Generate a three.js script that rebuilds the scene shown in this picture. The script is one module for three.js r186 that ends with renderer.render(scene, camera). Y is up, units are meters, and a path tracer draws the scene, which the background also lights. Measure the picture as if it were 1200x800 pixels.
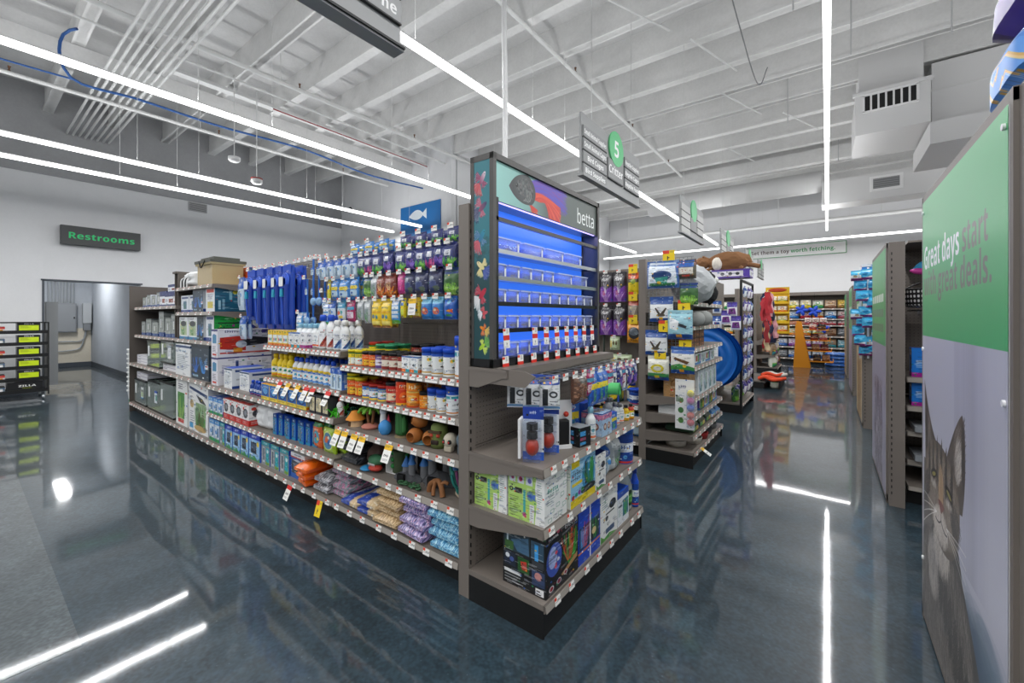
import * as THREE from 'three';
import { mergeGeometries } from 'three/addons/utils/BufferGeometryUtils.js';
import { RoundedBoxGeometry } from 'three/addons/geometries/RoundedBoxGeometry.js';
import { RectAreaLightUniformsLib } from 'three/addons/lights/RectAreaLightUniformsLib.js';

// ---------------------------------------------------------------- camera, exposure
const scene = new THREE.Scene();
scene.background = new THREE.Color(0x000000);
const camera = new THREE.PerspectiveCamera(2 * Math.atan(400 / 490) * 180 / Math.PI, 1.5, 0.05, 100);
camera.position.set(0, 1.42, 0);
camera.rotation.y = Math.atan(369 / 490);
camera.setViewOffset(1200, 800, 0, 29, 1200, 800);          // shifted lens: level camera, horizon above the middle
const renderer = new THREE.WebGLRenderer({ antialias: true });
renderer.toneMapping = THREE.LinearToneMapping;
renderer.toneMappingExposure = 1.38;
renderer.shadowMap.enabled = true;
RectAreaLightUniformsLib.init();
const LAMP_DOWN = 28, LAMP_UP = 12.5;                       // luminance of the strip lights below and above

// ---------------------------------------------------------------- helpers
const PI = Math.PI;
let seed_ = 7;
const rnd = (a = 0, b = 1) => { seed_ = (seed_ * 1664525 + 1013904223) >>> 0; return a + (b - a) * (seed_ / 4294967296); };
const used = {};
const numbered = (n) => { const k = used[n] = (used[n] ?? -1) + 1; return k ? n + '_' + String(k).padStart(3, '0') : n; };
const cache = {};
const once = (key, f) => cache[key] ?? (cache[key] = f());
function shade(o) { o.traverse?.((m) => { if (m.isMesh) { m.castShadow = true; m.receiveShadow = true; } }); return o; }
function tag(o, label, category, group) { o.userData.label = label; o.userData.category = category; if (group) o.userData.group = group; return o; }
function thing(name, label, category, group, x = 0, y = 0, z = 0, ry = 0) {
  const g = new THREE.Group(); g.name = numbered(name); g.position.set(x, y, z); g.rotation.y = ry;
  tag(g, label, category, group); scene.add(g); return g;
}
function solo(name, label, category, group, geo, mat, x = 0, y = 0, z = 0, ry = 0) {   // a thing that is one mesh
  const m = new THREE.Mesh(geo, mat); m.name = numbered(name); m.position.set(x, y, z); m.rotation.y = ry;
  m.castShadow = m.receiveShadow = true; tag(m, label, category, group); scene.add(m); return m;
}
function part(parent, name, geo, mat, x = 0, y = 0, z = 0, rx = 0, ry = 0, rz = 0) {
  const m = new THREE.Mesh(geo, mat); m.name = name; m.position.set(x, y, z); m.rotation.set(rx, ry, rz);
  m.castShadow = m.receiveShadow = true; parent.add(m); return m;
}
function struct(name, geo, mat, x = 0, y = 0, z = 0) {
  const m = new THREE.Mesh(geo, mat); m.name = name; m.position.set(x, y, z); m.castShadow = m.receiveShadow = true;
  m.userData.kind = 'structure'; scene.add(m); return m;
}
const box = (w, h, d) => once(`b${w},${h},${d}`, () => new THREE.BoxGeometry(w, h, d));
const rbox = (w, h, d, r = 0.01) => once(`r${w},${h},${d},${r}`, () => new RoundedBoxGeometry(w, h, d, 2, r));
const cyl = (r1, r2, h, n = 16, open = false) => once(`c${r1},${r2},${h},${n},${open}`, () => new THREE.CylinderGeometry(r1, r2, h, n, 1, open));
const sph = (r, n = 14) => once(`s${r},${n}`, () => new THREE.SphereGeometry(r, n, Math.round(n * .7)));
const bx = (w, h, d, x, y, z) => new THREE.BoxGeometry(w, h, d).translate(x, y, z);
const tube = (pts, r, n = 20, k = 7) => new THREE.TubeGeometry(new THREE.CatmullRomCurve3(pts.map((p) => new THREE.Vector3(...p))), n, r, k);
const lathe = (pts, n = 18) => new THREE.LatheGeometry(pts.map((p) => new THREE.Vector2(...p)), n);
const merge = (list) => mergeGeometries(list.map((g) => { g = g.index ? g.toNonIndexed() : g.clone(); for (const k of Object.keys(g.attributes)) if (!['position', 'normal', 'uv'].includes(k)) g.deleteAttribute(k); return g; }));
const std = (color, roughness = 0.6, more = {}) => once('m' + color + roughness + JSON.stringify(more), () => new THREE.MeshStandardMaterial({ color, roughness, ...more }));

// value noise for wear, mottling and grain
function noiseField(n, cell, seed) {
  const g = Math.ceil(n / cell), v = new Float32Array(g * g); let s = seed >>> 0;
  for (let i = 0; i < v.length; i++) { s = (s * 1664525 + 1013904223) >>> 0; v[i] = s / 4294967296; }
  return (x, y) => {
    const fx = x / cell, fy = y / cell, ix = Math.floor(fx), iy = Math.floor(fy); let a = fx - ix, b = fy - iy;
    a = a * a * (3 - 2 * a); b = b * b * (3 - 2 * b);
    const q = (i, j) => v[((j % g) + g) % g * g + ((i % g) + g) % g];
    return (q(ix, iy) * (1 - a) + q(ix + 1, iy) * a) * (1 - b) + (q(ix, iy + 1) * (1 - a) + q(ix + 1, iy + 1) * a) * b;
  };
}
function pixelTexture(n, f, srgb = true) {
  const d = new Uint8Array(n * n * 4);
  for (let y = 0, i = 0; y < n; y++) for (let x = 0; x < n; x++, i += 4) { const c = f(x, y); d[i] = c[0]; d[i + 1] = c[1]; d[i + 2] = c[2]; d[i + 3] = 255; }
  const t = new THREE.DataTexture(d, n, n); t.wrapS = t.wrapT = THREE.RepeatWrapping; t.magFilter = THREE.LinearFilter; t.minFilter = THREE.LinearMipmapLinearFilter; t.generateMipmaps = true;
  if (srgb) t.colorSpace = THREE.SRGBColorSpace; t.needsUpdate = true; return t;
}
function canvasTexture(w, h, draw) {
  const c = document.createElement('canvas'); c.width = w; c.height = h; draw(c.getContext('2d'), w, h);
  const t = new THREE.CanvasTexture(c); t.colorSpace = THREE.SRGBColorSpace; return t;
}
function metreUV(geo, sx, sy, sz) {    // uv in metres from the face normal
  const p = geo.attributes.position, n = geo.attributes.normal, uv = geo.attributes.uv;
  for (let i = 0; i < p.count; i++) {
    const ax = Math.abs(n.getX(i)), ay = Math.abs(n.getY(i));
    if (ay > .5) uv.setXY(i, p.getX(i) * sx, p.getZ(i) * sx); else if (ax > .5) uv.setXY(i, p.getZ(i) * sx, p.getY(i) * sx); else uv.setXY(i, p.getX(i) * sx, p.getY(i) * sx);
  }
  return geo;
}

// ---------------------------------------------------------------- materials
const M = {};
{
  const n1 = noiseField(1024, 128, 11), n2 = noiseField(1024, 32, 12), n3 = noiseField(1024, 8, 13), n4 = noiseField(1024, 2, 14);
  const slab = (r, g, b, grain) => pixelTexture(1024, (x, y) => {
    const k = .9 + .12 * (n1(x, y) - .5) + .14 * (n2(x, y) - .5) + .12 * (n3(x, y) - .5) + grain * (n4(x, y) - .5), fleck = n4(x * 1.7 + 31, y * 1.7) > .975 ? 34 : 0;
    return [Math.min(255, r * k + fleck), Math.min(255, g * k + fleck), Math.min(255, b * k + fleck)];
  });
  const floatTexture = (f) => { const d = new Float32Array(1024 * 1024 * 4); for (let y = 0, i = 0; y < 1024; y++) for (let x = 0; x < 1024; x++, i += 4) { d[i] = d[i + 1] = d[i + 2] = f(x, y); d[i + 3] = 1; } const t = new THREE.DataTexture(d, 1024, 1024, THREE.RGBAFormat, THREE.FloatType); t.wrapS = t.wrapT = THREE.RepeatWrapping; t.magFilter = THREE.LinearFilter; t.needsUpdate = true; return t; };
  const rough = floatTexture((x, y) => .7 + .35 * n2(x, y) + .3 * n1(y, x) + .25 * (n3(x, y) - .5));
  const bump = floatTexture((x, y) => .85 * n1(x, y) + .06 * n2(y, x) + .002 * n3(x, y));
  rough.repeat.set(1 / 5, 1 / 5); bump.repeat.set(1 / 8, 1 / 8);
  const floorMat = (tex) => { tex.repeat.set(1 / 5, 1 / 5); return new THREE.MeshPhysicalMaterial({ map: tex, roughness: .05, roughnessMap: rough, bumpMap: bump, bumpScale: .009, ior: 1.5, clearcoat: .5, clearcoatRoughness: .36 }); };
  M.floor = floorMat(slab(50, 67, 77, .32));
  M.slab = floorMat(slab(80, 90, 95, .34));
  const p1 = noiseField(512, 64, 21), p2 = noiseField(512, 4, 22), p3 = noiseField(512, 20, 23);
  const paint = (r, g, b, v) => { const t = pixelTexture(512, (x, y) => { const k = 1 + v * (p1(x, y) - .5) + v * .5 * (p3(x, y) - .5) + v * .6 * (p2(x, y) - .5); return [r * k, g * k, b * k].map((q) => Math.min(255, q)); }); t.repeat.set(1 / 3, 1 / 3); return new THREE.MeshStandardMaterial({ map: t, roughness: .75 }); };
  M.wall = paint(226, 227, 229, .014); M.greyWall = paint(158, 159, 161, .05); M.ceiling = paint(214, 214, 214, .05); M.joist = paint(224, 224, 223, .045); M.cream = paint(226, 217, 198, .04);
  M.blueGreyWall = paint(188, 193, 199, .04); M.darkBase = std(0x4a5058, .5);
  const hole = pixelTexture(256, (x, y) => { const a = (x % 64) - 32, b = (y % 64) - 32, h = a * a + b * b < 60, k = .95 + .1 * p2(x, y); return h ? [58, 54, 50] : [118 * k, 110 * k, 103 * k]; });
  hole.repeat.set(1 / .1016, 1 / .1016);
  M.peg = new THREE.MeshStandardMaterial({ map: hole, roughness: .55 });
}
M.metal = std(0x7b736c, .45); M.metalDark = std(0x5d5650, .5); M.black = std(0x0b0b0c, .55); M.blackGloss = std(0x101113, .35); M.chrome = std(0xb8bcc0, .28, { metalness: .9 });
M.wire = std(0x9a9da0, .35, { metalness: .7 }); M.white = std(0xeeeeee, .5); M.whitePaint = std(0xdadada, .6); M.conduit = std(0xd8d9d8, .5); M.strip = std(0xa49d95, .4);
M.glass = new THREE.MeshPhysicalMaterial({ color: 0xf3fbf9, roughness: .02, transmission: 1, thickness: 0, ior: 1.45 });
M.clear = new THREE.MeshPhysicalMaterial({ color: 0xf4f8ff, roughness: .1, transmission: .78, thickness: 0, ior: 1.4 });
M.tank = new THREE.MeshPhysicalMaterial({ color: 0xf2f8f6, roughness: .05, transmission: .86, thickness: 0, ior: 1.5 });
M.blister = new THREE.MeshPhysicalMaterial({ color: 0xf8fbff, roughness: .04, transmission: .97, thickness: 0, ior: 1.4 });
M.water = new THREE.MeshPhysicalMaterial({ color: 0xa9c9ee, roughness: .05, transmission: .8, thickness: 0, ior: 1.33 });

// ---------------------------------------------------------------- one sheet of printed matter for the small packages
const AT = { n: 2048, x: 0, y: 0, row: 0, tiles: {} };
const atlasCanvas = document.createElement('canvas'); atlasCanvas.width = atlasCanvas.height = AT.n;
const ac = atlasCanvas.getContext('2d');
const READ = new Set(['ZILLA', 'Betta', 'BETTA', 'FLUVAL']);
function tile(id, w, h, ops, plain = false) {
  w = Math.round(w * 1.25); h = Math.round(h * 1.25);          // ops are in parts of the tile: r rect, c circle, e ellipse, t text, l lines of small print, p polygon, s speckle
  if (AT.x + w > AT.n) { AT.x = 0; AT.y += AT.row; AT.row = 0; }
  if (AT.y + h > AT.n) throw new Error('atlas full at ' + id);
  ac.save(); ac.beginPath(); ac.rect(AT.x, AT.y, w, h); ac.clip(); ac.translate(AT.x, AT.y);
  for (const [k, ...a] of ops) {
    if (k === 'r') { ac.fillStyle = a[4]; ac.fillRect(a[0] * w, a[1] * h, a[2] * w, a[3] * h); }
    if (k === 'c') { ac.fillStyle = a[3]; ac.beginPath(); ac.arc(a[0] * w, a[1] * h, a[2] * w, 0, 7); ac.fill(); }
    if (k === 'e') { ac.fillStyle = a[4]; ac.beginPath(); ac.ellipse(a[0] * w, a[1] * h, a[2] * w, a[3] * h, a[5] ?? 0, 0, 7); ac.fill(); }
    if (k === 't' && !READ.has(a[0])) {                       // words too small to read in the photograph: strokes of their size
      ac.fillStyle = a[4]; const s = a[3] * h * .62, total = Math.min(w * .92, a[0].length * s * .82), step = total / a[0].length; let x = a[1] * w - total / 2;
      for (const ch of a[0]) { if (ch !== ' ') { const up = rnd() < .3 ? .25 : 0; ac.fillRect(x, a[2] * h - s * (.5 + up), step * .32, s * (1 + up)); ac.fillRect(x + step * .2, a[2] * h - s * rnd(-.1, .5), step * .55, s * .24); } x += step; }
    } else if (k === 't') { ac.fillStyle = a[4]; ac.font = `${a[5] ?? 'bold'} ${a[3] * h}px sans-serif`; ac.textAlign = a[6] ?? 'center'; ac.textBaseline = 'middle'; ac.save(); ac.translate(a[1] * w, a[2] * h); const tw = ac.measureText(a[0]).width; if (tw > w * .94) ac.scale(w * .94 / tw, 1); ac.fillText(a[0], 0, 0); ac.restore(); }
    if (k === 'l') { ac.fillStyle = a[4]; for (let i = 0; i < a[3]; i++) ac.fillRect(a[0] * w, (a[1] + i * .045) * h, a[2] * w * rnd(.55, 1), Math.max(1, .016 * h)); }
    if (k === 'p') { ac.fillStyle = a[0]; ac.beginPath(); for (let i = 1; i < a.length; i += 2) ac.lineTo(a[i] * w, a[i + 1] * h); ac.fill(); }
    if (k === 's') { for (let i = 0; i < a[0]; i++) { ac.fillStyle = a[2 + Math.floor(rnd(0, a.length - 2))]; ac.fillRect(rnd(0, w), rnd(0, h), a[1], a[1]); } }
    if (k === 'f') { const [x, y, s, c1, c2] = a; ac.save(); ac.translate(x * w, y * h); ac.scale(s * w, s * w); ac.fillStyle = c2; ac.beginPath(); ac.moveTo(.2, 0); ac.quadraticCurveTo(.9, -.7, 1, -.2); ac.quadraticCurveTo(.8, 0, 1, .5); ac.quadraticCurveTo(.7, .5, .2, 0); ac.fill(); ac.beginPath(); ac.moveTo(-.2, -.15); ac.quadraticCurveTo(.1, -.6, .35, -.12); ac.fill(); ac.beginPath(); ac.moveTo(-.1, .15); ac.quadraticCurveTo(.15, .7, .4, .15); ac.fill(); ac.fillStyle = c1; ac.beginPath(); ac.ellipse(-.1, 0, .42, .2, 0, 0, 7); ac.fill(); ac.fillStyle = '#111'; ac.beginPath(); ac.arc(-.36, -.04, .035, 0, 7); ac.fill(); ac.restore(); }
    if (k === 'g') { ac.strokeStyle = a[4]; ac.lineWidth = Math.max(1, a[5] ?? 2); for (let i = 0; i < a[3]; i++) { const x0 = (a[0] + rnd(-.5, .5) * a[2]) * w; ac.beginPath(); ac.moveTo(a[0] * w + (x0 - a[0] * w) * .3, a[1] * h); ac.quadraticCurveTo(x0, (a[1] - .2) * h, x0 + rnd(-.1, .1) * w, (a[1] - rnd(.2, .5)) * h); ac.stroke(); } }
  }
  if (!plain && w * h > 5600) {                                // small print and little pictograms, as every package has
    for (let i = 0; i < w * h / 620; i++) { ac.fillStyle = ['rgba(20,22,30,.55)', 'rgba(255,255,255,.7)', 'rgba(40,60,110,.5)'][i % 3]; const x = rnd(0, w * .9), y = rnd(0, h), n = 1 + Math.floor(rnd(0, 3)); for (let k = 0; k < n; k++) ac.fillRect(x, y + k * 3.4, w * rnd(.06, .2), 1.3); }
    for (let i = 0; i < w * h / 2600; i++) { ac.fillStyle = ['#d8402c', '#f0c22c', '#2f8f5c', '#f4f4f0', '#2c5fb8', '#1c1d22'][Math.floor(rnd(0, 6))]; const x = rnd(0, w), y = rnd(0, h), s = rnd(2.5, 7); if (i % 2) ac.fillRect(x, y, s * 1.5, s); else { ac.beginPath(); ac.arc(x, y, s * .6, 0, 7); ac.fill(); } }
  }
  ac.restore();
  AT.tiles[id] = [AT.x / AT.n, 1 - (AT.y + h) / AT.n, (AT.x + w) / AT.n, 1 - AT.y / AT.n];
  AT.x += w + 2; AT.row = Math.max(AT.row, h + 2);
}
const atlasTexture = new THREE.CanvasTexture(atlasCanvas); atlasTexture.colorSpace = THREE.SRGBColorSpace;
M.print = new THREE.MeshStandardMaterial({ map: atlasTexture, roughness: .38 });
M.film = new THREE.MeshPhysicalMaterial({ map: atlasTexture, roughness: .3, clearcoat: .5, clearcoatRoughness: .25 });
M.paper = new THREE.MeshStandardMaterial({ map: atlasTexture, roughness: .6 });
const rect = (id) => { const r = AT.tiles[id]; if (!r) throw new Error('no tile ' + id); return r; };
function remap(geo, id) { const [a, b, c, d] = rect(id), uv = geo.attributes.uv; for (let i = 0; i < uv.count; i++) uv.setXY(i, a + (c - a) * (.01 + .98 * uv.getX(i)), b + (d - b) * (.01 + .98 * uv.getY(i))); return geo; }
// a carton with its own print on front (+z), sides, top
function cartonGeo(w, h, d, f, s = f, t = s) {
  return once(`k${w},${h},${d},${f},${s},${t}`, () => {
    const g = new THREE.BoxGeometry(w, h, d), uv = g.attributes.uv, ids = [s, s, t, t, f, f];
    for (let i = 0; i < 24; i++) { const [a, b, c, e] = rect(ids[i >> 2]); uv.setXY(i, a + (c - a) * (.01 + .98 * uv.getX(i)), b + (e - b) * (.01 + .98 * uv.getY(i))); }
    return g;
  });
}
// ---------------------------------------------------------------- prints
const bgr = (c) => ['r', 0, 0, 1, 1, c];
tile('tag', 48, 32, [bgr('#f4f3ef'), ['r', 0, 0, .34, .4, '#e2472a'], ['l', .08, .55, .5, 2, '#777'], ['t', '9.99', .72, .5, .4, '#222']]);
tile('tagYellow', 48, 48, [bgr('#f5d421'), ['r', 0, 0, .55, .3, '#e2472a'], ['t', '7', .5, .66, .5, '#333'], ['l', .6, .1, .35, 3, '#665']]);
tile('bigYellow', 48, 72, [bgr('#f6f5f0'), ['r', 0, 0, 1, .3, '#f3c01c'], ['t', '1.99', .5, .6, .2, '#222'], ['l', .1, .78, .8, 3, '#999'], ['l', .1, .06, .8, 3, '#776010']]);
tile('bigRed', 48, 72, [bgr('#f6f5f0'), ['r', 0, 0, 1, .28, '#d92a22'], ['t', '4.99', .5, .58, .2, '#222'], ['l', .1, .76, .8, 3, '#999']]);
tile('bettaTag', 48, 96, [bgr('#f4f3f0'), ['r', 0, .04, .4, .12, '#e2472a'], ['r', 0, .36, 1, .24, '#dd2a1c'], ['l', .5, .06, .4, 5, '#666'], ['t', '8', .55, .8, .18, '#222'], ['l', .2, .9, .6, 2, '#888']], true);
const sp = (id, base, ...cols) => tile(id, 128, 96, [bgr(base), ['s', 1500, 4, ...cols]], true);
sp('gravelBlue', '#5fa9cf', '#9fd4e8', '#3f86b8', '#c9ecf3', '#2f6fa8'); sp('gravelPurple', '#8f84b8', '#5a4f94', '#d9d4ec', '#b7a2cf', '#3c3f6c', '#e6b8cc'); sp('gravelTan', '#c9ac83', '#e4cda6', '#a8875c', '#d8bd92', '#8d6f48');
sp('gravelPink', '#8d8a92', '#d86aa0', '#4fb7ae', '#c7c3c9', '#5f5b66', '#e79cc0'); sp('gravelSilver', '#8b8b91', '#c9c9ce', '#55555c', '#e8e8ea', '#3c3c42'); sp('gravelBlack', '#26272b', '#3c3d42', '#101114', '#63656b');
tile('sandBag', 128, 96, [bgr('#2746a8'), ['r', .55, 0, .45, 1, '#d9bf95'], ['s', 300, 3, '#e9d6b2', '#c0a272'], ['r', 0, 0, .5, 1, '#2746a8'], ['r', .15, .25, .2, .5, '#eef1f7'], ['t', 'SAND', .25, .5, .2, '#2746a8']]);
tile('orangeBag', 128, 96, [bgr('#f06a12'), ['p', '#ff8d2e', .1, 0, .5, .5, .2, 1, 0, .6], ['p', '#d94f06', .6, .2, 1, .1, 1, .8, .7, .6], ['t', 'SUBSTRATE', .5, .5, .16, '#ffd2a0']]);
tile('purpleBag', 128, 96, [bgr('#3a2244'), ['p', '#8a2f74', 0, .2, .6, 0, 1, .3, .3, .7], ['s', 200, 4, '#b35aa0', '#efe1ee', '#241030'], ['t', 'ECO', .5, .5, .3, '#f4e8f2']]);
tile('white', 16, 16, [bgr('#eef0f1')]); tile('navy', 16, 16, [bgr('#1e2f78')]); tile('blue', 16, 16, [bgr('#1f54c9')]); tile('darkGrey', 16, 16, [bgr('#2b2d31')]); tile('silver', 16, 16, [bgr('#9aa0a6')]); tile('brown', 16, 16, [bgr('#6b4a30')]);
tile('kraft', 64, 64, [bgr('#b98f5f'), ['s', 120, 3, '#a67c4e', '#c79d6d'], ['c', .5, .5, .22, '#8f6338'], ['c', .5, .5, .17, '#b98f5f'], ['l', .35, .45, .3, 3, '#6e4a28']]);
// jars and canisters (wrapped round, so the picture repeats)
const wrap = (id, base, ops) => tile(id, 192, 96, [bgr(base), ...[0, 1, 2].flatMap((k) => ops.map((o) => { const q = o.slice(); if ('rcef'.includes(q[0])) { q[1] = (q[1] + k) / 3; if (q[0] === 'r') q[3] /= 3; if (q[0] === 'c' || q[0] === 'f') q[3] /= 3; if (q[0] === 'e') q[3] /= 3; } if (q[0] === 't') q[2] = (q[2] + k) / 3; if (q[0] === 'l') { q[1] = (q[1] + k) / 3; q[3] /= 3; } if (q[0] === 'p') for (let i = 2; i < q.length; i += 2) q[i] = (q[i] + k) / 3; return q; }))]);
wrap('jarWhite', '#eef2f5', [['r', 0, 0, 1, .16, '#2258c8'], ['r', 0, .22, .9, .1, '#35a7b8'], ['f', .5, .58, .24, '#444', '#e0683a'], ['c', .3, .36, .07, '#c22a86'], ['r', 0, .88, 1, .05, '#d08032'], ['l', .1, .76, .7, 2, '#8aa']]);
wrap('jarWhite2', '#f0f3f2', [['r', 0, 0, 1, .14, '#2458c0'], ['c', .4, .32, .12, '#f2c232'], ['c', .52, .3, .09, '#3a9d4c'], ['f', .5, .6, .22, '#333', '#555'], ['r', 0, .86, 1, .06, '#caa24c']]);
wrap('jarYellow', '#f6d416', [['t', 'FLAKES', .5, .22, .16, '#1d6b32'], ['r', .05, .4, .9, .5, '#e9efe8'], ['f', .5, .6, .26, '#e8561c', '#2e77b8'], ['r', 0, .92, 1, .08, '#d8371f'], ['r', 0, 0, 1, .1, '#1f7f3c']]);
wrap('jarOrange', '#ef5f14', [['t', 'PELLETS', .5, .25, .16, '#ffe9b0'], ['r', .08, .42, .84, .44, '#f7c73a'], ['f', .5, .62, .26, '#d9301d', '#f1902b'], ['r', 0, .9, 1, .1, '#8a1f14']]);
wrap('jarRed', '#c8261c', [['t', 'CRISPS', .5, .25, .17, '#fff0d0'], ['r', .05, .42, .9, .42, '#f3e3c0'], ['f', .5, .62, .26, '#d1641c', '#24508f'], ['r', 0, .9, 1, .1, '#5a1010']]);
wrap('jarDarkRed', '#8f2a22', [['r', 0, .32, 1, .46, '#e6dccb'], ['t', 'BITS', .5, .18, .18, '#f3d9a8'], ['f', .5, .55, .24, '#bb3d26', '#533']]);
wrap('jarPurple', '#5b3c86', [['r', 0, .36, 1, .42, '#e7e3ee'], ['t', 'MIX', .5, .2, .2, '#f2ebd0'], ['f', .5, .58, .24, '#c98a2a', '#7a4aa8']]);
wrap('jarBlue', '#2d6fc0', [['r', 0, .3, 1, .45, '#eef3f6'], ['f', .5, .52, .26, '#ef8a23', '#2f8f4a'], ['t', 'TROPIC', .5, .16, .16, '#f5e14a'], ['r', 0, .86, 1, .14, '#f2cf2a']]);
wrap('canister', '#f08a1c', [['t', 'KOI', .5, .2, .22, '#fff2c8'], ['r', 0, .36, 1, .05, '#fbd25e'], ['e', .5, .66, .3, .16, '#fbb43b'], ['f', .5, .66, .26, '#f5f0e0', '#d5371d'], ['r', 0, .92, 1, .08, '#c2451a']]);
wrap('canisterRed', '#e2431c', [['t', 'POND', .5, .2, .2, '#fff2c8'], ['e', .5, .62, .3, .18, '#f3742a'], ['f', .5, .62, .26, '#ffe7b8', '#9c1c12'], ['r', 0, .9, 1, .1, '#f0b52c']]);
wrap('bottleBlue', '#eef2f4', [['r', 0, 0, 1, .2, '#f2cf2f'], ['r', 0, .2, 1, .14, '#2f6fd0'], ['t', 'AQUA', .5, .27, .12, '#fff'], ['c', .4, .58, .14, '#4fb3d9'], ['c', .6, .64, .09, '#d95a3a'], ['r', 0, .84, 1, .16, '#3f8fe0']]);
wrap('bottleYellow', '#f3d21b', [['r', .06, .22, .88, .5, '#f4f6f4'], ['c', .4, .45, .15, '#2f8f6a'], ['c', .62, .56, .1, '#2f6fc0'], ['r', 0, .82, 1, .1, '#e06a1d'], ['t', 'pH', .5, .12, .14, '#1d6b32']]);
wrap('bottleWhite', '#f2f4f5', [['p', '#27508f', .1, .95, .95, .3, .95, .95], ['p', '#8fb6e0', .4, .95, .95, .55, .95, .95], ['t', 'CLEAN', .5, .16, .12, '#37445c'], ['l', .12, .26, .5, 3, '#99a']]);
wrap('bottleRed', '#f2f4f5', [['p', '#9c2b22', .1, .95, .95, .3, .95, .95], ['p', '#d98a7c', .4, .95, .95, .55, .95, .95], ['t', 'CLEAR', .5, .16, .12, '#5c3737'], ['l', .12, .26, .5, 3, '#99a']]);
wrap('bottleTeal', '#f3f6f7', [['t', 'STRESS', .5, .18, .12, '#29507c'], ['c', .5, .5, .16, '#7cc4dc'], ['r', 0, .8, 1, .12, '#ef6d35'], ['l', .2, .66, .6, 2, '#89a']]);
wrap('bottleNavy', '#20489f', [['r', 0, .3, 1, .3, '#e8eef6'], ['t', 'CYCLE', .5, .45, .16, '#20489f'], ['c', .5, .76, .1, '#58a6e0'], ['r', 0, .9, 1, .06, '#d9372d']]);
// cartons
tile('yellowCard', 96, 96, [bgr('#f2c81a'), ['r', .04, .3, .92, .5, '#eaf0ee'], ['c', .25, .6, .1, '#d8402a'], ['c', .5, .6, .1, '#2f7fb8'], ['c', .75, .6, .1, '#3b9a4a'], ['r', 0, .86, 1, .14, '#e2701c'], ['t', 'TEST', .5, .14, .2, '#1b5b3c']]);
tile('whiteFish', 96, 96, [bgr('#f3f5f5'), ['r', 0, 0, 1, .1, '#3b6db5'], ['t', 'WATER CARE', .5, .2, .12, '#2d4f86'], ['f', .45, .55, .3, '#444b52', '#9aa7b0'], ['r', 0, .82, .5, .18, '#ef7a2a'], ['r', .5, .82, .5, .18, '#2ba7b6'], ['l', .1, .7, .6, 2, '#99a']]);
tile('whitePurple', 96, 96, [bgr('#f3f4f6'), ['r', 0, .8, 1, .2, '#a32a86'], ['t', 'TABLETS', .5, .2, .14, '#3b3b66'], ['f', .5, .5, .28, '#5a5f66', '#c7ccd2']]);
tile('filterYellow', 128, 96, [bgr('#f3d63a'), ['r', .03, .06, .94, .72, '#2f6fc6'], ['e', .5, .5, .34, .26, '#1d3f86'], ['e', .5, .46, .28, .2, '#5fa6e0'], ['t', 'CARTRIDGE', .5, .2, .14, '#f7f3c0'], ['l', .08, .84, .7, 2, '#7a5f10']]);
tile('beigeBox', 64, 96, [bgr('#2b2a33'), ['r', .1, .1, .8, .75, '#dfd3ac'], ['l', .2, .3, .6, 8, '#6b6450'], ['t', 'MEDIA', .5, .2, .1, '#4a3a22']]);
tile('blueWindow', 128, 128, [bgr('#8fc0ea'), ['r', 0, 0, 1, .2, '#1d3fc0'], ['t', 'FILTER', .5, .1, .14, '#f5f7ff'], ['r', .2, .3, .5, .42, '#1a2436'], ['r', .26, .36, .38, .2, '#4a5a70'], ['c', .82, .34, .1, '#f4d23a'], ['p', '#3c8f4e', 0, 1, .1, .78, .25, .9, .5, .8, .8, .94, 1, .82, 1, 1], ['r', .06, .76, .3, .03, '#fff']]);
tile('blueSide', 64, 128, [bgr('#3a6fd2'), ['r', 0, 0, 1, .2, '#1d3fc0'], ['l', .15, .3, .7, 9, '#dfe9fa'], ['r', .2, .75, .6, .16, '#f0f3fa']]);
tile('tealBlister', 96, 128, [bgr('#8a9298'), ['r', 0, 0, 1, .18, '#1b9aa8'], ['t', 'HEATER', .5, .09, .12, '#effafa'], ['r', .55, .25, .36, .6, '#25aab8'], ['r', .14, .24, .3, .66, '#c5ccd0'], ['r', .2, .3, .18, .5, '#58636b'], ['c', .74, .4, .1, '#e8f3f3'], ['p', '#79a834', .5, .95, .6, .8, .8, .88, .95, .78, .95, .95]]);
tile('clearBox', 128, 128, [bgr('#2b5fb3'), ['r', 0, 0, 1, .16, '#eef1f4'], ['r', 0, .16, 1, .05, '#c9402f'], ['r', .08, .3, .78, .5, '#3d4450'], ['e', .5, .52, .3, .14, '#707a86'], ['p', '#c8cfd6', .1, .3, .5, .24, .9, .3, .5, .34], ['t', 'CLEAR VIEW', .5, .08, .09, '#2b3f6b']]);
tile('redFilter', 96, 128, [bgr('#f0efee'), ['r', 0, .72, 1, .28, '#cf2f26'], ['e', .5, .42, .34, .22, '#3a3c42'], ['e', .5, .4, .2, .12, '#8d9299'], ['t', 'POWER', .5, .1, .1, '#c32c22'], ['l', .1, .8, .7, 3, '#f6d7d2'], ['c', .22, .2, .1, '#d83a2c']]);
tile('blueBox', 96, 128, [bgr('#dfeaf4'), ['r', 0, 0, 1, .22, '#5aa0de'], ['r', 0, .84, 1, .16, '#2b9a58'], ['c', .3, .55, .14, '#3a8fd8'], ['r', .5, .35, .36, .4, '#4a7fb0'], ['t', 'AIR PUMP', .5, .11, .12, '#fff'], ['l', .1, .72, .5, 3, '#678']]);
tile('blisterBlue', 80, 112, [bgr('#1f8fb8'), ['r', 0, 0, 1, .2, '#123f7a'], ['r', .14, .26, .3, .62, '#2a3a58'], ['r', .56, .26, .3, .62, '#2c63c0'], ['r', .2, .3, .06, .5, '#e0f0f8'], ['t', 'TUBE', .5, .1, .13, '#e9f6fb']]);
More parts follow.
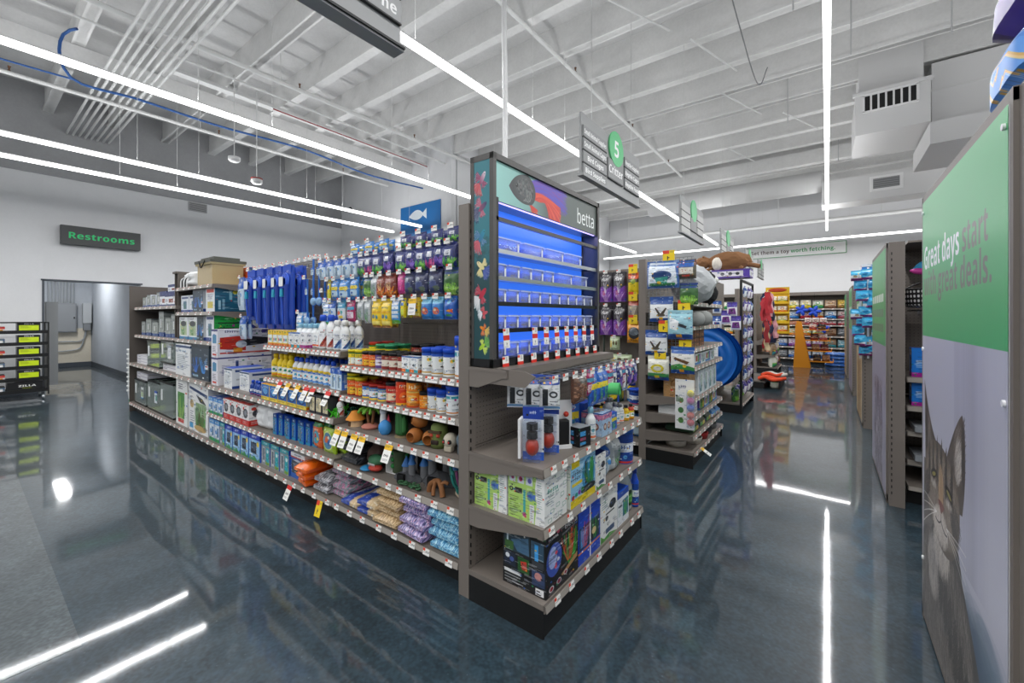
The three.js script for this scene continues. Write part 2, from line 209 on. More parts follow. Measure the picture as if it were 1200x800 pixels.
tile('orangeGreen', 80, 112, [bgr('#e8662a'), ['r', 0, 0, 1, .14, '#2d8d45'], ['e', .5, .55, .34, .26, '#4aa7c0'], ['c', .4, .5, .12, '#c43324'], ['c', .64, .62, .1, '#f3d23c'], ['t', 'SHRIMP', .5, .26, .12, '#fff4d8']]);
tile('limeRound', 96, 96, [bgr('#a9cf2c'), ['c', .5, .5, .4, '#dfe98a'], ['c', .5, .5, .34, '#5c93b8'], ['c', .42, .45, .14, '#e6682e'], ['c', .6, .58, .12, '#2c5fa8'], ['c', .55, .36, .07, '#f4eeda']]);
tile('marine', 160, 128, [bgr('#f1f0f3'), ['t', 'Aquarium   LED Kit', .5, .1, .1, '#4b4a6e'], ['r', .8, .03, .16, .13, '#4a3f86'], ['p', '#cf3524', .05, .3, .5, .24, .5, .78, .05, .7], ['p', '#2a2d33', .3, .5, .62, .28, .98, .34, .9, .56, .5, .62], ['c', .42, .55, .1, '#dfe6ea'], ['r', .05, .82, .9, .05, '#cf3524'], ['r', .28, .68, .16, .14, '#f0a02c']]);
tile('marine2', 160, 96, [bgr('#f1f0f5'), ['r', 0, 0, 1, .06, '#3f3f7c'], ['r', .32, .15, .05, .8, '#2b3f78'], ['r', .52, .2, .1, .75, '#c7cbd6'], ['e', .62, .6, .05, .3, '#3f4450'], ['l', .08, .3, .2, 8, '#77a'], ['r', .7, .3, .22, .3, '#dfe2ea']]);
tile('marineSpine', 32, 160, [bgr('#eceaf2'), ['r', 0, 0, 1, .08, '#3f3f7c'], ['r', .2, .2, .6, .3, '#4a8fb8'], ['l', .2, .6, .6, 5, '#667'], ['r', .2, .86, .6, .06, '#cf3524']]);
tile('aquaWhite', 128, 160, [bgr('#f0f1f0'), ['p', '#1f3a6b', .05, .1, .95, .2, .95, .26, .05, .15], ['p', '#33363a', .4, .25, .72, .3, .9, .4, .6, .38], ['r', .38, .4, .5, .5, '#9bb58c'], ['p', '#5b4a34', .42, .9, .55, .55, .62, .7, .75, .5, .86, .9], ['g', .5, .9, .4, 12, '#3d7a35', 3], ['g', .75, .9, .3, 10, '#5a9a3f', 3], ['e', .6, .9, .3, .06, '#c9a86a'], ['c', .18, .45, .1, '#c7ab72'], ['l', .08, .6, .22, 6, '#889'], ['r', .05, .84, .2, .1, '#3f9ad0']]);
tile('aquaWhiteSide', 48, 160, [bgr('#eef0ee'), ['r', .15, .3, .6, .55, '#4f8f48'], ['g', .45, .85, .6, 10, '#9bc060', 3], ['l', .2, .12, .6, 3, '#556'], ['r', .2, .86, .5, .08, '#c8372c']]);
tile('whiteText', 96, 128, [bgr('#eef1f3'), ['r', 0, .04, 1, .07, '#23406e'], ['t', 'Bow Front', .5, .22, .08, '#3c7fb8'], ['l', .12, .34, .7, 11, '#9aa6b0']]);
tile('darkAqua', 96, 128, [bgr('#33424f'), ['g', .3, .8, .4, 10, '#2d6fd0', 3], ['g', .7, .8, .4, 10, '#3a8fe0', 3], ['r', 0, 0, 1, .1, '#1d262e'], ['r', .78, .55, .16, .12, '#dfe6ea'], ['r', .1, .86, .3, .06, '#9fc0d0']]);
tile('tealSide', 192, 128, [bgr('#155a78'), ['c', .42, .22, .05, '#d9d23c'], ['c', .58, .5, .055, '#d84a86'], ['c', .9, .3, .04, '#d9783c'], ['r', .3, .12, .06, .4, '#7fb3c6'], ['r', .08, .55, .05, .35, '#9fc6d4'], ['r', .16, .5, .05, .4, '#7fa9bf'], ['r', .5, .6, .14, .3, '#5f93ac'], ['r', .72, .12, .1, .3, '#6fa3b8']]);
tile('whiteSpine', 48, 128, [bgr('#e6eaee'), ['r', .1, .1, .8, .14, '#d8402c'], ['r', .2, .6, .6, .25, '#d9c85a'], ['l', .2, .3, .6, 5, '#889']]);
tile('glofish', 192, 128, [bgr('#0f5a26'), ['r', .02, .04, .58, .92, '#12a03c'], ['s', 120, 5, '#0b3d18', '#0f7a2c', '#1fc04a'], ['r', .08, .3, .5, .05, '#0a2c14'], ['r', .08, .5, .45, .04, '#0a2c14'], ['p', '#eef1f4', .62, 0, 1, 0, 1, 1, .62, 1], ['p', '#20349a', .62, .1, .74, .3, .9, .5, .74, .7, .66, .95, .72, .5], ['c', .4, .42, .03, '#c236a0'], ['c', .3, .8, .03, '#c236a0'], ['r', .86, .5, .06, .3, '#c8a08c']]);
tile('kitWhite', 80, 112, [bgr('#edf0f2'), ['r', .12, .2, .76, .62, '#b7c7a4'], ['e', .5, .3, .32, .12, '#3d4347'], ['g', .5, .8, .6, 12, '#4c8a3c', 2], ['r', 0, .88, 1, .12, '#2f86b5'], ['l', .1, .06, .6, 2, '#667']]);
tile('kitBlue', 80, 112, [bgr('#e4e9ef'), ['r', .1, .1, .8, .1, '#33508c'], ['r', .3, .35, .4, .45, '#5b7f9c'], ['r', 0, .86, 1, .14, '#2a4a94'], ['g', .5, .8, .3, 6, '#3d7a35', 2]]);
tile('greyPump', 80, 112, [bgr('#a3a9a6'), ['r', 0, .82, 1, .18, '#33508c'], ['r', .2, .2, .6, .5, '#8a918d'], ['r', .32, .3, .2, .34, '#e4e8e8'], ['r', 0, 0, 1, .08, '#6f7673']]);
tile('navyBox', 112, 80, [bgr('#e8ebf0'), ['r', 0, 0, 1, .34, '#22336f'], ['r', .4, .5, .42, .26, '#8f3a22'], ['r', 0, .88, 1, .12, '#22336f'], ['l', .06, .5, .28, 5, '#667']]);
tile('flatWhite', 112, 32, [bgr('#e9e9ee'), ['r', 0, .1, 1, .12, '#8f86a8'], ['l', .05, .4, .4, 6, '#667']]);
// endcap boxes
tile('bettaGreen', 192, 192, [bgr('#b4d972'), ['r', .74, 0, .26, 1, '#f0f2f0'], ['p', '#b4d972', .7, 0, .78, .04, .74, .3, .79, .6, .73, 1, .7, 1], ['r', .04, .05, .18, .2, '#d8e2e8'], ['r', .27, .05, .18, .2, '#d0d9e2'], ['r', .5, .05, .18, .2, '#d8e2e8'], ['c', .14, .16, .04, '#b04a7a'], ['c', .36, .16, .05, '#c0406a'], ['c', .6, .16, .05, '#6a6ab8'], ['c', .1, .4, .05, '#27302c'], ['c', .1, .4, .025, '#b4d972'], ['r', .2, .35, .2, .11, '#2b2a28'], ['r', .43, .36, .06, .5, '#3fa9a8'], ['c', .46, .86, .05, '#c24a86'], ['f', .62, .46, .14, '#2c4a9c', '#5a7fd0'], ['c', .62, .46, .1, 'rgba(70,110,190,.6)'], ['l', .05, .54, .3, 8, '#7a9a4a'], ['r', .6, .62, .12, .36, '#e6eae6'], ['l', .62, .65, .08, 6, '#99a'], ['t', 'BETTA', .87, .06, .07, '#4b6b86'], ['l', .8, .14, .14, 14, '#a9bcb4']]);
tile('bettaWhite', 128, 192, [bgr('#eff1ef'), ['t', 'aqueon', .3, .22, .05, '#68776f'], ['t', 'Betta', .36, .33, .12, '#2a8f80'], ['t', 'falls kit', .4, .42, .07, '#4a7f78'], ['l', .1, .5, .4, 3, '#9aa'], ...[[.72, .12], [.82, .3], [.7, .5], [.5, .66], [.78, .72], [.25, .72], [.6, .86], [.15, .88]].flatMap(([x, y]) => [['r', x, y, .16, .08, '#7fa898'], ['r', x + .015, y + .01, .13, .06, '#eff1ef']])]);
tile('bettaStarter', 160, 192, [bgr('#8fc6e8'), ['r', .04, .08, .3, .16, '#f0d418'], ['t', 'Aquarium', .3, .36, .1, '#2a3a50'], ['t', 'Starter Kit', .32, .46, .09, '#2a3a50'], ['r', .06, .53, .45, .06, '#e9c91c'], ['e', .7, .5, .26, .34, '#2e86b8'], ['r', .56, .22, .07, .46, '#2a2c30'], ['r', .76, .2, .14, .5, '#3f9a58'], ['g', .75, .72, .4, 14, '#2f7f3a', 4], ['e', .7, .78, .3, .08, '#22262a'], ['r', 0, .84, 1, .16, '#e9cf1c'], ['c', .1, .8, .055, '#c8323c'], ['c', .22, .78, .055, '#2f9a8a'], ['c', .34, .76, .055, '#8a3f9c'], ['c', .46, .74, .055, '#2f7f3a']]);
tile('bettaBlackBack', 192, 256, [bgr('#17181a'), ['t', 'FILTRATION AQUARIUM', .38, .07, .045, '#e9ebea'], ['r', .62, .05, .36, .1, '#1f5a30'], ['c', .82, .1, .05, '#dfe9e0'], ['c', .82, .1, .035, '#1f5a30'], ['r', .05, .15, .58, .32, '#2c3f4a'], ['p', '#4a6f8c', .2, .3, .6, .2, .62, .46, .35, .45], ['r', .1, .17, .04, .2, '#c7d6de'], ['r', .06, .33, .2, .13, '#3f6a34'], ['r', .66, .2, .28, .26, '#39566c'], ['r', .74, .24, .08, .3, '#3fa0e8'], ['r', .68, .48, .26, .1, '#3c4046'], ['r', .05, .5, .26, .2, '#222a3c'], ['c', .12, .56, .05, '#dfe6ea'], ['c', .22, .6, .05, '#4a5fa0'], ['r', .36, .52, .26, .22, '#2c5f2a'], ['p', '#c8402c', .42, .58, .56, .56, .58, .7, .46, .7], ['r', .68, .62, .28, .22, '#3a4a6c'], ['c', .82, .7, .08, '#c98f8a'], ['r', .04, .76, .4, .05, '#dfe2e2'], ['l', .05, .84, .5, 3, '#9a9d9d'], ['r', .76, .87, .18, .1, '#f0f0f0'], ['l', .78, .9, .14, 2, '#222']]);
tile('bettaBlack', 160, 256, [bgr('#141416'), ['t', 'Betta', .76, .14, .11, '#e6e8ea', 'normal'], ['t', 'FLUVAL', .22, .17, .05, '#f0f0f0'], ['c', .36, .12, .05, '#c04a6a'], ['s', 90, 4, '#8a1f2c', '#c02f3a', '#5a1420'], ['e', .24, .5, .22, .24, '#3c56b0'], ['e', .2, .46, .12, .16, '#9fb0e0'], ['c', .3, .42, .04, '#e04a5a'], ['c', .36, .54, .04, '#e8e8f0'], ['c', .28, .62, .04, '#e04a5a'], ['r', .54, .26, .4, .48, '#10251a'], ['g', .74, .76, .5, 26, '#3f9a35', 4], ['g', .7, .7, .4, 12, '#d8502c', 3], ['p', '#b0885a', .44, .82, .96, .68, .96, .76, .5, .86], ['c', .16, .9, .07, '#d8d8dc'], ['c', .38, .88, .07, '#d8d8dc'], ['c', .58, .84, .06, '#d8d8dc'], ['c', .16, .9, .05, '#9a2434'], ['c', .38, .88, .05, '#9a2434'], ['c', .58, .84, .04, '#9a2434']]);
tile('blueTank', 128, 192, [bgr('#1c49c4'), ['r', .04, .38, .92, .38, '#233a5c'], ['r', .1, .42, .3, .3, '#4f8fd0'], ['r', .5, .42, .4, .3, '#2c3338'], ['g', .3, .74, .4, 10, '#c23f5a', 3], ['g', .75, .74, .3, 10, '#3f9a45', 3], ['e', .7, .6, .1, .06, '#d8c08a'], ['r', .5, 0, .05, 1, '#eef0f4'], ['r', 0, .78, 1, .03, '#e07a3a']]);
tile('whiteLamp', 128, 160, [bgr('#eff0ee'), ['t', 'Filter', .3, .1, .08, '#333a40'], ['l', .08, .2, .34, 4, '#9aa'], ['e', .7, .36, .2, .09, '#25282c'], ['r', .62, .3, .16, .1, '#3b3f44'], ['r', .3, .48, .5, .03, '#33373b'], ['e', .36, .58, .08, .05, '#33373b'], ['p', '#4f9a3f', 0, 1, 0, .84, .2, .94, .5, .9, .8, .96, 1, 1], ['r', .3, .78, .5, .1, '#4a5f80']]);
tile('blueSmall', 112, 112, [bgr('#e6ebf1'), ['r', 0, 0, 1, .18, '#2a4fae'], ['r', .44, .3, .5, .5, '#3c7a8c'], ['g', .7, .8, .4, 12, '#4fae4a', 3], ['r', .06, .4, .3, .05, '#345'], ['l', .06, .52, .3, 5, '#8a9']]);
tile('airKit', 96, 96, [bgr('#a9c8e4'), ['r', 0, .08, 1, .2, '#e080a8'], ['t', 'AIR PUMP', .5, .18, .13, '#2a3f86'], ['c', .3, .6, .15, '#8a4a3a'], ['c', .3, .6, .09, '#e6d6c8'], ['c', .68, .6, .15, '#8a4a3a'], ['c', .68, .6, .09, '#e6d6c8'], ['r', 0, 0, 1, .06, '#2a4fae']]);
tile('blisterRed', 72, 144, [bgr('#e9edf0'), ['r', 0, 0, 1, .24, '#1d3fa0'], ['t', 'BULB', .5, .12, .08, '#e9f0fb'], ['r', 0, .84, 1, .16, '#2a62d0']]);
tile('packBlack', 72, 112, [bgr('#eef0f1'), ['r', 0, 0, 1, .16, '#2a4fae'], ['r', .16, .3, .26, .6, '#26282b'], ['e', .68, .5, .2, .12, '#3a3d40'], ['e', .68, .5, .12, .06, '#eef0f1'], ['r', .5, .74, .4, .03, '#888'], ['r', 0, .92, 1, .05, '#5f9fd8']]);
tile('packLeaf', 72, 112, [bgr('#6b4b3a'), ['s', 160, 6, '#8a5f45', '#4c3026', '#b3866a', '#5f3d2e'], ['r', .25, 0, .5, .25, '#2f2a28'], ['t', 'LEAF', .5, .12, .1, '#e8e0d0']]);
tile('packBlueYellow', 72, 112, [bgr('#2a6fd0'), ['r', .05, .3, .9, .2, '#f0d52c'], ['r', .1, .56, .8, .34, '#1d4fb0'], ['g', .5, .92, .6, 10, '#4fae4a', 3], ['t', 'KIT', .5, .16, .2, '#f2f4fa']]);
tile('boxBlackBlue', 72, 72, [bgr('#1b1c1f'), ['r', .05, .2, .5, .24, '#3f9ad8'], ['r', .05, .52, .5, .14, '#b04a6a'], ['r', .05, .74, .5, .14, '#3f9ad8']]);
tile('boxGreenYellow', 96, 64, [bgr('#17351f'), ['e', .3, .55, .22, .3, '#4f9a2c'], ['e', .7, .55, .2, .3, '#e0c82c'], ['t', 'PLANTS', .5, .14, .2, '#e8e24a'], ['r', .9, 0, .1, 1, '#2a4fae']]);
// hanging packs
tile('plantNavy', 96, 112, [bgr('#1c2a72'), ['r', .3, .2, .4, .3, '#e9ebf0'], ['l', .36, .26, .28, 4, '#5a5f86'], ['g', .3, .98, .6, 22, '#4fae3c', 4], ['g', .7, .98, .5, 16, '#7fcf4a', 4]]);
tile('plantMagenta', 96, 112, [bgr('#1c2a72'), ['r', .32, .16, .36, .3, '#e9ebf0'], ['g', .4, .98, .7, 24, '#c0267f', 4], ['g', .7, .98, .5, 16, '#e05a9c', 3]]);
tile('plantPurple', 96, 112, [bgr('#1c2a72'), ['g', .4, .98, .7, 26, '#6a3fb0', 4], ['g', .7, .98, .5, 16, '#9a6fd8', 3], ['r', .34, .14, .34, .28, '#e9ebf0'], ['l', .38, .2, .26, 4, '#667']]);
tile('plantGreen', 96, 112, [bgr('#3c6b34'), ['g', .4, 1, .9, 30, '#7fc43f', 4], ['g', .6, 1, .9, 24, '#a9da5a', 3], ['r', 0, 0, 1, .12, '#27407f']]);
tile('plantRed', 112, 112, [bgr('#7a2a14'), ['g', .4, 1, .9, 30, '#d83a18', 5], ['g', .6, 1, .9, 24, '#f0962c', 4], ['g', .5, .7, .5, 10, '#ffd9a0', 3]]);
tile('navyOrnament', 96, 112, [bgr('#222a55'), ['e', .4, .6, .3, .24, '#3c4a7f'], ['c', .36, .3, .16, '#8a93a0'], ['e', .62, .8, .26, .14, '#4a5a4a'], ['e', .3, .84, .2, .1, '#2f3a66']]);
tile('packMagenta', 64, 112, [bgr('#c0267f'), ['p', '#e860a8', .1, .1, .9, .3, .5, .9]]);
tile('packSilver', 72, 112, [bgr('#b9c0c4'), ['r', .1, .04, .8, .18, '#e9edef'], ['r', .2, .3, .6, .6, '#8f989e'], ['g', .5, .95, .6, 10, '#4f9a45', 3]]);
tile('packYellow', 80, 128, [bgr('#f2cf1b'), ['t', 'VACATION', .5, .2, .1, '#2a4f2c'], ['r', .06, .34, .88, .1, '#e9b31a'], ['c', .34, .58, .14, '#6a7f8a'], ['c', .66, .6, .14, '#3f8a9a'], ['r', .06, .78, .88, .14, '#fbe67a'], ['r', 0, .94, 1, .06, '#a86a2c']]);
tile('packBlueWhite', 72, 128, [bgr('#3f8fd0'), ['r', .1, .2, .8, .16, '#e8eef4'], ['r', .1, .44, .8, .14, '#dfe6ee'], ['r', .1, .64, .8, .14, '#c9d9e8'], ['r', 0, .88, 1, .12, '#5cae3c'], ['r', .1, .04, .8, .12, '#e2e6f0']]);
tile('packOrnBlue', 80, 112, [bgr('#2a7fc8'), ['r', 0, 0, 1, .2, '#7fc6e6'], ['e', .5, .6, .3, .2, '#d96a4a'], ['c', .4, .54, .1, '#f2d8b0'], ['c', .62, .66, .08, '#5a3a8a']]);
tile('packOrnFish', 80, 112, [bgr('#2363c0'), ['c', .5, .14, .14, '#6fc0ea'], ['f', .5, .6, .34, '#f2a01c', '#e85a1c'], ['e', .5, .84, .26, .06, '#3f9a45']]);
tile('packMulti', 80, 112, [bgr('#d6dfe4'), ['r', 0, 0, 1, .3, '#3a9ac0'], ['c', .3, .6, .18, '#e6602c'], ['c', .64, .56, .16, '#35a7a0'], ['r', .3, .78, .5, .16, '#f0d232'], ['t', 'MEDIC', .5, .15, .14, '#fff']]);
tile('packMaroon', 80, 112, [bgr('#a81f5a'), ['r', .06, .2, .88, .18, '#3a9ac0'], ['r', .1, .5, .8, .36, '#e6d8e0'], ['l', .16, .56, .6, 6, '#a06'], ['t', 'CARE', .5, .1, .12, '#fff']]);
tile('packBlueLight', 80, 112, [bgr('#cfe2f0'), ['r', 0, 0, 1, .26, '#2a62c0'], ['t', 'AIR', .5, .13, .16, '#fff'], ['r', .3, .34, .3, .56, '#7f9ab0'], ['c', .7, .5, .12, '#3f8fd8']]);
tile('packBlueYel2', 80, 112, [bgr('#3a86d0'), ['r', .1, .3, .8, .2, '#f2d82c'], ['r', .1, .56, .8, .34, '#bcd8ea'], ['c', .36, .72, .1, '#2a5fa8'], ['t', 'FLOSS', .5, .15, .15, '#f4f8fc']]);
tile('thinYellow', 32, 128, [bgr('#f0dc1c'), ['r', .2, .1, .6, .2, '#2f6fc0'], ['r', .2, .5, .6, .4, '#d9e04a']]);
tile('siphon', 96, 240, [bgr('#1a3ca0'), ['e', .5, .16, .32, .1, '#3f66d0'], ['e', .5, .19, .2, .09, '#1a3ca0'], ['r', .12, .2, .34, .14, '#dfe6f2'], ['l', .16, .22, .26, 3, '#557'], ['r', .3, .36, .08, .6, '#3a62d8'], ['r', .6, .3, .1, .66, '#2a4fc0'], ['r', .1, .4, .14, .08, '#35b3d0'], ['r', .44, .66, .08, .1, '#d8c08a'], ['p', '#3f66d0', .78, .25, .9, .25, .84, .95, .74, .95]]);
tile('net', 48, 240, [bgr('#5f8fc0'), ['r', .3, 0, .4, .5, '#2a5fb0'], ['r', .1, .5, .8, .36, '#8fb3d4'], ['r', .2, .08, .6, .12, '#e6ecf2'], ['r', .3, .86, .4, .14, '#2f77c0']]);
// gondola two
tile('purpleToy', 80, 96, [bgr('#2b2730'), ['t', 'BULLY', .5, .14, .18, '#f0f0f0'], ['p', '#7a3fa8', 0, 1, 0, .5, .3, .4, .6, .55, 1, .4, 1, 1], ['c', .4, .7, .12, '#b03060'], ['g', .5, .98, .8, 12, '#c9a0d8', 3], ['g', .5, .7, .5, 8, '#e6e0ea', 2]]);
tile('yellowTreat', 72, 96, [bgr('#4c4a2a'), ['r', 0, .4, 1, .6, '#e8cf1a'], ['r', 0, 0, 1, .2, '#d9501c'], ['c', .5, .34, .2, '#8fa83c'], ['t', 'CHEW', .5, .1, .14, '#ffe']]);
tile('greyTreat', 72, 96, [bgr('#8f8578'), ['r', 0, 0, 1, .2, '#a83a1c'], ['p', '#c7bfae', .2, .3, .8, .3, .5, .95]]);
tile('brushPack', 80, 112, [bgr('#f0a01c'), ['e', .5, .5, .36, .34, '#33373c'], ['e', .5, .45, .28, .2, '#6a7680'], ['t', 'BRUSH', .5, .9, .12, '#2a2014']]);
tile('smallGreen', 96, 48, [bgr('#cfe0b8'), ['c', .5, .4, .1, '#6a5a3a'], ['c', .8, .4, .1, '#6a5a3a'], ['r', .1, .2, .2, .6, '#e9cf6a']]);
tile('harness', 112, 128, [bgr('#eef1f3'), ['r', 0, 0, 1, .2, '#24509c'], ['p', '#4a4338', .25, .4, .3, .36, .48, .66, .7, .36, .75, .4, .6, .72, .5, .8, .4, .72], ['e', .5, .74, .18, .07, '#5a5348'], ['r', 0, .88, 1, .12, '#24509c'], ['r', .42, .84, .16, .1, '#f0b52c']]);
tile('toyBlue', 144, 128, [bgr('#3a68b0'), ['p', '#dfe9f4', .1, .05, .9, .1, .95, .9, .05, .95], ['e', .5, .5, .3, .22, '#2a4a80'], ['p', '#3a9a8a', .3, .6, .7, .55, .66, .85, .36, .85], ['r', .1, .84, .8, .1, '#3a9a5a'], ['c', .42, .82, .06, '#f0c03c'], ['s', 40, 5, '#fff', '#9fc0ea']]);
tile('collar', 96, 96, [bgr('#5b5648'), ['r', .1, .06, .8, .26, '#2a5fb0'], ['r', .14, .36, .72, .4, '#efe9dc'], ['s', 30, 5, '#6a4a2a', '#c23f2c'], ['r', .3, .82, .4, .1, '#d8402c']]);
tile('tealPack', 112, 128, [bgr('#9fd0dc'), ['r', 0, .84, 1, .16, '#24509c'], ['p', '#3a3f44', .3, .3, .8, .5, .75, .6, .3, .45], ['p', '#f2f6f8', .1, .1, .5, .3, .4, .7, .12, .6], ['r', .36, .86, .24, .1, '#f0a02c']]);
tile('greenHammock', 112, 128, [bgr('#f2f1ea'), ['r', 0, 0, 1, .14, '#2a5fb0'], ['p', '#3f8f45', 0, .7, .4, .6, 1, .75, 1, .9, 0, .9], ['p', '#6a4a2a', .2, .3, .8, .5, .7, .62, .15, .4], ['r', 0, .88, 1, .12, '#24509c'], ['c', .6, .7, .08, '#e8c82c'], ['r', .38, .86, .2, .1, '#f0a02c']]);
tile('yellowHarness', 112, 128, [bgr('#e6e6da'), ['e', .5, .45, .3, .22, '#d8c81c'], ['e', .5, .45, .18, .12, '#e6e6da'], ['r', 0, .7, 1, .2, '#3f8a4a'], ['r', 0, .88, 1, .12, '#24509c'], ['r', .36, .82, .22, .12, '#f0d22c']]);
tile('ballPack', 72, 176, [bgr('#eef0f0'), ['r', 0, .06, 1, .2, '#f4f4f2'], ['t', 'PLAY', .4, .16, .08, '#2a3a6a'], ['c', .3, .42, .14, '#6a8f5a'], ['c', .3, .62, .14, '#4a7f4a'], ['c', .3, .82, .14, '#5a8f4a'], ['r', .05, .34, .2, .12, '#8a9a8a']]);
tile('crate', 96, 64, [bgr('#4c3122'), ['r', .06, .1, .4, .36, '#7a4f33'], ['r', .54, .1, .4, .36, '#7a4f33'], ['r', .06, .54, .4, .36, '#7a4f33'], ['r', .54, .54, .4, .36, '#7a4f33'], ['r', .12, .2, .26, .1, '#c2763a'], ['r', .6, .64, .26, .1, '#c2763a']]);
tile('tissue', 96, 96, [bgr('#dde5ea'), ['r', .3, 0, .1, 1, '#7fa8c0'], ['r', .6, .2, .14, .7, '#5f9a6a'], ['g', .5, .9, .7, 10, '#3f7f9a', 3], ['l', .1, .2, .4, 5, '#889']]);
tile('boxMix', 96, 48, [bgr('#e4e8ea'), ['r', .1, .2, .3, .5, '#c25a2c'], ['r', .5, .1, .2, .8, '#4fae3c'], ['r', .75, .1, .2, .8, '#6a4fc0'], ['r', 0, .8, 1, .2, '#3a7fc0']]);
tile('purpleWhite', 160, 48, [bgr('#ece9f0'), ['r', 0, 0, 1, .2, '#5a3f9a'], ['r', 0, .8, 1, .2, '#5a3f9a'], ['c', .3, .5, .05, '#33363a'], ['c', .5, .5, .05, '#33363a'], ['c', .68, .5, .05, '#33363a'], ['r', .82, .1, .16, .8, '#5a3fb0']]);
tile('purpleSmall', 56, 80, [bgr('#f0eef4'), ['r', 0, 0, 1, .28, '#4a3a9a'], ['p', '#7a3a8a', .2, .4, .8, .36, .9, .9, .1, .9], ['c', .5, .6, .14, '#3a2a4a']]);
tile('blueSmallPack', 56, 80, [bgr('#e9eef4'), ['r', 0, 0, 1, .36, '#24509c'], ['r', .2, .46, .6, .44, '#2f4f8a'], ['c', .5, .2, .14, '#dfe9f4']]);
tile('treatBlue', 112, 112, [bgr('#1f7fe0'), ['r', .28, .06, .5, .2, '#f2f6fa'], ['t', 'Stages', .52, .16, .1, '#1f5fc0'], ['l', .12, .42, .5, 6, '#bfdcf6'], ['p', '#12305a', .55, .35, .9, .3, .92, .7, .7, .8, .72, .5], ['r', 0, .84, 1, .16, '#a81f96']]);
tile('packCyan', 64, 64, [bgr('#3fb0e0'), ['p', '#eef4f8', 0, 1, 1, .6, 1, .8, .3, 1], ['r', 0, .82, 1, .18, '#a82a8a'], ['c', .5, .4, .2, '#2a8fc8']]);
tile('packCyan2', 64, 64, [bgr('#e6ecee'), ['r', 0, 0, 1, .4, '#3fb0e0'], ['r', 0, .76, 1, .24, '#8a2a7a'], ['c', .5, .56, .16, '#b0a48a']]);
tile('zilla', 112, 112, [bgr('#15161a'), ['r', .08, .22, .84, .56, '#c8e01c'], ['t', 'ZILLA', .5, .1, .16, '#f4f4f0'], ['l', .14, .3, .5, 6, '#7a8a12']], true);
tile('zillaText', 160, 112, [bgr('#101114'), ['t', 'ZILLA', .55, .4, .26, '#f4f4f0'], ['t', 'REPTILE', .55, .62, .1, '#c8e01c'], ['r', .06, .78, .7, .14, '#c8e01c']], true);
tile('magRed', 96, 48, [bgr('#e6e2de'), ['r', 0, 0, 1, .4, '#c2342c'], ['r', .1, .5, .5, .3, '#5a6a7a'], ['r', .7, .45, .2, .5, '#e8a02c']]);
tile('magMix', 96, 48, [bgr('#6a7a86'), ['r', .1, .1, .4, .6, '#c9b08a'], ['r', .55, .3, .35, .6, '#e6e6e6'], ['r', 0, 0, .3, .2, '#d8402c']]);
// food bags at the far wall: base colour, band colour
for (const [id, a, b, c] of [['fbYellowGreen', '#e8e0c8', '#e6c81c', '#4f9a3c'], ['fbGreen', '#e6e6d8', '#2f9a5c', '#8fc84a'], ['fbBeige', '#c7a88a', '#8a5f45', '#e6d8c0'], ['fbRed', '#e8e0dc', '#c8243c', '#e86a7a'], ['fbRedYellow', '#e9e2d0', '#e85a1c', '#f0c81c'], ['fbBlue', '#dfe6ee', '#1f7fd0', '#123f86'], ['fbOrange', '#e6ead0', '#f0861c', '#8fc02c'], ['fbPurple', '#e6dde6', '#8a2f9a', '#c78ad0'], ['fbTeal', '#a88a6a', '#2f8f9a', '#6a4a30'], ['fbBrown', '#b08a6a', '#7a4f33', '#c8a884'], ['fbDark', '#2b2526', '#4a3a3a', '#c8a05a'], ['fbWine', '#5a2a30', '#8a3a3a', '#d8c0a8'], ['fbGold', '#d8b84a', '#8a6a1c', '#f0e0a0'], ['fbPink', '#e6d8d4', '#a84a5a', '#6a4a4a'], ['fbSalmon', '#e89a7a', '#c86a4a', '#f0d0b8'], ['fbGrey', '#8f959a', '#5a6066', '#d8dde0'], ['fbWhiteBlue', '#e4e9ee', '#2f6fc8', '#1f4f9a'], ['fbAqua', '#9fc6d0', '#3f8fa0', '#e6f0f0']])
  tile(id, 64, 80, [bgr(a), ['r', 0, .62, 1, .38, b], ['p', c, 0, .7, .5, .55, 1, .7, 1, .62, .5, .48, 0, .62], ['c', .5, .34, .2, b], ['c', .5, .34, .14, a], ['l', .2, .1, .6, 2, '#555'], ['t', 'PET', .5, .84, .14, a]]);
tile('dogBagA', 160, 128, [bgr('#2f1f5a'), ['p', '#4a3086', 0, 0, 1, 0, 1, .3, 0, .5], ['e', .55, .5, .22, .26, '#b5793a'], ['e', .5, .46, .12, .14, '#d9a45a'], ['r', 0, .8, 1, .2, '#241548'], ['t', 'DOG', .3, .2, .2, '#e9c23c']]);
tile('dogBagB', 160, 128, [bgr('#2a7fd8'), ['p', '#3f93e6', 0, 0, .4, 0, .2, .5, 0, .6], ['p', '#c08a4a', .2, .5, .8, .3, .9, .8, .3, .95], ['e', .5, .6, .2, .2, '#8a5a2a'], ['r', .1, .45, .5, .07, '#6fc0ea'], ['r', 0, .9, 1, .1, '#1a4a90'], ['s', 60, 6, '#d9a84a', '#e6c27a']]);
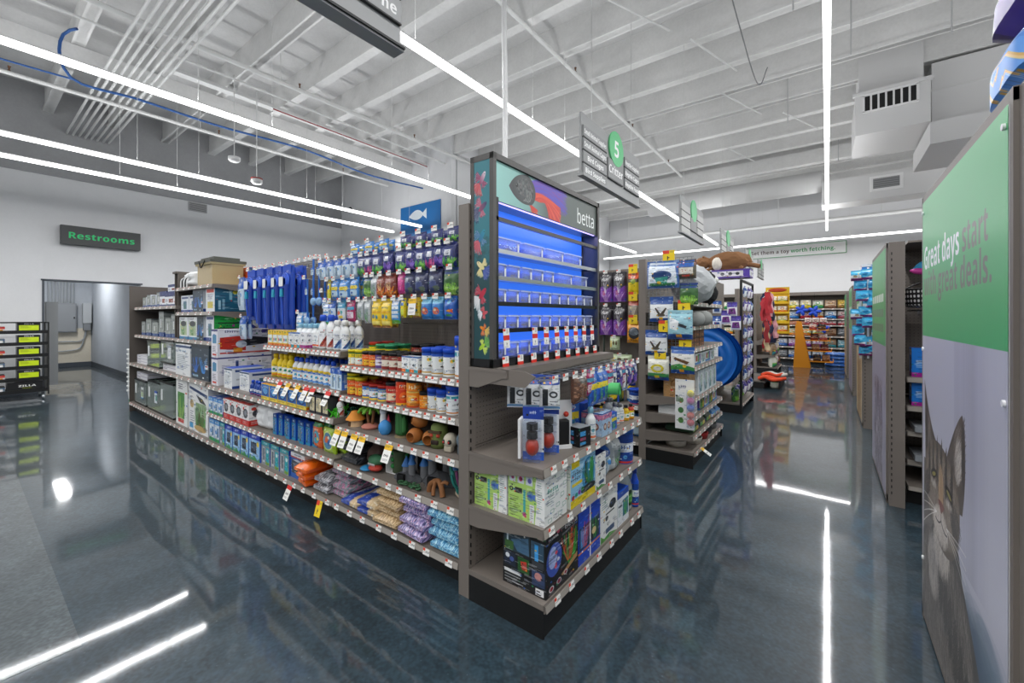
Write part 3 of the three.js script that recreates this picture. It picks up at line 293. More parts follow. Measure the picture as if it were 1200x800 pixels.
// ---------------------------------------------------------------- the room
const X0 = -11.8, X1 = 8.2, Z0 = -16.1, Z1 = 7.0, DECK = 5.74, JB = 5.29;
const plane = (w, h, d) => metreUV(new THREE.BoxGeometry(w, h, d), 1);
struct('floor', metreUV(new THREE.BoxGeometry(X1 + 18.2, .2, Z1 - Z0 + .6).translate((X1 - 18.2) / 2, 0, (Z1 + Z0) / 2), 1), M.floor, 0, -.1, 0);
{ // an older, paler slab inlaid in the floor, cut along straight joints
  const sh = new THREE.Shape(); [[-2.57, -.325], [-10.9, -.325], [-10.9, 4.2], [-2.57, 4.2]].forEach(([x, z], i) => i ? sh.lineTo(x, -z) : sh.moveTo(x, -z));
  const g = new THREE.ExtrudeGeometry(sh, { depth: .0012, bevelEnabled: false }).rotateX(-PI / 2);
  struct('floor_slab', metreUV(g, 1), M.slab, 0, 0, 0);
}
// left wall with the opening to the restroom corridor; the upper part is painted grey
const AZ0 = -2.38, AZ1 = -.98, AH = 2.12, ALX = -17.2;
{
  const t = .16, wx = X0 - t / 2;
  struct('wall_left', merge([plane(t, 4.1, Z1 - AZ1).translate(wx, 2.05, (Z1 + AZ1) / 2), plane(t, 4.1, AZ0 - -7.04).translate(wx, 2.05, (AZ0 - 7.04) / 2), plane(t, 4.1 - AH, AZ1 - AZ0).translate(wx, (4.1 + AH) / 2, (AZ0 + AZ1) / 2)]), M.wall);
  struct('wall_left_upper', plane(t + .02, DECK - 4.1, Z1 + 7.04).translate(wx + .01, (DECK + 4.1) / 2, (Z1 - 7.04) / 2), M.greyWall);
  struct('trim_1', merge([bx(t + .03, .03, AZ1 - AZ0 + .06, wx, AH + .0, (AZ0 + AZ1) / 2), bx(t + .03, AH, .03, wx, AH / 2, AZ1 + .0)]), M.darkBase);
  // corridor
  struct('wall_corridor_back', plane(.1, 2.9, 1.9).translate(ALX - .05, 1.45, -1.65), M.blueGreyWall);
  struct('wall_corridor_back_lower', plane(.03, .98, 1.4).translate(ALX + .015, .6, -1.66), M.cream);
  struct('wall_corridor_right', plane(-ALX + X0 - .16, 2.9, .1).translate((ALX + X0 - .16) / 2, 1.45, AZ0 - .05), M.blueGreyWall);
  struct('wall_corridor_left', plane(-ALX + X0 - .16, 2.9, .1).translate((ALX + X0 - .16) / 2, 1.45, AZ1 + .05), M.blueGreyWall);
  struct('ceiling_corridor', plane(-ALX + X0 - .2, .1, 1.9).translate((ALX + X0 - .2) / 2, 2.97, -1.65), M.wall);
  struct('baseboard_corridor', merge([bx(.02, .12, 1.36, ALX + .045, .06, -1.68), bx(-ALX + X0 - .2, .12, .02, (ALX + X0 - .2) / 2, .06, AZ0 + .012)]), M.darkBase);
  struct('baseboard_left', merge([bx(.02, .12, Z1 - AZ1, X0 + .012, .06, (Z1 + AZ1) / 2), bx(.02, .12, AZ0 + 7.04, X0 + .012, .06, (AZ0 - 7.04) / 2)]), M.darkBase);
}
// the walled-off back rooms, far wall, right wall, wall behind
struct('wall_back_rooms', plane(4.7, DECK, .16).translate(X0 + 2.35, DECK / 2, -7.12), M.wall);
struct('wall_back_rooms_side', plane(.16, DECK, 8.8).translate(-7.18, DECK / 2, -11.64), M.wall);
struct('wall_far', plane(X1 - X0 + .4, DECK, .2).translate((X1 + X0) / 2, DECK / 2, Z0 - .1), M.wall);
struct('wall_right', plane(.2, DECK, Z1 - Z0 + .4).translate(X1 + .1, DECK / 2, (Z1 + Z0) / 2), M.wall);
struct('wall_front', plane(X1 - X0 + .4, DECK, .2).translate((X1 + X0) / 2, DECK / 2, Z1 + .1), M.wall);
{ // roof deck on joists
  const c = struct('ceiling', plane(X1 - X0 + .6, .1, Z1 - Z0 + .6), M.ceiling, (X1 + X0) / 2, DECK + .05, (Z1 + Z0) / 2);
  const L = X1 - X0, web = plane(L, DECK - JB, .085), flange = plane(L, .05, .14);
  for (let z = -2.79 + .875 * 11; z > Z0; z -= .875) {
    const j = part(c, 'joist', web, M.joist, 0, -(DECK - JB) / 2 - .05, z - (Z1 + Z0) / 2);
    part(j, 'joist_flange', flange, M.joist, 0, -(DECK - JB) / 2 + .025, 0);
  }
  for (const x of [-8.6, 3.4]) part(c, 'girder', plane(.16, .26, Z1 - Z0), M.joist, x - (X1 + X0) / 2, JB - DECK - .19, 0);
  part(c, 'girder', plane(L, .3, .2), M.joist, 0, JB - DECK - .21, -12.0 - (Z1 + Z0) / 2);
}
// ---------------------------------------------------------------- linear strip lights, each 2.44 m luminaire a lamp of its own
M.lamp = new THREE.MeshStandardMaterial({ color: 0xffffff, emissive: 0xffffff, emissiveIntensity: 3 });
const LY = 3.6, rows = [[0, 5.4, -13.2, 'over the main aisle'], [-2.67, 5.4, -14, 'over the betta display'], [-5.23, 5.4, -14, 'over the fish aisle shelves'], [-7.88, 5.4, -6.8, 'in the inner row near the restroom wall'], [-8.95, 5.4, -6.8, 'in the row closest to the restroom wall'], [2.6, 5.4, -13.2, 'over the cat panel shelving'], [5.2, 5.4, -13.2, 'past the cat panel shelving']];
function luminaire(x, z, len, along, where) {
  const g = thing('strip_light', 'slim white linear strip light hung ' + where, 'ceiling light', 'strip lights ' + where, x, LY, z, along ? PI / 2 : 0);
  part(g, 'diffuser', box(.05, .046, len - .01), M.lamp, 0, .014, 0);
  part(g, 'housing', box(.04, .016, len - .012), M.whitePaint, 0, .045, 0);
  for (const s of [-1, 1]) part(g, 'hanger_cable', cyl(.0025, .0025, DECK - LY - .08, 5), M.conduit, 0, (DECK - LY) / 2 + .04, s * len * .35);
  for (const [dy, k, r] of [[-.012, LAMP_DOWN, -PI / 2], [.056, LAMP_UP, PI / 2]]) {
    const l = new THREE.RectAreaLight(0xffffff, k * 1.66, .048, len - .03); l.position.set(0, dy, 0); l.rotation.x = r; l.name = 'strip_glow'; g.add(l);
  }
}
for (const [x, a, b, where] of rows) { const n = Math.round((a - b) / 2.44), len = (a - b) / n; for (let i = 0; i < n; i++) luminaire(x, a - (i + .5) * len, len, false, where); }
for (let i = 0; i < 5; i++) luminaire(-5.6 + i * 2.3, -14.75, 2.3, true, 'across the far end of the store');
{ const g = thing('corridor_light', 'white surface light on the corridor ceiling', 'ceiling light', null, -15.2, 2.9, -1.55); part(g, 'diffuser', box(1.2, .04, .2), M.lamp, 0, -.02, 0); part(g, 'housing', box(1.24, .02, .26), M.whitePaint, 0, -.0, 0); const l = new THREE.RectAreaLight(0xffffff, 38, 1.2, .2); l.position.y = -.045; l.rotation.x = -PI / 2; l.name = 'corridor_glow'; g.add(l); }

// ---------------------------------------------------------------- pipes, conduits, ducts, sensors under the roof
const pipeZ = (name, label, x, y, z0, z1, r, mat, heads = 0) => {
  const g = thing(name, label, 'pipe', null, x, y, (z0 + z1) / 2); part(g, 'pipe_run', cyl(r, r, Math.abs(z1 - z0), 12), mat, 0, 0, 0, PI / 2);
  for (let i = 0; i < heads; i++) { const z = (z1 - z0) * ((i + .5) / heads - .5); part(g, 'pipe_hanger', cyl(.006, .006, DECK - y - .02, 6), M.conduit, 0, (DECK - y) / 2, z + .3); part(g, 'sprinkler_head', lathe([[0, 0], [.02, .005], [.008, .02], [.014, .05], [.02, .07]], 8), std(0x6b4a34, .4), 0, r, z); }
  return g;
};
pipeZ('sprinkler_pipe', 'white sprinkler main running under the joists above the fish aisle', -6.94, 5.15, 5, -11.8, .035, M.conduit, 7);
pipeZ('sprinkler_pipe', 'white sprinkler pipe beside the restroom wall lights', -9.33, 4.9, 6, -6.9, .03, M.conduit, 5);
pipeZ('sprinkler_pipe', 'white sprinkler pipe crossing above the aisle number signs', -3.13, 5.2, 5, -11.8, .03, M.conduit, 7);
pipeZ('conduit_run', 'slim white conduit beside the sprinkler main', -7.3, 5.08, 2, -11.7, .016, M.conduit, 0);
pipeZ('red_conduit', 'thin red fire alarm cable run on a white rail', -7.9, 5.13, -3.4, -7.0, .011, std(0x8f2f35, .5), 0);
solo('cable_tray_rail', 'flat white steel rail carrying the red cable', 'rail', null, box(.14, .05, 5), M.conduit, -7.98, 5.18, -4.5);
solo('blue_hose', 'blue flexible pipe snaking along the ceiling', 'pipe', null, tube([[-7.95, 5.24, -.96], [-8.1, 5.22, -.88], [-8.12, 5.1, -.83], [-8.1, 4.8, -.83], [-8.15, 4.63, -.95], [-8.05, 4.6, -1.6], [-8.1, 4.6, -2.6], [-8.0, 4.62, -4], [-8.15, 4.58, -5.5], [-8.0, 4.6, -6.95]], .018, 60), std(0x2a5a9c, .4));
solo('blue_hose', 'straight end of blue pipe running toward the front wall', 'pipe', null, tube([[-8.2, 4.65, -.95], [-8.15, 4.6, 0], [-8.0, 4.62, 3]], .012, 20), std(0x2a5a9c, .4));
for (let i = 0; i < 8; i++) {
  const z = -1.28 - i * .085, g = [[-5.2, 4.97, z - .02], [-8, 4.97, z], [-11.2, 4.97, z], [-11.76, 4.97, z]];
  solo('electrical_conduit', 'white conduit in a bank of eight running to the restroom wall', 'conduit', 'bank of parallel conduits', tube(g, .018, 24), M.conduit);
}
for (const [x, y, z, len, lab, red] of [[-7.6, 3.95, -2.68, 1.3, 'white occupancy sensor hung on a rod near the ceiling strip', 0], [-7.8, 3.74, -3.09, 1.5, 'white smoke detector with a red base hung on a rod', 1]]) {
  const g = thing('ceiling_sensor', lab, 'sensor', null, x, y, z);
  part(g, 'rod', cyl(.008, .008, len, 6), M.conduit, 0, len / 2 + .05, 0); part(g, 'body', lathe([[0, -.05], [.06, -.045], [.085, -.02], [.085, .03], [.02, .05], [0, .05]], 16), M.white);
  if (red) part(g, 'red_base', cyl(.09, .09, .018, 16), std(0xa33630, .5), 0, .04, 0);
}
solo('power_drop', 'white power cord dropping from the ceiling to the betta display', 'cord', null, tube([[-1.62, 5.3, -2.1], [-1.6, 4.2, -2.06], [-1.66, 3.4, -2.12], [-1.62, 2.8, -2.08], [-1.6, 2.2, -2.05]], .017, 30), M.white);
solo('hanging_cable', 'loose grey cable hanging in curves from the joists', 'cable', null, tube([[-.9, 5.3, -4.6], [-.82, 4.9, -4.7], [-.8, 4.75, -5.4], [-.75, 4.6, -6.6], [-.72, 5.2, -7.4]], .007, 30), std(0x77787a, .6));
for (const [x, z, a] of [[-1.9, -5.1, .5], [-1.3, -6.6, .4], [-1.2, -8.4, .45], [-2.2, -3.7, .5], [-.4, -9.8, .5], [-1.6, -11.0, .4]]) { const o = solo('brace_rod', 'short white brace rod slung between joists', 'rod', 'brace rods between the joists', cyl(.014, .014, 1.1, 7), M.conduit, x, 5.2, z, 0); o.rotation.set(PI / 2 - .12, 0, a); }
for (const [x, z] of [[-.3, -5.6], [.25, -7], [-.55, -8.8], [.2, -11.6], [1.2, -7.2]]) solo('threaded_rod', 'thin grey threaded rod hanging from the roof', 'rod', 'threaded rods under the roof', cyl(.009, .009, .9, 6), std(0xb9babb, .5), x, 5.28, z);
{ // supply diffuser box, trunk and side duct
  const g = thing('air_diffuser', 'white rectangular air supply box with a dark slotted grille', 'vent', null, .79, 0, -9.2);
  part(g, 'plenum', box(.86, .62, 1.2), M.whitePaint, 0, 4.6, 0); part(g, 'drop_duct', box(.76, .8, .8), M.whitePaint, 0, 5.3, 0); part(g, 'flange', box(.92, .05, .06), M.whitePaint, 0, 4.93, .6);
  const f = part(g, 'grille_frame', merge([bx(.64, .03, .02, 0, .13, 0), bx(.64, .03, .02, 0, -.13, 0), bx(.03, .26, .02, -.31, 0, 0), bx(.03, .26, .02, .31, 0, 0)]), M.white, -.02, 4.76, .612);
  part(g, 'opening', box(.6, .24, .01), M.black, -.02, 4.76, .602);
  for (let i = 0; i < 6; i++) part(f, 'slat', box(.022, .24, .012), M.white, -.22 + i * .088, 0, .004, 0, .4);
  const d = thing('supply_duct', 'large white rectangular duct beside the air diffuser', 'duct', null, 1.66, 0, -9.4);
  part(d, 'duct_body', box(.78, 1.0, 1.0), M.whitePaint, 0, 4.76, 0); part(d, 'lower_box', box(.95, .32, 1.5), M.whitePaint, .02, 4.1, .1); part(d, 'seam', box(.8, .02, 1.02), M.conduit, 0, 4.85, 0);
  const r = thing('spiral_duct', 'long round white spiral duct crossing near the far end', 'duct', null, -2.2, 4.72, -12.7);
  part(r, 'duct_body', cyl(.26, .26, 4.2, 28), M.whitePaint, 0, 0, 0, 0, 0, PI / 2); for (let i = 0; i < 7; i++) part(r, 'duct_band', cyl(.268, .268, .03, 28), M.conduit, -1.9 + i * .62, 0, 0, 0, 0, PI / 2);
  const q = thing('rectangular_duct', 'long flat white duct with a small grey register', 'duct', null, 1.75, 4.35, -12.7);
  part(q, 'duct_body', box(3.7, .56, .6), M.whitePaint); part(q, 'register_frame', box(.56, .34, .02), M.white, -.7, .05, .305); const rg = part(q, 'register', box(.44, .22, .02), std(0x77797b, .6), -.7, .05, .311); for (let i = 0; i < 5; i++) part(rg, 'slat', box(.44, .014, .012), std(0x9a9b9c, .6), 0, -.09 + i * .045, .01);
  pipeZ('roof_pipe', 'white roof drain pipe above the far wall', 3.4, 4.7, -8, -15.9, .05, M.conduit, 0).rotation.y = 0;
  const w = thing('far_wall_pipe', 'white horizontal pipe along the top of the far wall', 'pipe', null, 0, 4.25, -15.3); part(w, 'pipe_run', cyl(.055, .055, 15, 14), M.conduit, 0, 0, 0, 0, 0, PI / 2); for (let i = 0; i < 6; i++) part(w, 'pipe_hanger', cyl(.008, .008, 1.0, 6), M.conduit, -6 + i * 2.4, .55, 0);
  const wv = thing('wall_vent', 'small grey return vent high on the restroom wall', 'vent', null, X0, 3.98, -3.4); part(wv, 'frame', box(.03, .2, .36), std(0xaaaaab, .6), .015, 0, 0); for (let i = 0; i < 5; i++) part(wv, 'slat', box(.012, .016, .32), std(0x7a7a7b, .6), .034, -.07 + i * .035, 0);
}
// big blue banner on the back-room wall with a pale fish on it
{ const g = thing('blue_banner', 'large blue wall banner with a pale fish shape', 'banner', null, -8.2, 3.86, -7.028); part(g, 'panel', box(1.5, .8, .02), std(0x1f6db0, .6)); const f = new THREE.Shape(); f.moveTo(-.3, 0); f.quadraticCurveTo(0, .26, .22, .04); f.lineTo(.36, .14); f.lineTo(.36, -.12); f.lineTo(.22, -.02); f.quadraticCurveTo(0, -.2, -.3, 0); part(g, 'fish_shape', new THREE.ExtrudeGeometry(f, { depth: .006, bevelEnabled: false }), std(0xdfe8ee, .6), -.1, .12, .01); }
{ const g = thing('security_camera', 'small white dome camera on the back-room wall corner', 'camera', null, -11.2, 4.6, -7.015); part(g, 'base', cyl(.06, .06, .05, 14), M.white, 0, 0, 0, PI / 2); part(g, 'dome', sph(.05), M.black, 0, 0, .04); }

// ---------------------------------------------------------------- signs
const textTex = (w, h, draw) => new THREE.MeshStandardMaterial({ map: canvasTexture(w, h, draw), roughness: .55 });
const flat = (w, h) => once(`p${w},${h}`, () => new THREE.PlaneGeometry(w, h));
{
  const g = thing('restroom_sign', 'dark grey sign board with green Restrooms lettering', 'sign', null, X0 + .09, 3.0, -1.77, PI / 2);
  part(g, 'board', box(1.16, .36, .12), std(0x4a4c4d, .6));
  part(g, 'lettering', flat(1.14, .34), textTex(512, 154, (c, w, h) => { c.fillStyle = '#4a4c4d'; c.fillRect(0, 0, w, h); c.fillStyle = '#2fd07a'; c.font = 'bold 76px sans-serif'; c.textAlign = 'center'; c.textBaseline = 'middle'; c.save(); c.translate(w / 2, h / 2); const k = w * .86 / c.measureText('Restrooms').width; c.scale(k, 1); c.fillText('Restrooms', 0, 2); c.restore(); }), 0, 0, .0615);
  const t = thing('wall_slogan_sign', 'long white wall sign with green border reading get them a toy worth fetching', 'sign', null, -.85, 3.53, Z0 + .02);
  part(t, 'board', box(2.65, .37, .03), std(0xf1f2f1, .6)); part(t, 'border', merge([bx(2.65, .016, .01, 0, .177, .016), bx(2.65, .016, .01, 0, -.177, .016), bx(.016, .37, .01, 1.317, 0, .016), bx(.016, .37, .01, -1.317, 0, .016)]), std(0x2f9a55, .6));
  part(t, 'lettering', flat(2.58, .3), textTex(1024, 119, (c, w, h) => { c.fillStyle = '#f1f2f1'; c.fillRect(0, 0, w, h); c.font = 'bold 62px sans-serif'; c.textBaseline = 'middle'; c.save(); c.translate(30, h / 2); c.scale(.98, 1); c.fillStyle = '#5b4a48'; c.fillText('Get them a toy ', 0, 0); const k = c.measureText('Get them a toy ').width; c.fillStyle = '#2f9a55'; c.fillText('worth fetching.', k, 0); c.restore(); }), 0, 0, .017);
}
// hanging aisle signs: two-sided boards facing along the shelving
function aisleSign(z, label, number, left, mid, right, faint) {
  const g = thing('aisle_sign', label, 'sign', null, -1.49, 2.74, z, PI / 2), W = 1.22, grey = std(0xa2a3a4, .55), dark = std(0x3c3d3e, .5);
  part(g, 'board', box(W, .46, .018), grey); part(g, 'bottom_rail', box(W, .02, .05), grey, 0, -.24, 0);
  for (const s of [-1, 1]) part(g, 'hanger_cable', cyl(.003, .003, DECK - 2.96, 5), M.conduit, s * .42, (DECK - 2.74) / 2 + .11, 0);
  const slat = (w, h, txt, x, y, size) => {
    const p = part(g, 'name_slat', box(w, h, .012), std(faint ? 0xbdbdbc : 0x969798, .5), x, y, .016);
    part(p, 'slat_edge', box(w, .008, .016), dark, 0, -h / 2, .0);
    if (txt) part(p, 'lettering', flat(w * .98, h * .9), once('st' + txt + w + h, () => textTex(256, Math.round(256 * h / w), (c, cw, ch) => { c.fillStyle = '#969798'; c.fillRect(0, 0, cw, ch); c.fillStyle = '#fff'; c.font = `bold ${ch * size}px sans-serif`; c.textAlign = 'center'; c.textBaseline = 'middle'; c.save(); c.translate(cw / 2, ch / 2); const k = Math.min(1, cw * .95 / c.measureText(txt).width); c.scale(k, 1); c.fillText(txt, 0, 0); c.restore(); })), 0, 0, .0072);
  };
  left.forEach((t, i) => slat(.42, .088, t, -.39, .09 - i * .097, .66)); if (mid) slat(.32, .17, mid, .01, -.06, .62); right.forEach((t, i) => slat(.36, .088, t, .39, .09 - i * .097, .66));
  const d = part(g, 'number_disc', cyl(.15, .15, .014, 36), std(0x6bcb8d, .5), .02, .14, .018, PI / 2);
  if (number) part(d, 'number', new THREE.CircleGeometry(.148, 36), textTex(128, 128, (c, w, h) => { c.fillStyle = '#6bcb8d'; c.fillRect(0, 0, w, h); c.fillStyle = '#fff'; c.font = 'bold 84px sans-serif'; c.textAlign = 'center'; c.textBaseline = 'middle'; c.fillText(number, w / 2, h / 2 + 2); }), 0, .0075, 0, -PI / 2);
  return g;
}
aisleSign(-3.446, 'hanging grey aisle sign with green number five disc reading Critter', '5', ['Small Animal Supplies', 'Small Animal Cages', 'Bird Cages', 'Bird Supplies'], 'Critter', ['Reptile Supplies', 'Reptile Cages', 'Reptile Food']);
aisleSign(-6.12, 'hanging aisle sign with green disc in front of the round duct', '', ['', '', '', ''], ' ', ['', '', ''], 1);
aisleSign(-8.65, 'far hanging aisle sign above the hanging dog toys', '', ['', '', '', ''], ' ', ['', '', ''], 1);
aisleSign(-11.4, 'small distant aisle sign beside the slogan board', '', ['', '', '', ''], ' ', ['', '', ''], 1);
aisleSign(-13.6, 'most distant aisle sign in front of the far wall shelves', '', ['', '', '', ''], ' ', ['', '', ''], 1);
{ const g = thing('aisle_sign', 'hanging grey aisle sign seen from below ending in the letters ne', 'sign', null, -1.49, 2.8, -.55, PI / 2), grey = std(0xa9aaab, .55), dark = std(0x2c2d2e, .5);
  part(g, 'board', box(1.22, .46, .018), grey); part(g, 'bottom_rail', box(1.22, .012, .07), grey, 0, -.235, .0); part(g, 'rail_groove', box(1.22, .01, .02), dark, 0, -.228, .034);
  for (const s of [-1, 1]) part(g, 'hanger_cable', cyl(.003, .003, DECK - 3.02, 5), M.conduit, s * .42, (DECK - 2.8) / 2 + .11, 0);
  const p = part(g, 'name_slat', box(.36, .1, .012), grey, .425, -.07, .016); part(p, 'slat_edge', box(.36, .007, .016), dark, 0, -.05, 0);
  part(p, 'lettering', flat(.35, .09), textTex(256, 66, (c, w, h) => { c.fillStyle = '#a9aaab'; c.fillRect(0, 0, w, h); c.fillStyle = '#fff'; c.font = 'bold 50px sans-serif'; c.textAlign = 'right'; c.textBaseline = 'middle'; c.fillText('ne', w * .95, h / 2); }), 0, 0, .0072);
  const p2 = part(g, 'name_slat', box(.36, .1, .012), grey, .425, .04, .016); part(p2, 'slat_edge', box(.36, .007, .016), dark, 0, -.05, 0);
}
// ---------------------------------------------------------------- electrical gear in the corridor, display rack
{
  const g = thing('breaker_cabinet', 'wide grey electrical cabinet on the corridor end wall', 'cabinet', null, ALX + .1, .98, -1.8); part(g, 'cabinet', rbox(.14, .82, .5, .01), std(0x8a8d90, .45), 0, .41, 0); part(g, 'door', box(.012, .76, .44), std(0x94979a, .4), .076, .41, 0); part(g, 'latch', box(.02, .05, .025), M.black, .085, .41, -.2);
  const h = thing('meter_box', 'tall pale metal box with grey side beside the panel', 'box', null, ALX + .12, 1.18, -2.26); part(h, 'cabinet', rbox(.2, .58, .18, .01), std(0xb9bcbe, .4), 0, .34, 0); part(h, 'lower_box', box(.16, .2, .14), std(0x85888b, .45), 0, -.05, 0);
  for (let i = 0; i < 8; i++) solo('corridor_conduit', 'thin silver conduit rising from the electrical panel', 'conduit', 'conduits above the corridor panel', cyl(.016, .016, 1.08, 8), std(0xb5b8ba, .3, { metalness: .6 }), ALX + .07, 2.34, -1.52 - i * .068);
  for (const [y, a] of [[.72, 0], [.46, 1]]) solo('corridor_conduit', a ? 'lower bent silver conduit along the cream wall' : 'upper silver conduit along the cream wall', 'conduit', null, tube([[ALX + .08, y, -1.2], [ALX + .08, y, -1.9], [ALX + .08, y + a * .06, -2.12], [ALX + .08, y + .3 * a + .1, -2.22], [ALX + .08, 1.1, -2.25]], .018, 30), std(0xb5b8ba, .3, { metalness: .6 }));
  const dr = thing('open_door', 'narrow grey door leaf standing open at the corridor entrance', 'door', null, X0 - .3, 0, AZ1 - .14); part(dr, 'leaf', box(.05, 1.62, .16), std(0x8d9092, .5), 0, .9, 0); part(dr, 'hinge_post', cyl(.02, .02, 1.7, 10), std(0xa7aaac, .4), .0, .85, .1);
}
{ // black wire rack with reptile goods against the left wall
  const g = thing('wire_rack', 'black wire display rack on wheels against the restroom wall', 'display rack', null, -11.1, 0, -.5, PI / 2);
  const bars = []; const H = 1.25, W = .92; for (const x of [-W / 2, W / 2]) for (const z of [-.28, .28]) bars.push(bx(.018, H, .018, x, H / 2 + .08, z));
  part(g, 'frame', merge([...bars, bx(W, .018, .018, 0, 1.32, .28), bx(W, .018, .018, 0, 1.32, -.28), bx(.018, .018, .56, -W / 2, 1.32, 0), bx(.018, .018, .56, W / 2, 1.32, 0)]), M.black);
  for (let i = 0; i < 6; i++) { const sh = part(g, 'wire_shelf', merge([bx(W, .012, .012, 0, 0, .28), bx(W, .012, .012, 0, 0, -.28), ...Array.from({ length: 9 }, (_, k) => bx(.008, .008, .56, -W / 2 + .05 + k * .102, 0, 0))]), M.black, 0, .14 + i * .2, 0); part(sh, 'shelf_lip', box(W, .05, .006), M.blackGloss, 0, .025, .285); }
  part(g, 'mesh_side', new THREE.BoxGeometry(.006, 1.0, .5), new THREE.MeshPhysicalMaterial({ color: 0x1a1a1a, roughness: .8, transmission: .45, thickness: 0 }), W / 2, .65, 0);
  for (const x of [-.4, .4]) for (const z of [-.25, .25]) part(g, 'caster', cyl(.04, .04, .03, 12), M.chrome, x, .04, z, 0, 0, PI / 2);
  const rows = [['zillaText', .15], ['zilla', .35], ['zilla', .55], ['zilla', .75], ['zilla', .95], ['zilla', 1.155]];
  rows.forEach(([t, y], i) => {
    solo('reptile_product_box', i ? 'black box with lime green panel on the wire rack' : 'large black box with white lettering low on the wire rack', 'box', i ? 'lime panel boxes on the wire rack' : null, cartonGeo(i ? .26 : .4, i ? .155 : .17, .3, t, 'darkGrey'), M.print, -11.0, y + (i ? .078 : .085), i ? -.74 : -.7, PI / 2);
    solo('magazine_stack', i % 2 ? 'pile of red topped leaflets on the wire rack' : 'pile of mixed leaflets on the wire rack', 'leaflets', i % 2 ? 'red topped leaflet piles' : 'mixed leaflet piles', cartonGeo(.24, .1, .26, i % 2 ? 'magRed' : 'magMix', 'darkGrey'), M.paper, -11.0, y + .05, -.36, PI / 2);
  });
}
{ // tall stack of white buckets by the shelf end
  let y = 0; const geo = lathe([[.0, 0], [.105, 0], [.135, .27], [.145, .27], [.145, .29], [.128, .29], [.1, .02], [0, .02]], 24);
  for (let i = 0; i < 10; i++) { const b = solo('white_bucket', 'white plastic bucket in a tall nested stack beside the end shelf', 'bucket', 'nested white buckets', geo, std(0xe9ebea, .45), -8.62, y, -1.72); if (!i) part(b, 'green_print', new THREE.CylinderGeometry(.121, .115, .1, 12, 1, true, -.2, 1.0), std(0x2fa04f, .5), 0, .1, 0); y += .07; }
}
// ---------------------------------------------------------------- shelving
// Local frame: x along the unit 0..w, z from the back panel (0) towards the shopper, y up.
function hole(w, h) { return once(`pp${w},${h}`, () => metreUV(new THREE.BoxGeometry(w, h, .014), 1)); }
const tagGeo = () => once('tagG', () => { const g = new THREE.BoxGeometry(.05, .034, .002); remap(g, 'tag'); return g; });
function shelfGeo(w, d) {
  return once(`sh${w},${d}`, () => {
    const br = new THREE.Shape(); br.moveTo(0, 0); br.lineTo(d, 0); br.lineTo(d, -.035); br.lineTo(.06, -.1); br.lineTo(0, -.1);
    const side = new THREE.ExtrudeGeometry(br, { depth: .004, bevelEnabled: false }).rotateY(-PI / 2);
    return merge([bx(w, .018, d, w / 2, -.009, d / 2), bx(w, .04, .006, w / 2, -.02, d), bx(w, .006, .03, w / 2, -.04, d - .012), side.clone().translate(.006, 0, 0), side.clone().translate(w - .002, 0, 0)]);
  });
}
function addShelf(g, w, y, d, tags = 10, x = 0) {
  const s = part(g, 'shelf', shelfGeo(w, d), M.metal, x, y, 0);
  const st = part(s, 'price_strip', box(w - .01, .036, .004), M.strip, w / 2, -.02, d + .006, -.18);
  for (let i = 0; i < tags; i++) part(s, 'price_tag', tagGeo(), M.paper, (i + .5 + (rnd() - .5) * .3) * w / tags, -.02, d + .0105, -.18);
  return s;
}
function unit(name, label, group, { x, z, ry = 0, w = 1.22, h = 1.98, depth = .56, shelves = [], deckTags = 8, ends = [1, 1], deckY = .15, rear = false }) {
  const g = thing(name, label, 'shelving', group, x, 0, z, ry);
  for (const k of [0, 1]) if (ends[k]) part(g, 'upright', box(.035, h, .05), M.metal, k ? w - .0175 : .0175, h / 2, -.03);
  const n = 3, ph = (h - deckY) / n; for (let i = 0; i < n; i++) part(g, 'back_panel', hole(w - .004, +(ph - .004).toFixed(4)), M.peg, w / 2, deckY + ph * (i + .5), -.008);
  const d = part(g, 'base_deck', merge([bx(w, .025, depth, w / 2, -.0125, depth / 2), bx(w, .035, .006, w / 2, -.0175, depth)]), M.metal, 0, deckY, 0);
  part(d, 'price_strip', box(w - .01, .03, .004), M.strip, w / 2, -.02, depth + .006, -.18);
  for (let i = 0; i < deckTags; i++) part(d, 'price_tag', tagGeo(), M.paper, (i + .5 + (rnd() - .5) * .3) * w / deckTags, -.02, depth + .011, -.18);
  part(g, 'kick_plate', box(w, deckY - .03, .015), M.black, w / 2, (deckY - .03) / 2, depth - .07);
  for (const [y, dd, t] of shelves) addShelf(g, w, y, dd, t ?? 10);
  return g;
}
const hookGeo = (len) => once('hk' + len, () => merge([new THREE.CylinderGeometry(.0025, .0025, len, 6).rotateX(PI / 2).translate(0, 0, len / 2), bx(.02, .03, .004, 0, 0, .004)]));
function hook(g, x, y, len = .3) { const h = part(g, 'peg_hook', hookGeo(len), M.wire, x, y, 0); part(h, 'price_tag', tagGeo(), M.paper, 0, .012, len + .004); return h; }
function bigTag(g, id, x, y, z, tilt = .5) { tilt = -tilt; return part(g, 'hanging_price_card', once('bt' + id, () => remap(new THREE.BoxGeometry(.07, .105, .0015).translate(0, -.0525, 0), id)), M.paper, x, y, z, tilt, 0, rnd(-.06, .06)); }

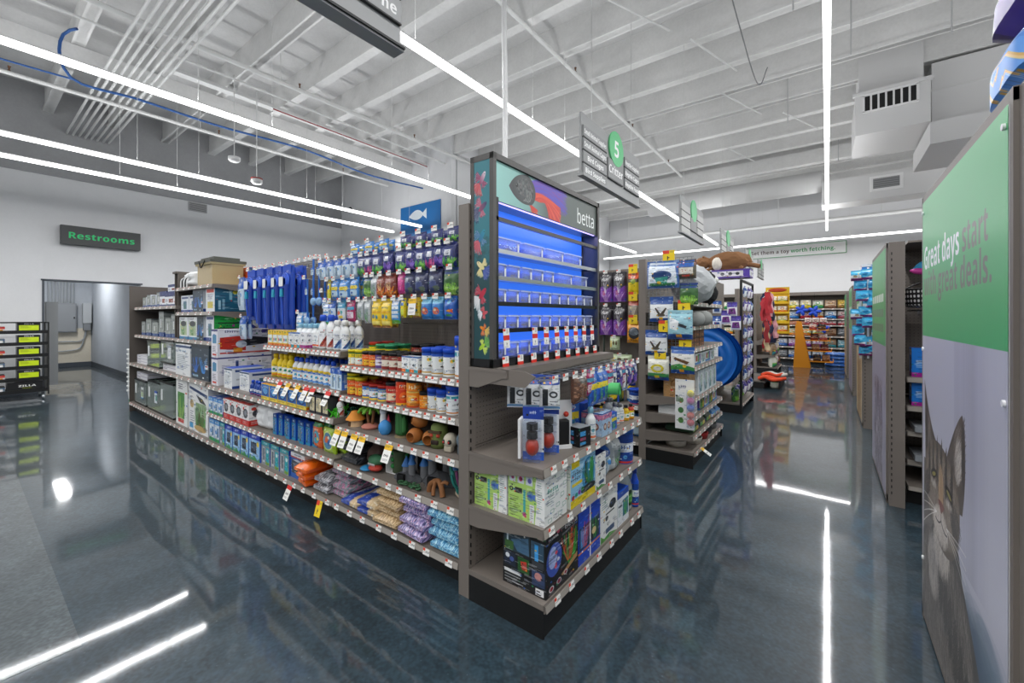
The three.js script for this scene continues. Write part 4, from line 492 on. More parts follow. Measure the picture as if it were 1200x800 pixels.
// ---------------------------------------------------------------- goods
let cur = null;                         // name, label, category, group of the goods being set out
const kind = (name, label, category, group) => { cur = [name, label, category, group]; };
function carton(x, y, z, w, h, d, f, s, t, ry = 0) { return solo(...cur, cartonGeo(w, h, d, f, s, t), M.print, x, y + h / 2, z, ry); }
function jar(x, y, z, r, h, wrapId, lid, lidH = .03, ry = null) {
  const g = thing(...cur, x, y, z, ry ?? rnd(-.5, .5));
  part(g, 'body', once(`jb${r},${h},${wrapId}`, () => { const a = remap(new THREE.CylinderGeometry(r, r, h - lidH, 22, 1, true), wrapId); return a; }), M.print, 0, (h - lidH) / 2, 0);
  part(g, 'base', once(`jbs${r}`, () => new THREE.CylinderGeometry(r, r * .97, .006, 22)), M.whitePaint, 0, .003, 0);
  part(g, 'lid', once(`jl${r},${lidH}`, () => lathe([[0, 0], [r * 1.04, 0], [r * 1.05, lidH * .8], [r * .98, lidH], [0, lidH]], 22)), lid, 0, h - lidH, 0);
  return g;
}
function bottle(x, y, z, r, h, wrapId, bodyMat, capMat, flatten = 1) {
  const g = thing(...cur, x, y, z, rnd(-.3, .3)); const b = h * .62, nk = r * .42;
  part(g, 'body', once(`bb${r},${h}`, () => lathe([[0, 0], [r * .94, 0], [r, .012], [r, b], [r * .8, b + r * .45], [nk, h * .8], [nk, h * .84], [0, h * .84]], 20)), bodyMat).scale.z = flatten;
  part(g, 'label', once(`bl${r},${h},${wrapId}`, () => remap(new THREE.CylinderGeometry(r * 1.012, r * 1.012, b * .84, 22, 1, true), wrapId)), M.print, 0, b * .5, 0).scale.z = flatten;
  part(g, 'cap', once(`bc${r},${h}`, () => lathe([[0, 0], [nk * 1.35, 0], [nk * 1.35, h * .13], [nk * 1.0, h * .18], [0, h * .18]], 16)), capMat, 0, h * .82, 0);
  return g;
}
// a filled pillow bag lying flat: w across, l deep, t thick, print on top and bottom
function bagGeo(w, l, t, id, seed) {
  return once(`bag${w},${l},${t},${id},${seed}`, () => {
    const nx = 12, nz = 12, g = new THREE.BoxGeometry(1, 1, 1, nx, 2, nz), p = g.attributes.position, uv = g.attributes.uv; const [a, b, c, d] = rect(id); const f = noiseField(64, 9, seed * 77 + 5), q = noiseField(64, 4, seed * 31 + 9);
    for (let i = 0; i < p.count; i++) {
      const x = p.getX(i) * 2, y = p.getY(i) * 2, z = p.getZ(i) * 2, k = Math.pow(Math.max(0, (1 - x ** 4) * (1 - z ** 6)), .5);
      const wob = (f((x + 1) * 20 + 32, (z + 1) * 20 + 32) - .5) * .5 + (q((x + 1) * 28, (z + 1) * 28) - .5) * .28, th = Math.max(.08, k * (1 + wob * .8));
      const pinch = 1 - .07 * k;
      p.setXYZ(i, x * w / 2 * (1 - .05 * Math.abs(z) ** 4 + .02 * wob) * (y > .9 || y < -.9 ? 1 : 1), t / 2 * (y < 0 ? y * (.55 + .45 * th) : y * th) + 0, z * l / 2 * pinch);
      const mv = (q) => { q = Math.abs(q % 2); return q > 1 ? 2 - q : q; }; uv.setXY(i, a + (c - a) * (.02 + .96 * mv((x + 1) / 2)), b + (d - b) * (.02 + .96 * mv((1 - z) / 2 + (1 - y) * t / l * .5)));
    }
    g.computeVertexNormals(); return g;
  });
}
function bag(x, y, z, w, l, t, id, seed = 1, ry = 0) { return solo(...cur, bagGeo(w, l, t, id, seed), M.film, x, y + t / 2, z, ry); }
function standBag(x, y, z, w, h, t, id, seed = 1, ry = 0) { const o = solo(...cur, once(`sb${w},${h},${t},${id},${seed}`, () => bagGeo(w, h, t, id, seed).clone().rotateX(PI / 2)), M.film, x, y + h / 2 * .985, z, ry); return o; }
// card hung from a hook: top edge at y
function hang(x, y, z, w, h, id, bulge = 0, mat = null, ry = 0) {
  const g = thing(...cur, x, y, z, ry);
  part(g, 'card', once(`hc${w},${h},${id}`, () => cartonGeo(w, h, .004, id, id)), M.film, 0, -h / 2 + .012, 0);
  if (bulge > 0) part(g, 'pouch', once(`hp${w},${h},${bulge},${id}`, () => { const q = bagGeo(w * .98, h * .82, bulge * 2, id, 3).clone().rotateX(PI / 2); return q; }), mat ?? M.film, 0, -h * .55 + .012, .004);
  return g;
}
// card lying against goods on a shelf, standing
function stand(x, y, z, w, h, d, id, ry = 0) { return carton(x, y, z, w, h, d, id, id, id, ry); }
// ---------------------------------------------------------------- the fish gondola: five shelving units facing the shopper, front edge at z = -1.56
const GZ = -2.12, GF = -1.56, FD = .56;
const U = {};
const S = (k, label, x, w, shelves, extra = {}) => U[k] = unit('shelving_unit', label, 'fish supply shelving units', { x, z: GZ, w, shelves, ...extra });
S(1, 'taupe shelving unit with fish food, ornaments and gravel next to the betta display', -2.72, 1.205, [[.42, .55, 9], [.67, .54, 11], [.875, .5, 18], [1.085, .5, 18]]);
S(2, 'taupe shelving unit with water treatment bottles and hanging brushes', -3.94, 1.22, [[.435, .55, 13], [.715, .55, 12], [.9, .5, 16], [1.175, .5, 18]]);
S(3, 'taupe shelving unit with aquarium kit boxes and hanging blue siphons', -5.16, 1.22, [[.435, .55, 12], [.715, .55, 8]]);
S(4, 'taupe shelving unit with tall boxed aquariums and a reptile tank on top', -6.38, 1.22, [[.735, .56, 6], [1.155, .5, 6], [1.475, .5, 6], [1.77, .5, 6]]);
S(5, 'taupe shelving unit with glass tanks and grey pump boxes beside the dark partition', -7.37, .99, [[.735, .56, 5], [1.15, .5, 5], [1.56, .5, 4]], { h: 1.88 });
S(6, 'last taupe shelving unit with glass tanks beside the white buckets', -8.36, .99, [[.735, .56, 5], [1.15, .5, 5], [1.56, .5, 4]], { h: 1.88 });
part(U[6], 'end_panel', box(.02, 1.88, .58), M.metalDark, -.012, .94, .27);
part(U[5], 'partition', merge([bx(.02, .8, .46, .86, 1.56, .25), bx(.02, .8, .46, .97, 1.56, .25), bx(.14, .025, .5, .915, 1.965, .25)]), M.metalDark);
solo('gondola_backbone', 'taupe perforated back of the fish shelving seen from the critter aisle', 'shelving', null, metreUV(bx(6.84, 1.9, .05, -4.94, .95, -2.2), 1), M.peg);
// ---- hanging goods, unit 1 and 2: four rows of pegs
const PK = .36;   // peg length
const rowsY = { r1: 1.535, r2: 1.705, r3: 1.86, r4: 1.95 };
for (const [k, y] of Object.entries(rowsY)) for (const u of [1, 2]) part(U[u], 'peg_bar', box(1.2, .02, .012), M.wire, .61, y - .004, .006);
const P1 = (x, y, w, h, id, b = .014, deep = 2) => { const u = x > -2.72 ? 1 : x > -3.94 ? 2 : 3, ux = { 1: -2.72, 2: -3.94, 3: -5.16 }[u]; hook(U[u], x - ux, y, PK); for (let i = 0; i < (cur[3] ? deep : 1); i++) hang(x, y - .003, GZ + PK - .025 - i * .05, w, h, id, b); };
kind('fish_ornament_card', 'blue carded fish ornament on the lowest peg row by the betta display', 'pet supply', 'blue carded ornaments'); P1(-1.8, rowsY.r1, .1, .14, 'packOrnFish', .02); P1(-1.91, rowsY.r1, .09, .14, 'packOrnBlue', .02); P1(-2.01, rowsY.r1, .09, .14, 'packOrnBlue', .02);
kind('yellow_feeder_pack', 'yellow feeder pack on the lowest peg row', 'pet supply', 'yellow feeder packs'); P1(-2.11, rowsY.r1, .07, .13, 'packYellow'); P1(-2.24, rowsY.r1, .045, .13, 'thinYellow'); P1(-2.42, rowsY.r1, .1, .2, 'packYellow', .02); P1(-2.53, rowsY.r1, .1, .2, 'packYellow', .02);
kind('blue_water_test_card', 'blue and white carded strip pack beside the yellow feeders', 'pet supply'); P1(-2.32, rowsY.r1, .085, .17, 'packBlueWhite');
kind('silver_net_pack', 'silver clear pack with green print on the lowest peg row', 'pet supply', 'silver packs'); P1(-2.64, rowsY.r1, .07, .17, 'packSilver'); P1(-2.73, rowsY.r1, .07, .15, 'packSilver');
kind('maroon_care_pack', 'maroon and teal care pack beside the silver packs', 'pet supply'); P1(-2.85, rowsY.r1, .1, .16, 'packMaroon');
kind('medic_pack', 'pale care pack with orange and teal dots', 'pet supply'); P1(-2.98, rowsY.r1, .1, .15, 'packMulti');
kind('siphon_tube_pack', 'pale blue air pump card low on the pegs above the water bottles', 'pet supply', 'pale blue air cards'); P1(-3.12, rowsY.r1, .1, .16, 'packBlueLight');
bigTag(U[1], 'bigYellow', -2.11 + 2.72, rowsY.r1 - .0, PK + .012, .12);
kind('plant_bag', 'green and multicoloured bagged plant on the second peg row', 'aquarium plant', 'green bagged plants'); P1(-1.79, rowsY.r2, .13, .16, 'plantGreen', .02); P1(-2.63, rowsY.r2, .1, .15, 'plantGreen', .02);
kind('navy_ornament_bag', 'dark navy bagged ornament on the second peg row', 'pet supply', 'navy bagged ornaments'); P1(-1.93, rowsY.r2, .12, .15, 'navyOrnament', .02); P1(-2.06, rowsY.r2, .12, .15, 'navyOrnament', .02); P1(-2.17, rowsY.r2, .1, .15, 'navyOrnament', .02);
kind('magenta_plant_bag', 'bright magenta bagged plant between navy and red bags', 'aquarium plant'); P1(-2.26, rowsY.r2, .07, .14, 'packMagenta');
kind('red_plant_bag', 'wide red and orange bagged plant on the second peg row', 'aquarium plant', 'red orange plant bags'); P1(-2.37, rowsY.r2, .11, .16, 'plantRed', .025); P1(-2.47, rowsY.r2, .1, .16, 'plantRed', .025);
kind('silver_plant_bag', 'silver bagged plant beside the red bags', 'aquarium plant'); P1(-2.56, rowsY.r2, .08, .16, 'packSilver');
kind('blue_floss_pack', 'blue filter floss bag with yellow band on the pegs', 'pet supply', 'blue floss bags'); P1(-2.8, rowsY.r2, .1, .16, 'packBlueYel2', .02); P1(-2.93, rowsY.r2, .13, .17, 'packBlueYel2', .025); P1(-3.06, rowsY.r2, .1, .16, 'packBlueYel2', .02);
kind('yellow_tube_pack', 'narrow yellow tube pack between blue packs', 'pet supply'); P1(-3.16, rowsY.r2, .035, .2, 'thinYellow', .01);
kind('navy_plant_card', 'navy card of green plastic plant on the third peg row', 'aquarium plant', 'navy cards of green plants'); for (const x of [-1.81, -2.06, -2.26, -2.52, -2.7]) P1(x, rowsY.r3, .12, .15, 'plantNavy', .02);
kind('magenta_plant_card', 'navy card of magenta plastic plant on the third peg row', 'aquarium plant', 'navy cards of magenta plants'); for (const x of [-1.97, -2.62]) P1(x, rowsY.r3, .11, .15, 'plantMagenta', .02);
kind('purple_plant_card', 'navy card of purple plastic plant on the third peg row', 'aquarium plant', 'navy cards of purple plants'); for (const x of [-1.89, -2.16, -2.4]) P1(x, rowsY.r3, .1, .14, 'plantPurple', .02);
kind('blue_white_pack', 'blue and white aquarium accessory card on the upper pegs', 'pet supply', 'blue and white accessory cards'); for (const x of [-2.82, -2.92, -3.03, -3.14, -3.26]) P1(x, rowsY.r3, .09, .15, 'packBlueLight', .015);
kind('tall_plant_card', 'navy plant card on the topmost peg row', 'aquarium plant', 'navy cards on the topmost pegs'); for (const x of [-1.78, -1.92, -2.07, -2.22, -2.45, -2.62, -2.8]) P1(x, rowsY.r4, .1, .085, x < -2.4 ? 'packBlueYel2' : 'plantNavy', .012);
for (let i = 0; i < 8; i++) hook(U[3], .1 + i * .15, 1.93, .2);
for (let i = 0; i < 5; i++) hook(U[2], .05 + i * .12, 1.93, .22);
kind('siphon_kit', 'long blue bagged gravel siphon hanging in a row', 'aquarium tool', 'hanging blue siphon bags');
{ const bagM = new THREE.MeshPhysicalMaterial({ color: 0x2a54c4, roughness: .25, transmission: .25, thickness: 0 }), hoseM = std(0x3463d8, .35), tubeM = std(0x1d3f9e, .3), cy = std(0x35b3d0, .4);
  [-4.66, -4.45, -4.25, -4.07, -3.9].forEach((x, i) => { const u = x > -3.94 ? 2 : 3, ux = u === 2 ? -3.94 : -5.16, H = i ? .58 : .5; hook(U[u], x - ux, 1.88, PK);
    for (let k = 0; k < 2; k++) { const g = thing(...cur, x, 1.877, GZ + PK - .04 - k * .11, rnd(-.12, .12));
      part(g, 'bag', bagGeo(.17, H, .05, 'navy', 3 + i).clone().rotateX(PI / 2), bagM, 0, -H / 2 + .01, -.012); part(g, 'header_card', cartonGeo(.15, .07, .003, 'blue'), M.print, 0, -.02, .004);
      for (let q = 0; q < 3; q++) part(g, 'hose_coil', once('coil' + q, () => new THREE.TorusGeometry(.062 - q * .008, .008, 6, 24)), hoseM, 0, -.13 - q * .008, .018 + q * .006);
      part(g, 'gravel_tube', cyl(.022, .022, H * .62, 14), tubeM, .035, -H * .6, .022); part(g, 'hose', tube([[-.05, -.16, .02], [-.055, -.3, .024], [-.04, -H * .9, .02]], .008, 16, 6), hoseM); part(g, 'fitting', cyl(.014, .018, .07, 12), cy, -.045, -.24, .03); part(g, 'label', cartonGeo(.075, .085, .002, 'white'), M.paper, -.035, -.14, .042); } }); }
kind('air_tube_card', 'narrow pale blue card hanging beside the siphon bags', 'pet supply', 'cards beside the siphons'); P1(-4.86, 1.82, .13, .34, 'packBlueLight', .02, 2); P1(-4.82, 1.42, .13, .24, 'packBlueLight', .02, 2);
kind('fish_net', 'long blue handled fish net hanging above the white bottles', 'net', 'hanging fish nets'); for (const [x, y] of [[-3.42, 1.9], [-3.33, 1.9], [-3.24, 1.62], [-3.52, 1.74]]) { hook(U[2], x + 3.94, y, PK); for (let k = 0; k < 2; k++) { const g = thing(...cur, x, y - .003, GZ + PK - .03 - k * .05, rnd(-.2, .2)); part(g, 'handle', cyl(.008, .008, .32, 8), std(0x2a6fc8, .4), 0, -.16, 0); part(g, 'hoop', once('hoop', () => new THREE.TorusGeometry(.042, .004, 6, 20).scale(1, .8, 1)), std(0x2a6fc8, .4), 0, -.35, 0); part(g, 'net_bag', once('nb', () => new THREE.SphereGeometry(.04, 14, 10, 0, 6.3, 0, 1.57).rotateX(-PI / 2).scale(1, .8, .5)), std(0x8fb3d4, .9, { side: 2 }), 0, -.35, 0, 0, PI, 0); part(g, 'label', cartonGeo(.035, .06, .002, 'packBlueLight'), M.paper, 0, -.1, .012); } }
kind('blue_accessory_pack', 'blue carded accessory hanging beside the fish nets', 'pet supply', 'blue cards beside the nets'); for (const [x, y] of [[-3.16, 1.54 + .0], [-3.6, 1.45]]) P1(x - .03, y, .1, .2, 'packBlueWhite', .015);

// ---- unit 1: gravel on the deck
const pile = (x, z, n, w, l, t, id, y0 = .15) => { for (let i = 0; i < n; i++) bag(x + rnd(-.012, .012), y0 + i * t * .86, z + rnd(-.02, .02), w, l, t, id, i + 1, rnd(-.06, .06)); };
kind('gravel_bag', 'light blue gravel bag in the pile against the betta display post', 'gravel bag', 'pile of light blue gravel bags'); pile(-1.645, -1.74, 4, .235, .34, .066, 'gravelBlue');
kind('gravel_bag', 'purple and white gravel bag in a pile of four', 'gravel bag', 'pile of purple gravel bags'); pile(-1.895, -1.74, 4, .235, .34, .07, 'gravelPurple');
kind('gravel_bag', 'tan gravel bag in a pile of four', 'gravel bag', 'pile of tan gravel bags'); pile(-2.14, -1.74, 4, .225, .34, .062, 'gravelTan');
kind('sand_bag', 'blue printed bag of sand lying beside the tan gravel', 'sand bag', 'blue printed sand bags'); pile(-2.35, -1.75, 2, .2, .34, .06, 'sandBag'); pile(-2.55, -1.76, 1, .19, .34, .06, 'sandBag');
kind('gravel_bag', 'grey gravel bag with pink and teal stones', 'gravel bag', 'pile of pink and teal gravel bags'); pile(-2.72, -1.8, 4, .2, .34, .06, 'gravelPink');
kind('gravel_bag', 'silver grey gravel bag behind the orange bags', 'gravel bag', 'silver gravel bags'); pile(-2.93, -1.76, 2, .2, .36, .07, 'gravelSilver');
kind('substrate_bag', 'shiny orange substrate bag in a slumped pile', 'substrate bag', 'pile of orange bags'); for (let i = 0; i < 3; i++) bag(-3.13 + i * .012, .15 + i * .058, -1.73 + i * .02, .17, .34, .066, 'orangeBag', i + 4, -.15 + .1 * i);
kind('substrate_bag', 'dark purple substrate bag on top of the orange pile', 'substrate bag', 'purple substrate bags'); bag(-3.06, .33, -1.84, .2, .32, .06, 'purpleBag', 3, .3); bag(-2.98, .29, -1.95, .2, .3, .06, 'purpleBag', 5, .1);
// ---- unit 1: ornaments
const roof = std(0x3f7fc8, .5), stone = std(0x7c7e82, .8), stoneDk = std(0x55575b, .85);
function castle(x, y, z, s, label, towers) {
  const g = thing('castle_ornament', label, 'ornament', null, x, y, z, .2);
  part(g, 'rock_base', once('rock', () => { const q = new THREE.IcosahedronGeometry(1, 2), p = q.attributes.position, f = noiseField(64, 8, 5); for (let i = 0; i < p.count; i++) { const k = .8 + .4 * f((p.getX(i) + 1) * 30, (p.getZ(i) + p.getY(i) + 2) * 20); p.setXYZ(i, p.getX(i) * k, Math.max(0, p.getY(i) * k), p.getZ(i) * k); } q.computeVertexNormals(); return q; }), stoneDk).scale.set(.1 * s, .05 * s, .07 * s);
  for (const [dx, dz, h, r] of towers) { const t = part(g, 'tower', cyl(1, 1.12, 1, 10), stone, dx * s, h * s / 2, dz * s); t.scale.set(r * s, h * s, r * s); const c = part(g, 'spire', cyl(0, 1.3, 1, 10), roof, dx * s, h * s + r * 1.3 * s, dz * s); c.scale.set(r * s, r * s * 2.6, r * s); }
  part(g, 'gate', box(.05, .05, .02), M.black, 0, .03 * s, .075 * s);
}
castle(-1.86, .42, -1.76, 1.3, 'large grey castle ornament with slim towers', [[-.05, 0, .1, .02], [.05, -.02, .14, .018], [0, -.04, .17, .016], [.09, .01, .08, .016], [-.09, .01, .07, .018]]);
castle(-2.06, .42, -1.68, 1.0, 'small castle ornament with bright blue spires', [[-.02, 0, .08, .024], [.03, .01, .1, .02], [0, -.03, .12, .016]]);
{ const g = thing('driftwood_ornament', 'brown twisted driftwood ornament in front of the grey castle', 'ornament', null, -1.76, .42, -1.63); g.scale.setScalar(.62); const m = std(0x8a5a34, .8); part(g, 'trunk', tube([[-.1, .0, 0], [-.07, .08, 0], [0, .11, -.02], [.06, .08, 0], [.1, 0, .02]], .026, 24), m); part(g, 'branch', tube([[-.02, .1, 0], [.0, .05, .04], [.02, .01, .06]], .018, 16), m); part(g, 'branch', tube([[.04, .09, 0], [.09, .12, -.02], [.12, .11, -.03]], .016, 12), m); }
{ const g = thing('coral_ornament', 'teal and purple coral ornament at the shelf end', 'ornament', null, -1.6, .42, -1.7); const c = [0x2f8f86, 0x3fa08f, 0x5a3f86, 0x8a4a7a]; part(g, 'rock', sph(.06), std(0xb9ab93, .9), 0, .03, 0).scale.y = .6; for (let i = 0; i < 34; i++) { const a = i * 2.4, r = .02 + .06 * rnd(), h = .05 + .13 * rnd(); part(g, 'coral_branch', tube([[r * .4 * Math.cos(a), .03, r * .4 * Math.sin(a)], [r * Math.cos(a), h * .6, r * Math.sin(a)], [r * 1.2 * Math.cos(a), h, r * 1.2 * Math.sin(a)]], .009, 6, 5), std(c[i % 7 > 4 ? 2 + i % 2 : i % 2], .6)); } }
{ const g = thing('pot_ornament', 'round brown jug ornament beside the black gravel bags', 'ornament', null, -2.42, .42, -1.72); part(g, 'body', lathe([[0, 0], [.05, 0], [.08, .05], [.075, .1], [.045, .13], [.04, .15], [.055, .165], [.045, .165], [.03, .15], [0, .15]], 20), std(0x4d3226, .5)); part(g, 'opening', sph(.02), M.black, .02, .07, .07); }
{ const g = thing('tower_ornament', 'mossy green tower ornament in a white open box', 'ornament', null, -2.2, .42, -1.73, .1); part(g, 'tower', lathe([[0, 0], [.055, 0], [.05, .06], [.055, .13], [.06, .14], [.05, .145], [0, .14]], 16), std(0x4a5a3f, .85)); for (let i = 0; i < 8; i++) part(g, 'leaf', sph(.016, 8), std(0x2f8a45, .7), .052 * Math.cos(i * 2.1), .03 + .014 * i, .052 * Math.sin(i * 2.1)); part(g, 'open_box', merge([bx(.15, .17, .004, 0, .085, -.07), bx(.004, .17, .13, -.075, .085, -.005), bx(.15, .004, .13, 0, .002, -.005)]), M.white); }
{ const g = thing('dragon_ornament', 'red mouthed dragon ornament beside the boxed tower', 'ornament', null, -2.34, .42, -1.64); part(g, 'head', sph(.045), std(0x3f7a55, .6), 0, .07, 0).scale.set(1.3, .8, 1); part(g, 'jaw', sph(.04), std(0xb83a2c, .6), .02, .03, .02).scale.set(1.3, .5, 1); for (let i = 0; i < 6; i++) part(g, 'tooth', cyl(0, .006, .016, 6), M.white, -.02 + i * .012, .052, .045, PI); part(g, 'blue_base', sph(.05), std(0x2f8fc8, .5), -.06, .012, .02).scale.y = .3; }
{ const g = thing('vine_ornament', 'dark green trailing plant ornament in front of the castles', 'ornament', null, -1.95, .42, -1.6); g.scale.setScalar(.8); const l = []; for (let i = 0; i < 46; i++) l.push(new THREE.SphereGeometry(.012, 6, 4).scale(1, .5, 1.3).rotateY(rnd(0, 6)).translate(rnd(-.11, .11), .012 + rnd(0, .022), rnd(-.025, .025))); part(g, 'foliage', merge(l), std(0x2f5a38, .7)); part(g, 'stem', tube([[-.11, .01, 0], [0, .016, .01], [.11, .01, 0]], .006, 16), std(0x3a4a2a, .8)); }
kind('gravel_bag', 'clear wrapped black gravel bag in a stack of three', 'gravel bag', 'stack of black gravel bags'); pile(-2.6, -1.8, 3, .2, .4, .075, 'gravelBlack', .42);
// shelf .67
{ const y = .67;
  const sk = thing('skull_ornament', 'pale skull ornament with red eyes', 'ornament', null, -1.68, y, -1.66, .2); part(sk, 'cranium', sph(.042), std(0xc9c2b0, .8), 0, .06, 0).scale.set(.95, 1, 1.1); part(sk, 'jaw', rbox(.05, .035, .04, .01), std(0xbdb5a2, .8), 0, .018, .014); for (const s of [-1, 1]) { const e = part(sk, 'eye_socket', sph(.013, 10), M.black, s * .017, .06, .036); part(e, 'eye', sph(.007, 8), std(0xc8342c, .5), 0, 0, .008); }
  const sk2 = thing('skull_ornament', 'grey blue skull ornament half behind the display post', 'ornament', null, -1.585, y, -1.67, .1); part(sk2, 'cranium', sph(.045), std(0x5f6f7a, .8), 0, .075, 0); part(sk2, 'jaw', rbox(.05, .05, .04, .01), std(0x55636c, .8), 0, .025, .014);
  const tk = thing('tiki_ornament', 'carved green and brown tiki head ornament', 'ornament', null, -1.79, y, -1.68, .2); part(tk, 'head', lathe([[0, 0], [.05, 0], [.052, .03], [.046, .05], [.052, .09], [.048, .12], [.035, .135], [0, .14]], 18), std(0x6b7a3f, .7)); part(tk, 'brow', box(.08, .014, .02), std(0x4d3a22, .7), 0, .095, .046); part(tk, 'mouth', rbox(.05, .025, .02, .008), std(0x2a1a12, .7), 0, .035, .046); for (const s of [-1, 1]) part(tk, 'eye', sph(.012, 10), std(0xb8452c, .6), s * .022, .075, .045);
  const br = thing('barrel_ornament', 'pile of orange brown barrels ornament with open mouths', 'ornament', null, -1.93, y, -1.69, .2); const bg = once('barrel', () => lathe([[.0, 0], [.03, 0], [.042, .025], [.046, .045], [.042, .065], [.03, .09], [.024, .09], [.034, .06], [.0, .05]], 18)); for (const [bxx, byy, rx, rz] of [[-.035, .045, PI / 2, 0], [.06, .042, PI / 2, -.3], [.02, .125, 1.2, .8]]) part(br, 'barrel', bg, std(0xa8662a, .6), bxx, byy, 0, rx, 0, rz); part(br, 'base', sph(.08), std(0x5a8a9a, .8), 0, .005, 0).scale.y = .12;
  const ca = thing('cactus_ornament', 'tall dark green cactus ornament', 'ornament', null, -2.13, y, -1.68); const cg = once('cactus', () => { const q = new THREE.CapsuleGeometry(.036, .13, 6, 24), p = q.attributes.position; for (let i = 0; i < p.count; i++) { const a = Math.atan2(p.getZ(i), p.getX(i)), k = 1 + .12 * Math.cos(a * 9); p.setX(i, p.getX(i) * k); p.setZ(i, p.getZ(i) * k); } q.computeVertexNormals(); return q; }); part(ca, 'stem', cg, std(0x2f6b35, .6), 0, .1, 0); part(ca, 'arm', cg, std(0x37783c, .6), .035, .08, .01).scale.set(.4, .5, .4); part(ca, 'base', cyl(.04, .045, .01, 16), std(0x8a7a5a, .9), 0, .005, 0);
  const pc = thing('mermaid_castle_ornament', 'white and blue figure ornament beside the cactus', 'ornament', null, -2.28, y, -1.67); part(pc, 'blue_rock', sph(.05), std(0x3f8fd0, .6), .02, .04, .02).scale.set(.9, 1, .8); part(pc, 'white_tower', cyl(.018, .028, .13, 10), std(0xe6e6e4, .6), -.025, .065, 0); part(pc, 'white_top', sph(.024), std(0xd8dade, .6), -.025, .135, 0); part(pc, 'red_flag', cyl(0, .014, .05, 8), std(0xc23048, .5), .03, .1, 0);
  const pm = thing('palm_ornament', 'small palm tree ornament with orange trunk rock', 'ornament', null, -2.46, y, -1.68); part(pm, 'island', sph(.06), std(0xc27a6a, .8), 0, .012, 0).scale.y = .35; for (const [dx, h] of [[-.03, .12], [.03, .13]]) { part(pm, 'trunk', tube([[dx * .5, .01, 0], [dx, h * .6, .0], [dx * 1.2, h, 0]], .01, 10), std(0x7a4f2c, .7)); for (let i = 0; i < 6; i++) { const a = i * 1.05; part(pm, 'leaf', tube([[dx * 1.2, h, 0], [dx * 1.2 + .035 * Math.cos(a), h + .012, .035 * Math.sin(a)], [dx * 1.2 + .06 * Math.cos(a), h - .02, .06 * Math.sin(a)]], .009, 8, 5), std(0x6fae2c, .6)); } }
  const hu = thing('hut_ornament', 'round hut ornament with an orange thatched roof', 'ornament', null, -2.6, y, -1.66); part(hu, 'wall', cyl(.045, .05, .05, 14), std(0xd8b48a, .8), 0, .025, 0); part(hu, 'roof', lathe([[0, .06], [.03, .055], [.06, .01], [.068, 0]], 16), std(0xd98a2c, .7), 0, .045, 0); part(hu, 'door', box(.02, .03, .01), std(0x5a3a22, .7), 0, .018, .048);
  for (const [x, col, lab, n] of [[-2.8, 0x4fd02c, 'bright green spiky plastic plant at the shelf corner', 40], [-2.7, 0x1f6b5a, 'dark teal plastic plant behind the green one', 30]]) { const g = thing('plastic_plant', lab, 'aquarium plant', null, x, .67, col === 0x4fd02c ? -1.64 : -1.74); const l = []; for (let i = 0; i < n; i++) { const a = rnd(0, 6.3), r = rnd(.03, .09); l.push(tube([[0, .01, 0], [r * .5 * Math.cos(a), rnd(.05, .1), r * .5 * Math.sin(a)], [r * Math.cos(a), rnd(.02, .12), r * Math.sin(a)]], .0045, 5, 4)); } part(g, 'foliage', merge(l), std(col, .5)); part(g, 'base', cyl(.03, .035, .012, 12), std(0xb84a86, .6), 0, .006, 0); }
}
for (const x of [-2.66, -2.575, -2.46, -2.375]) bigTag(U[1], 'bigYellow', x + 2.72, .65, .555, .42);
bigTag(U[1], 'bigYellow', -2.1 + 2.72, .65, .555, .42);
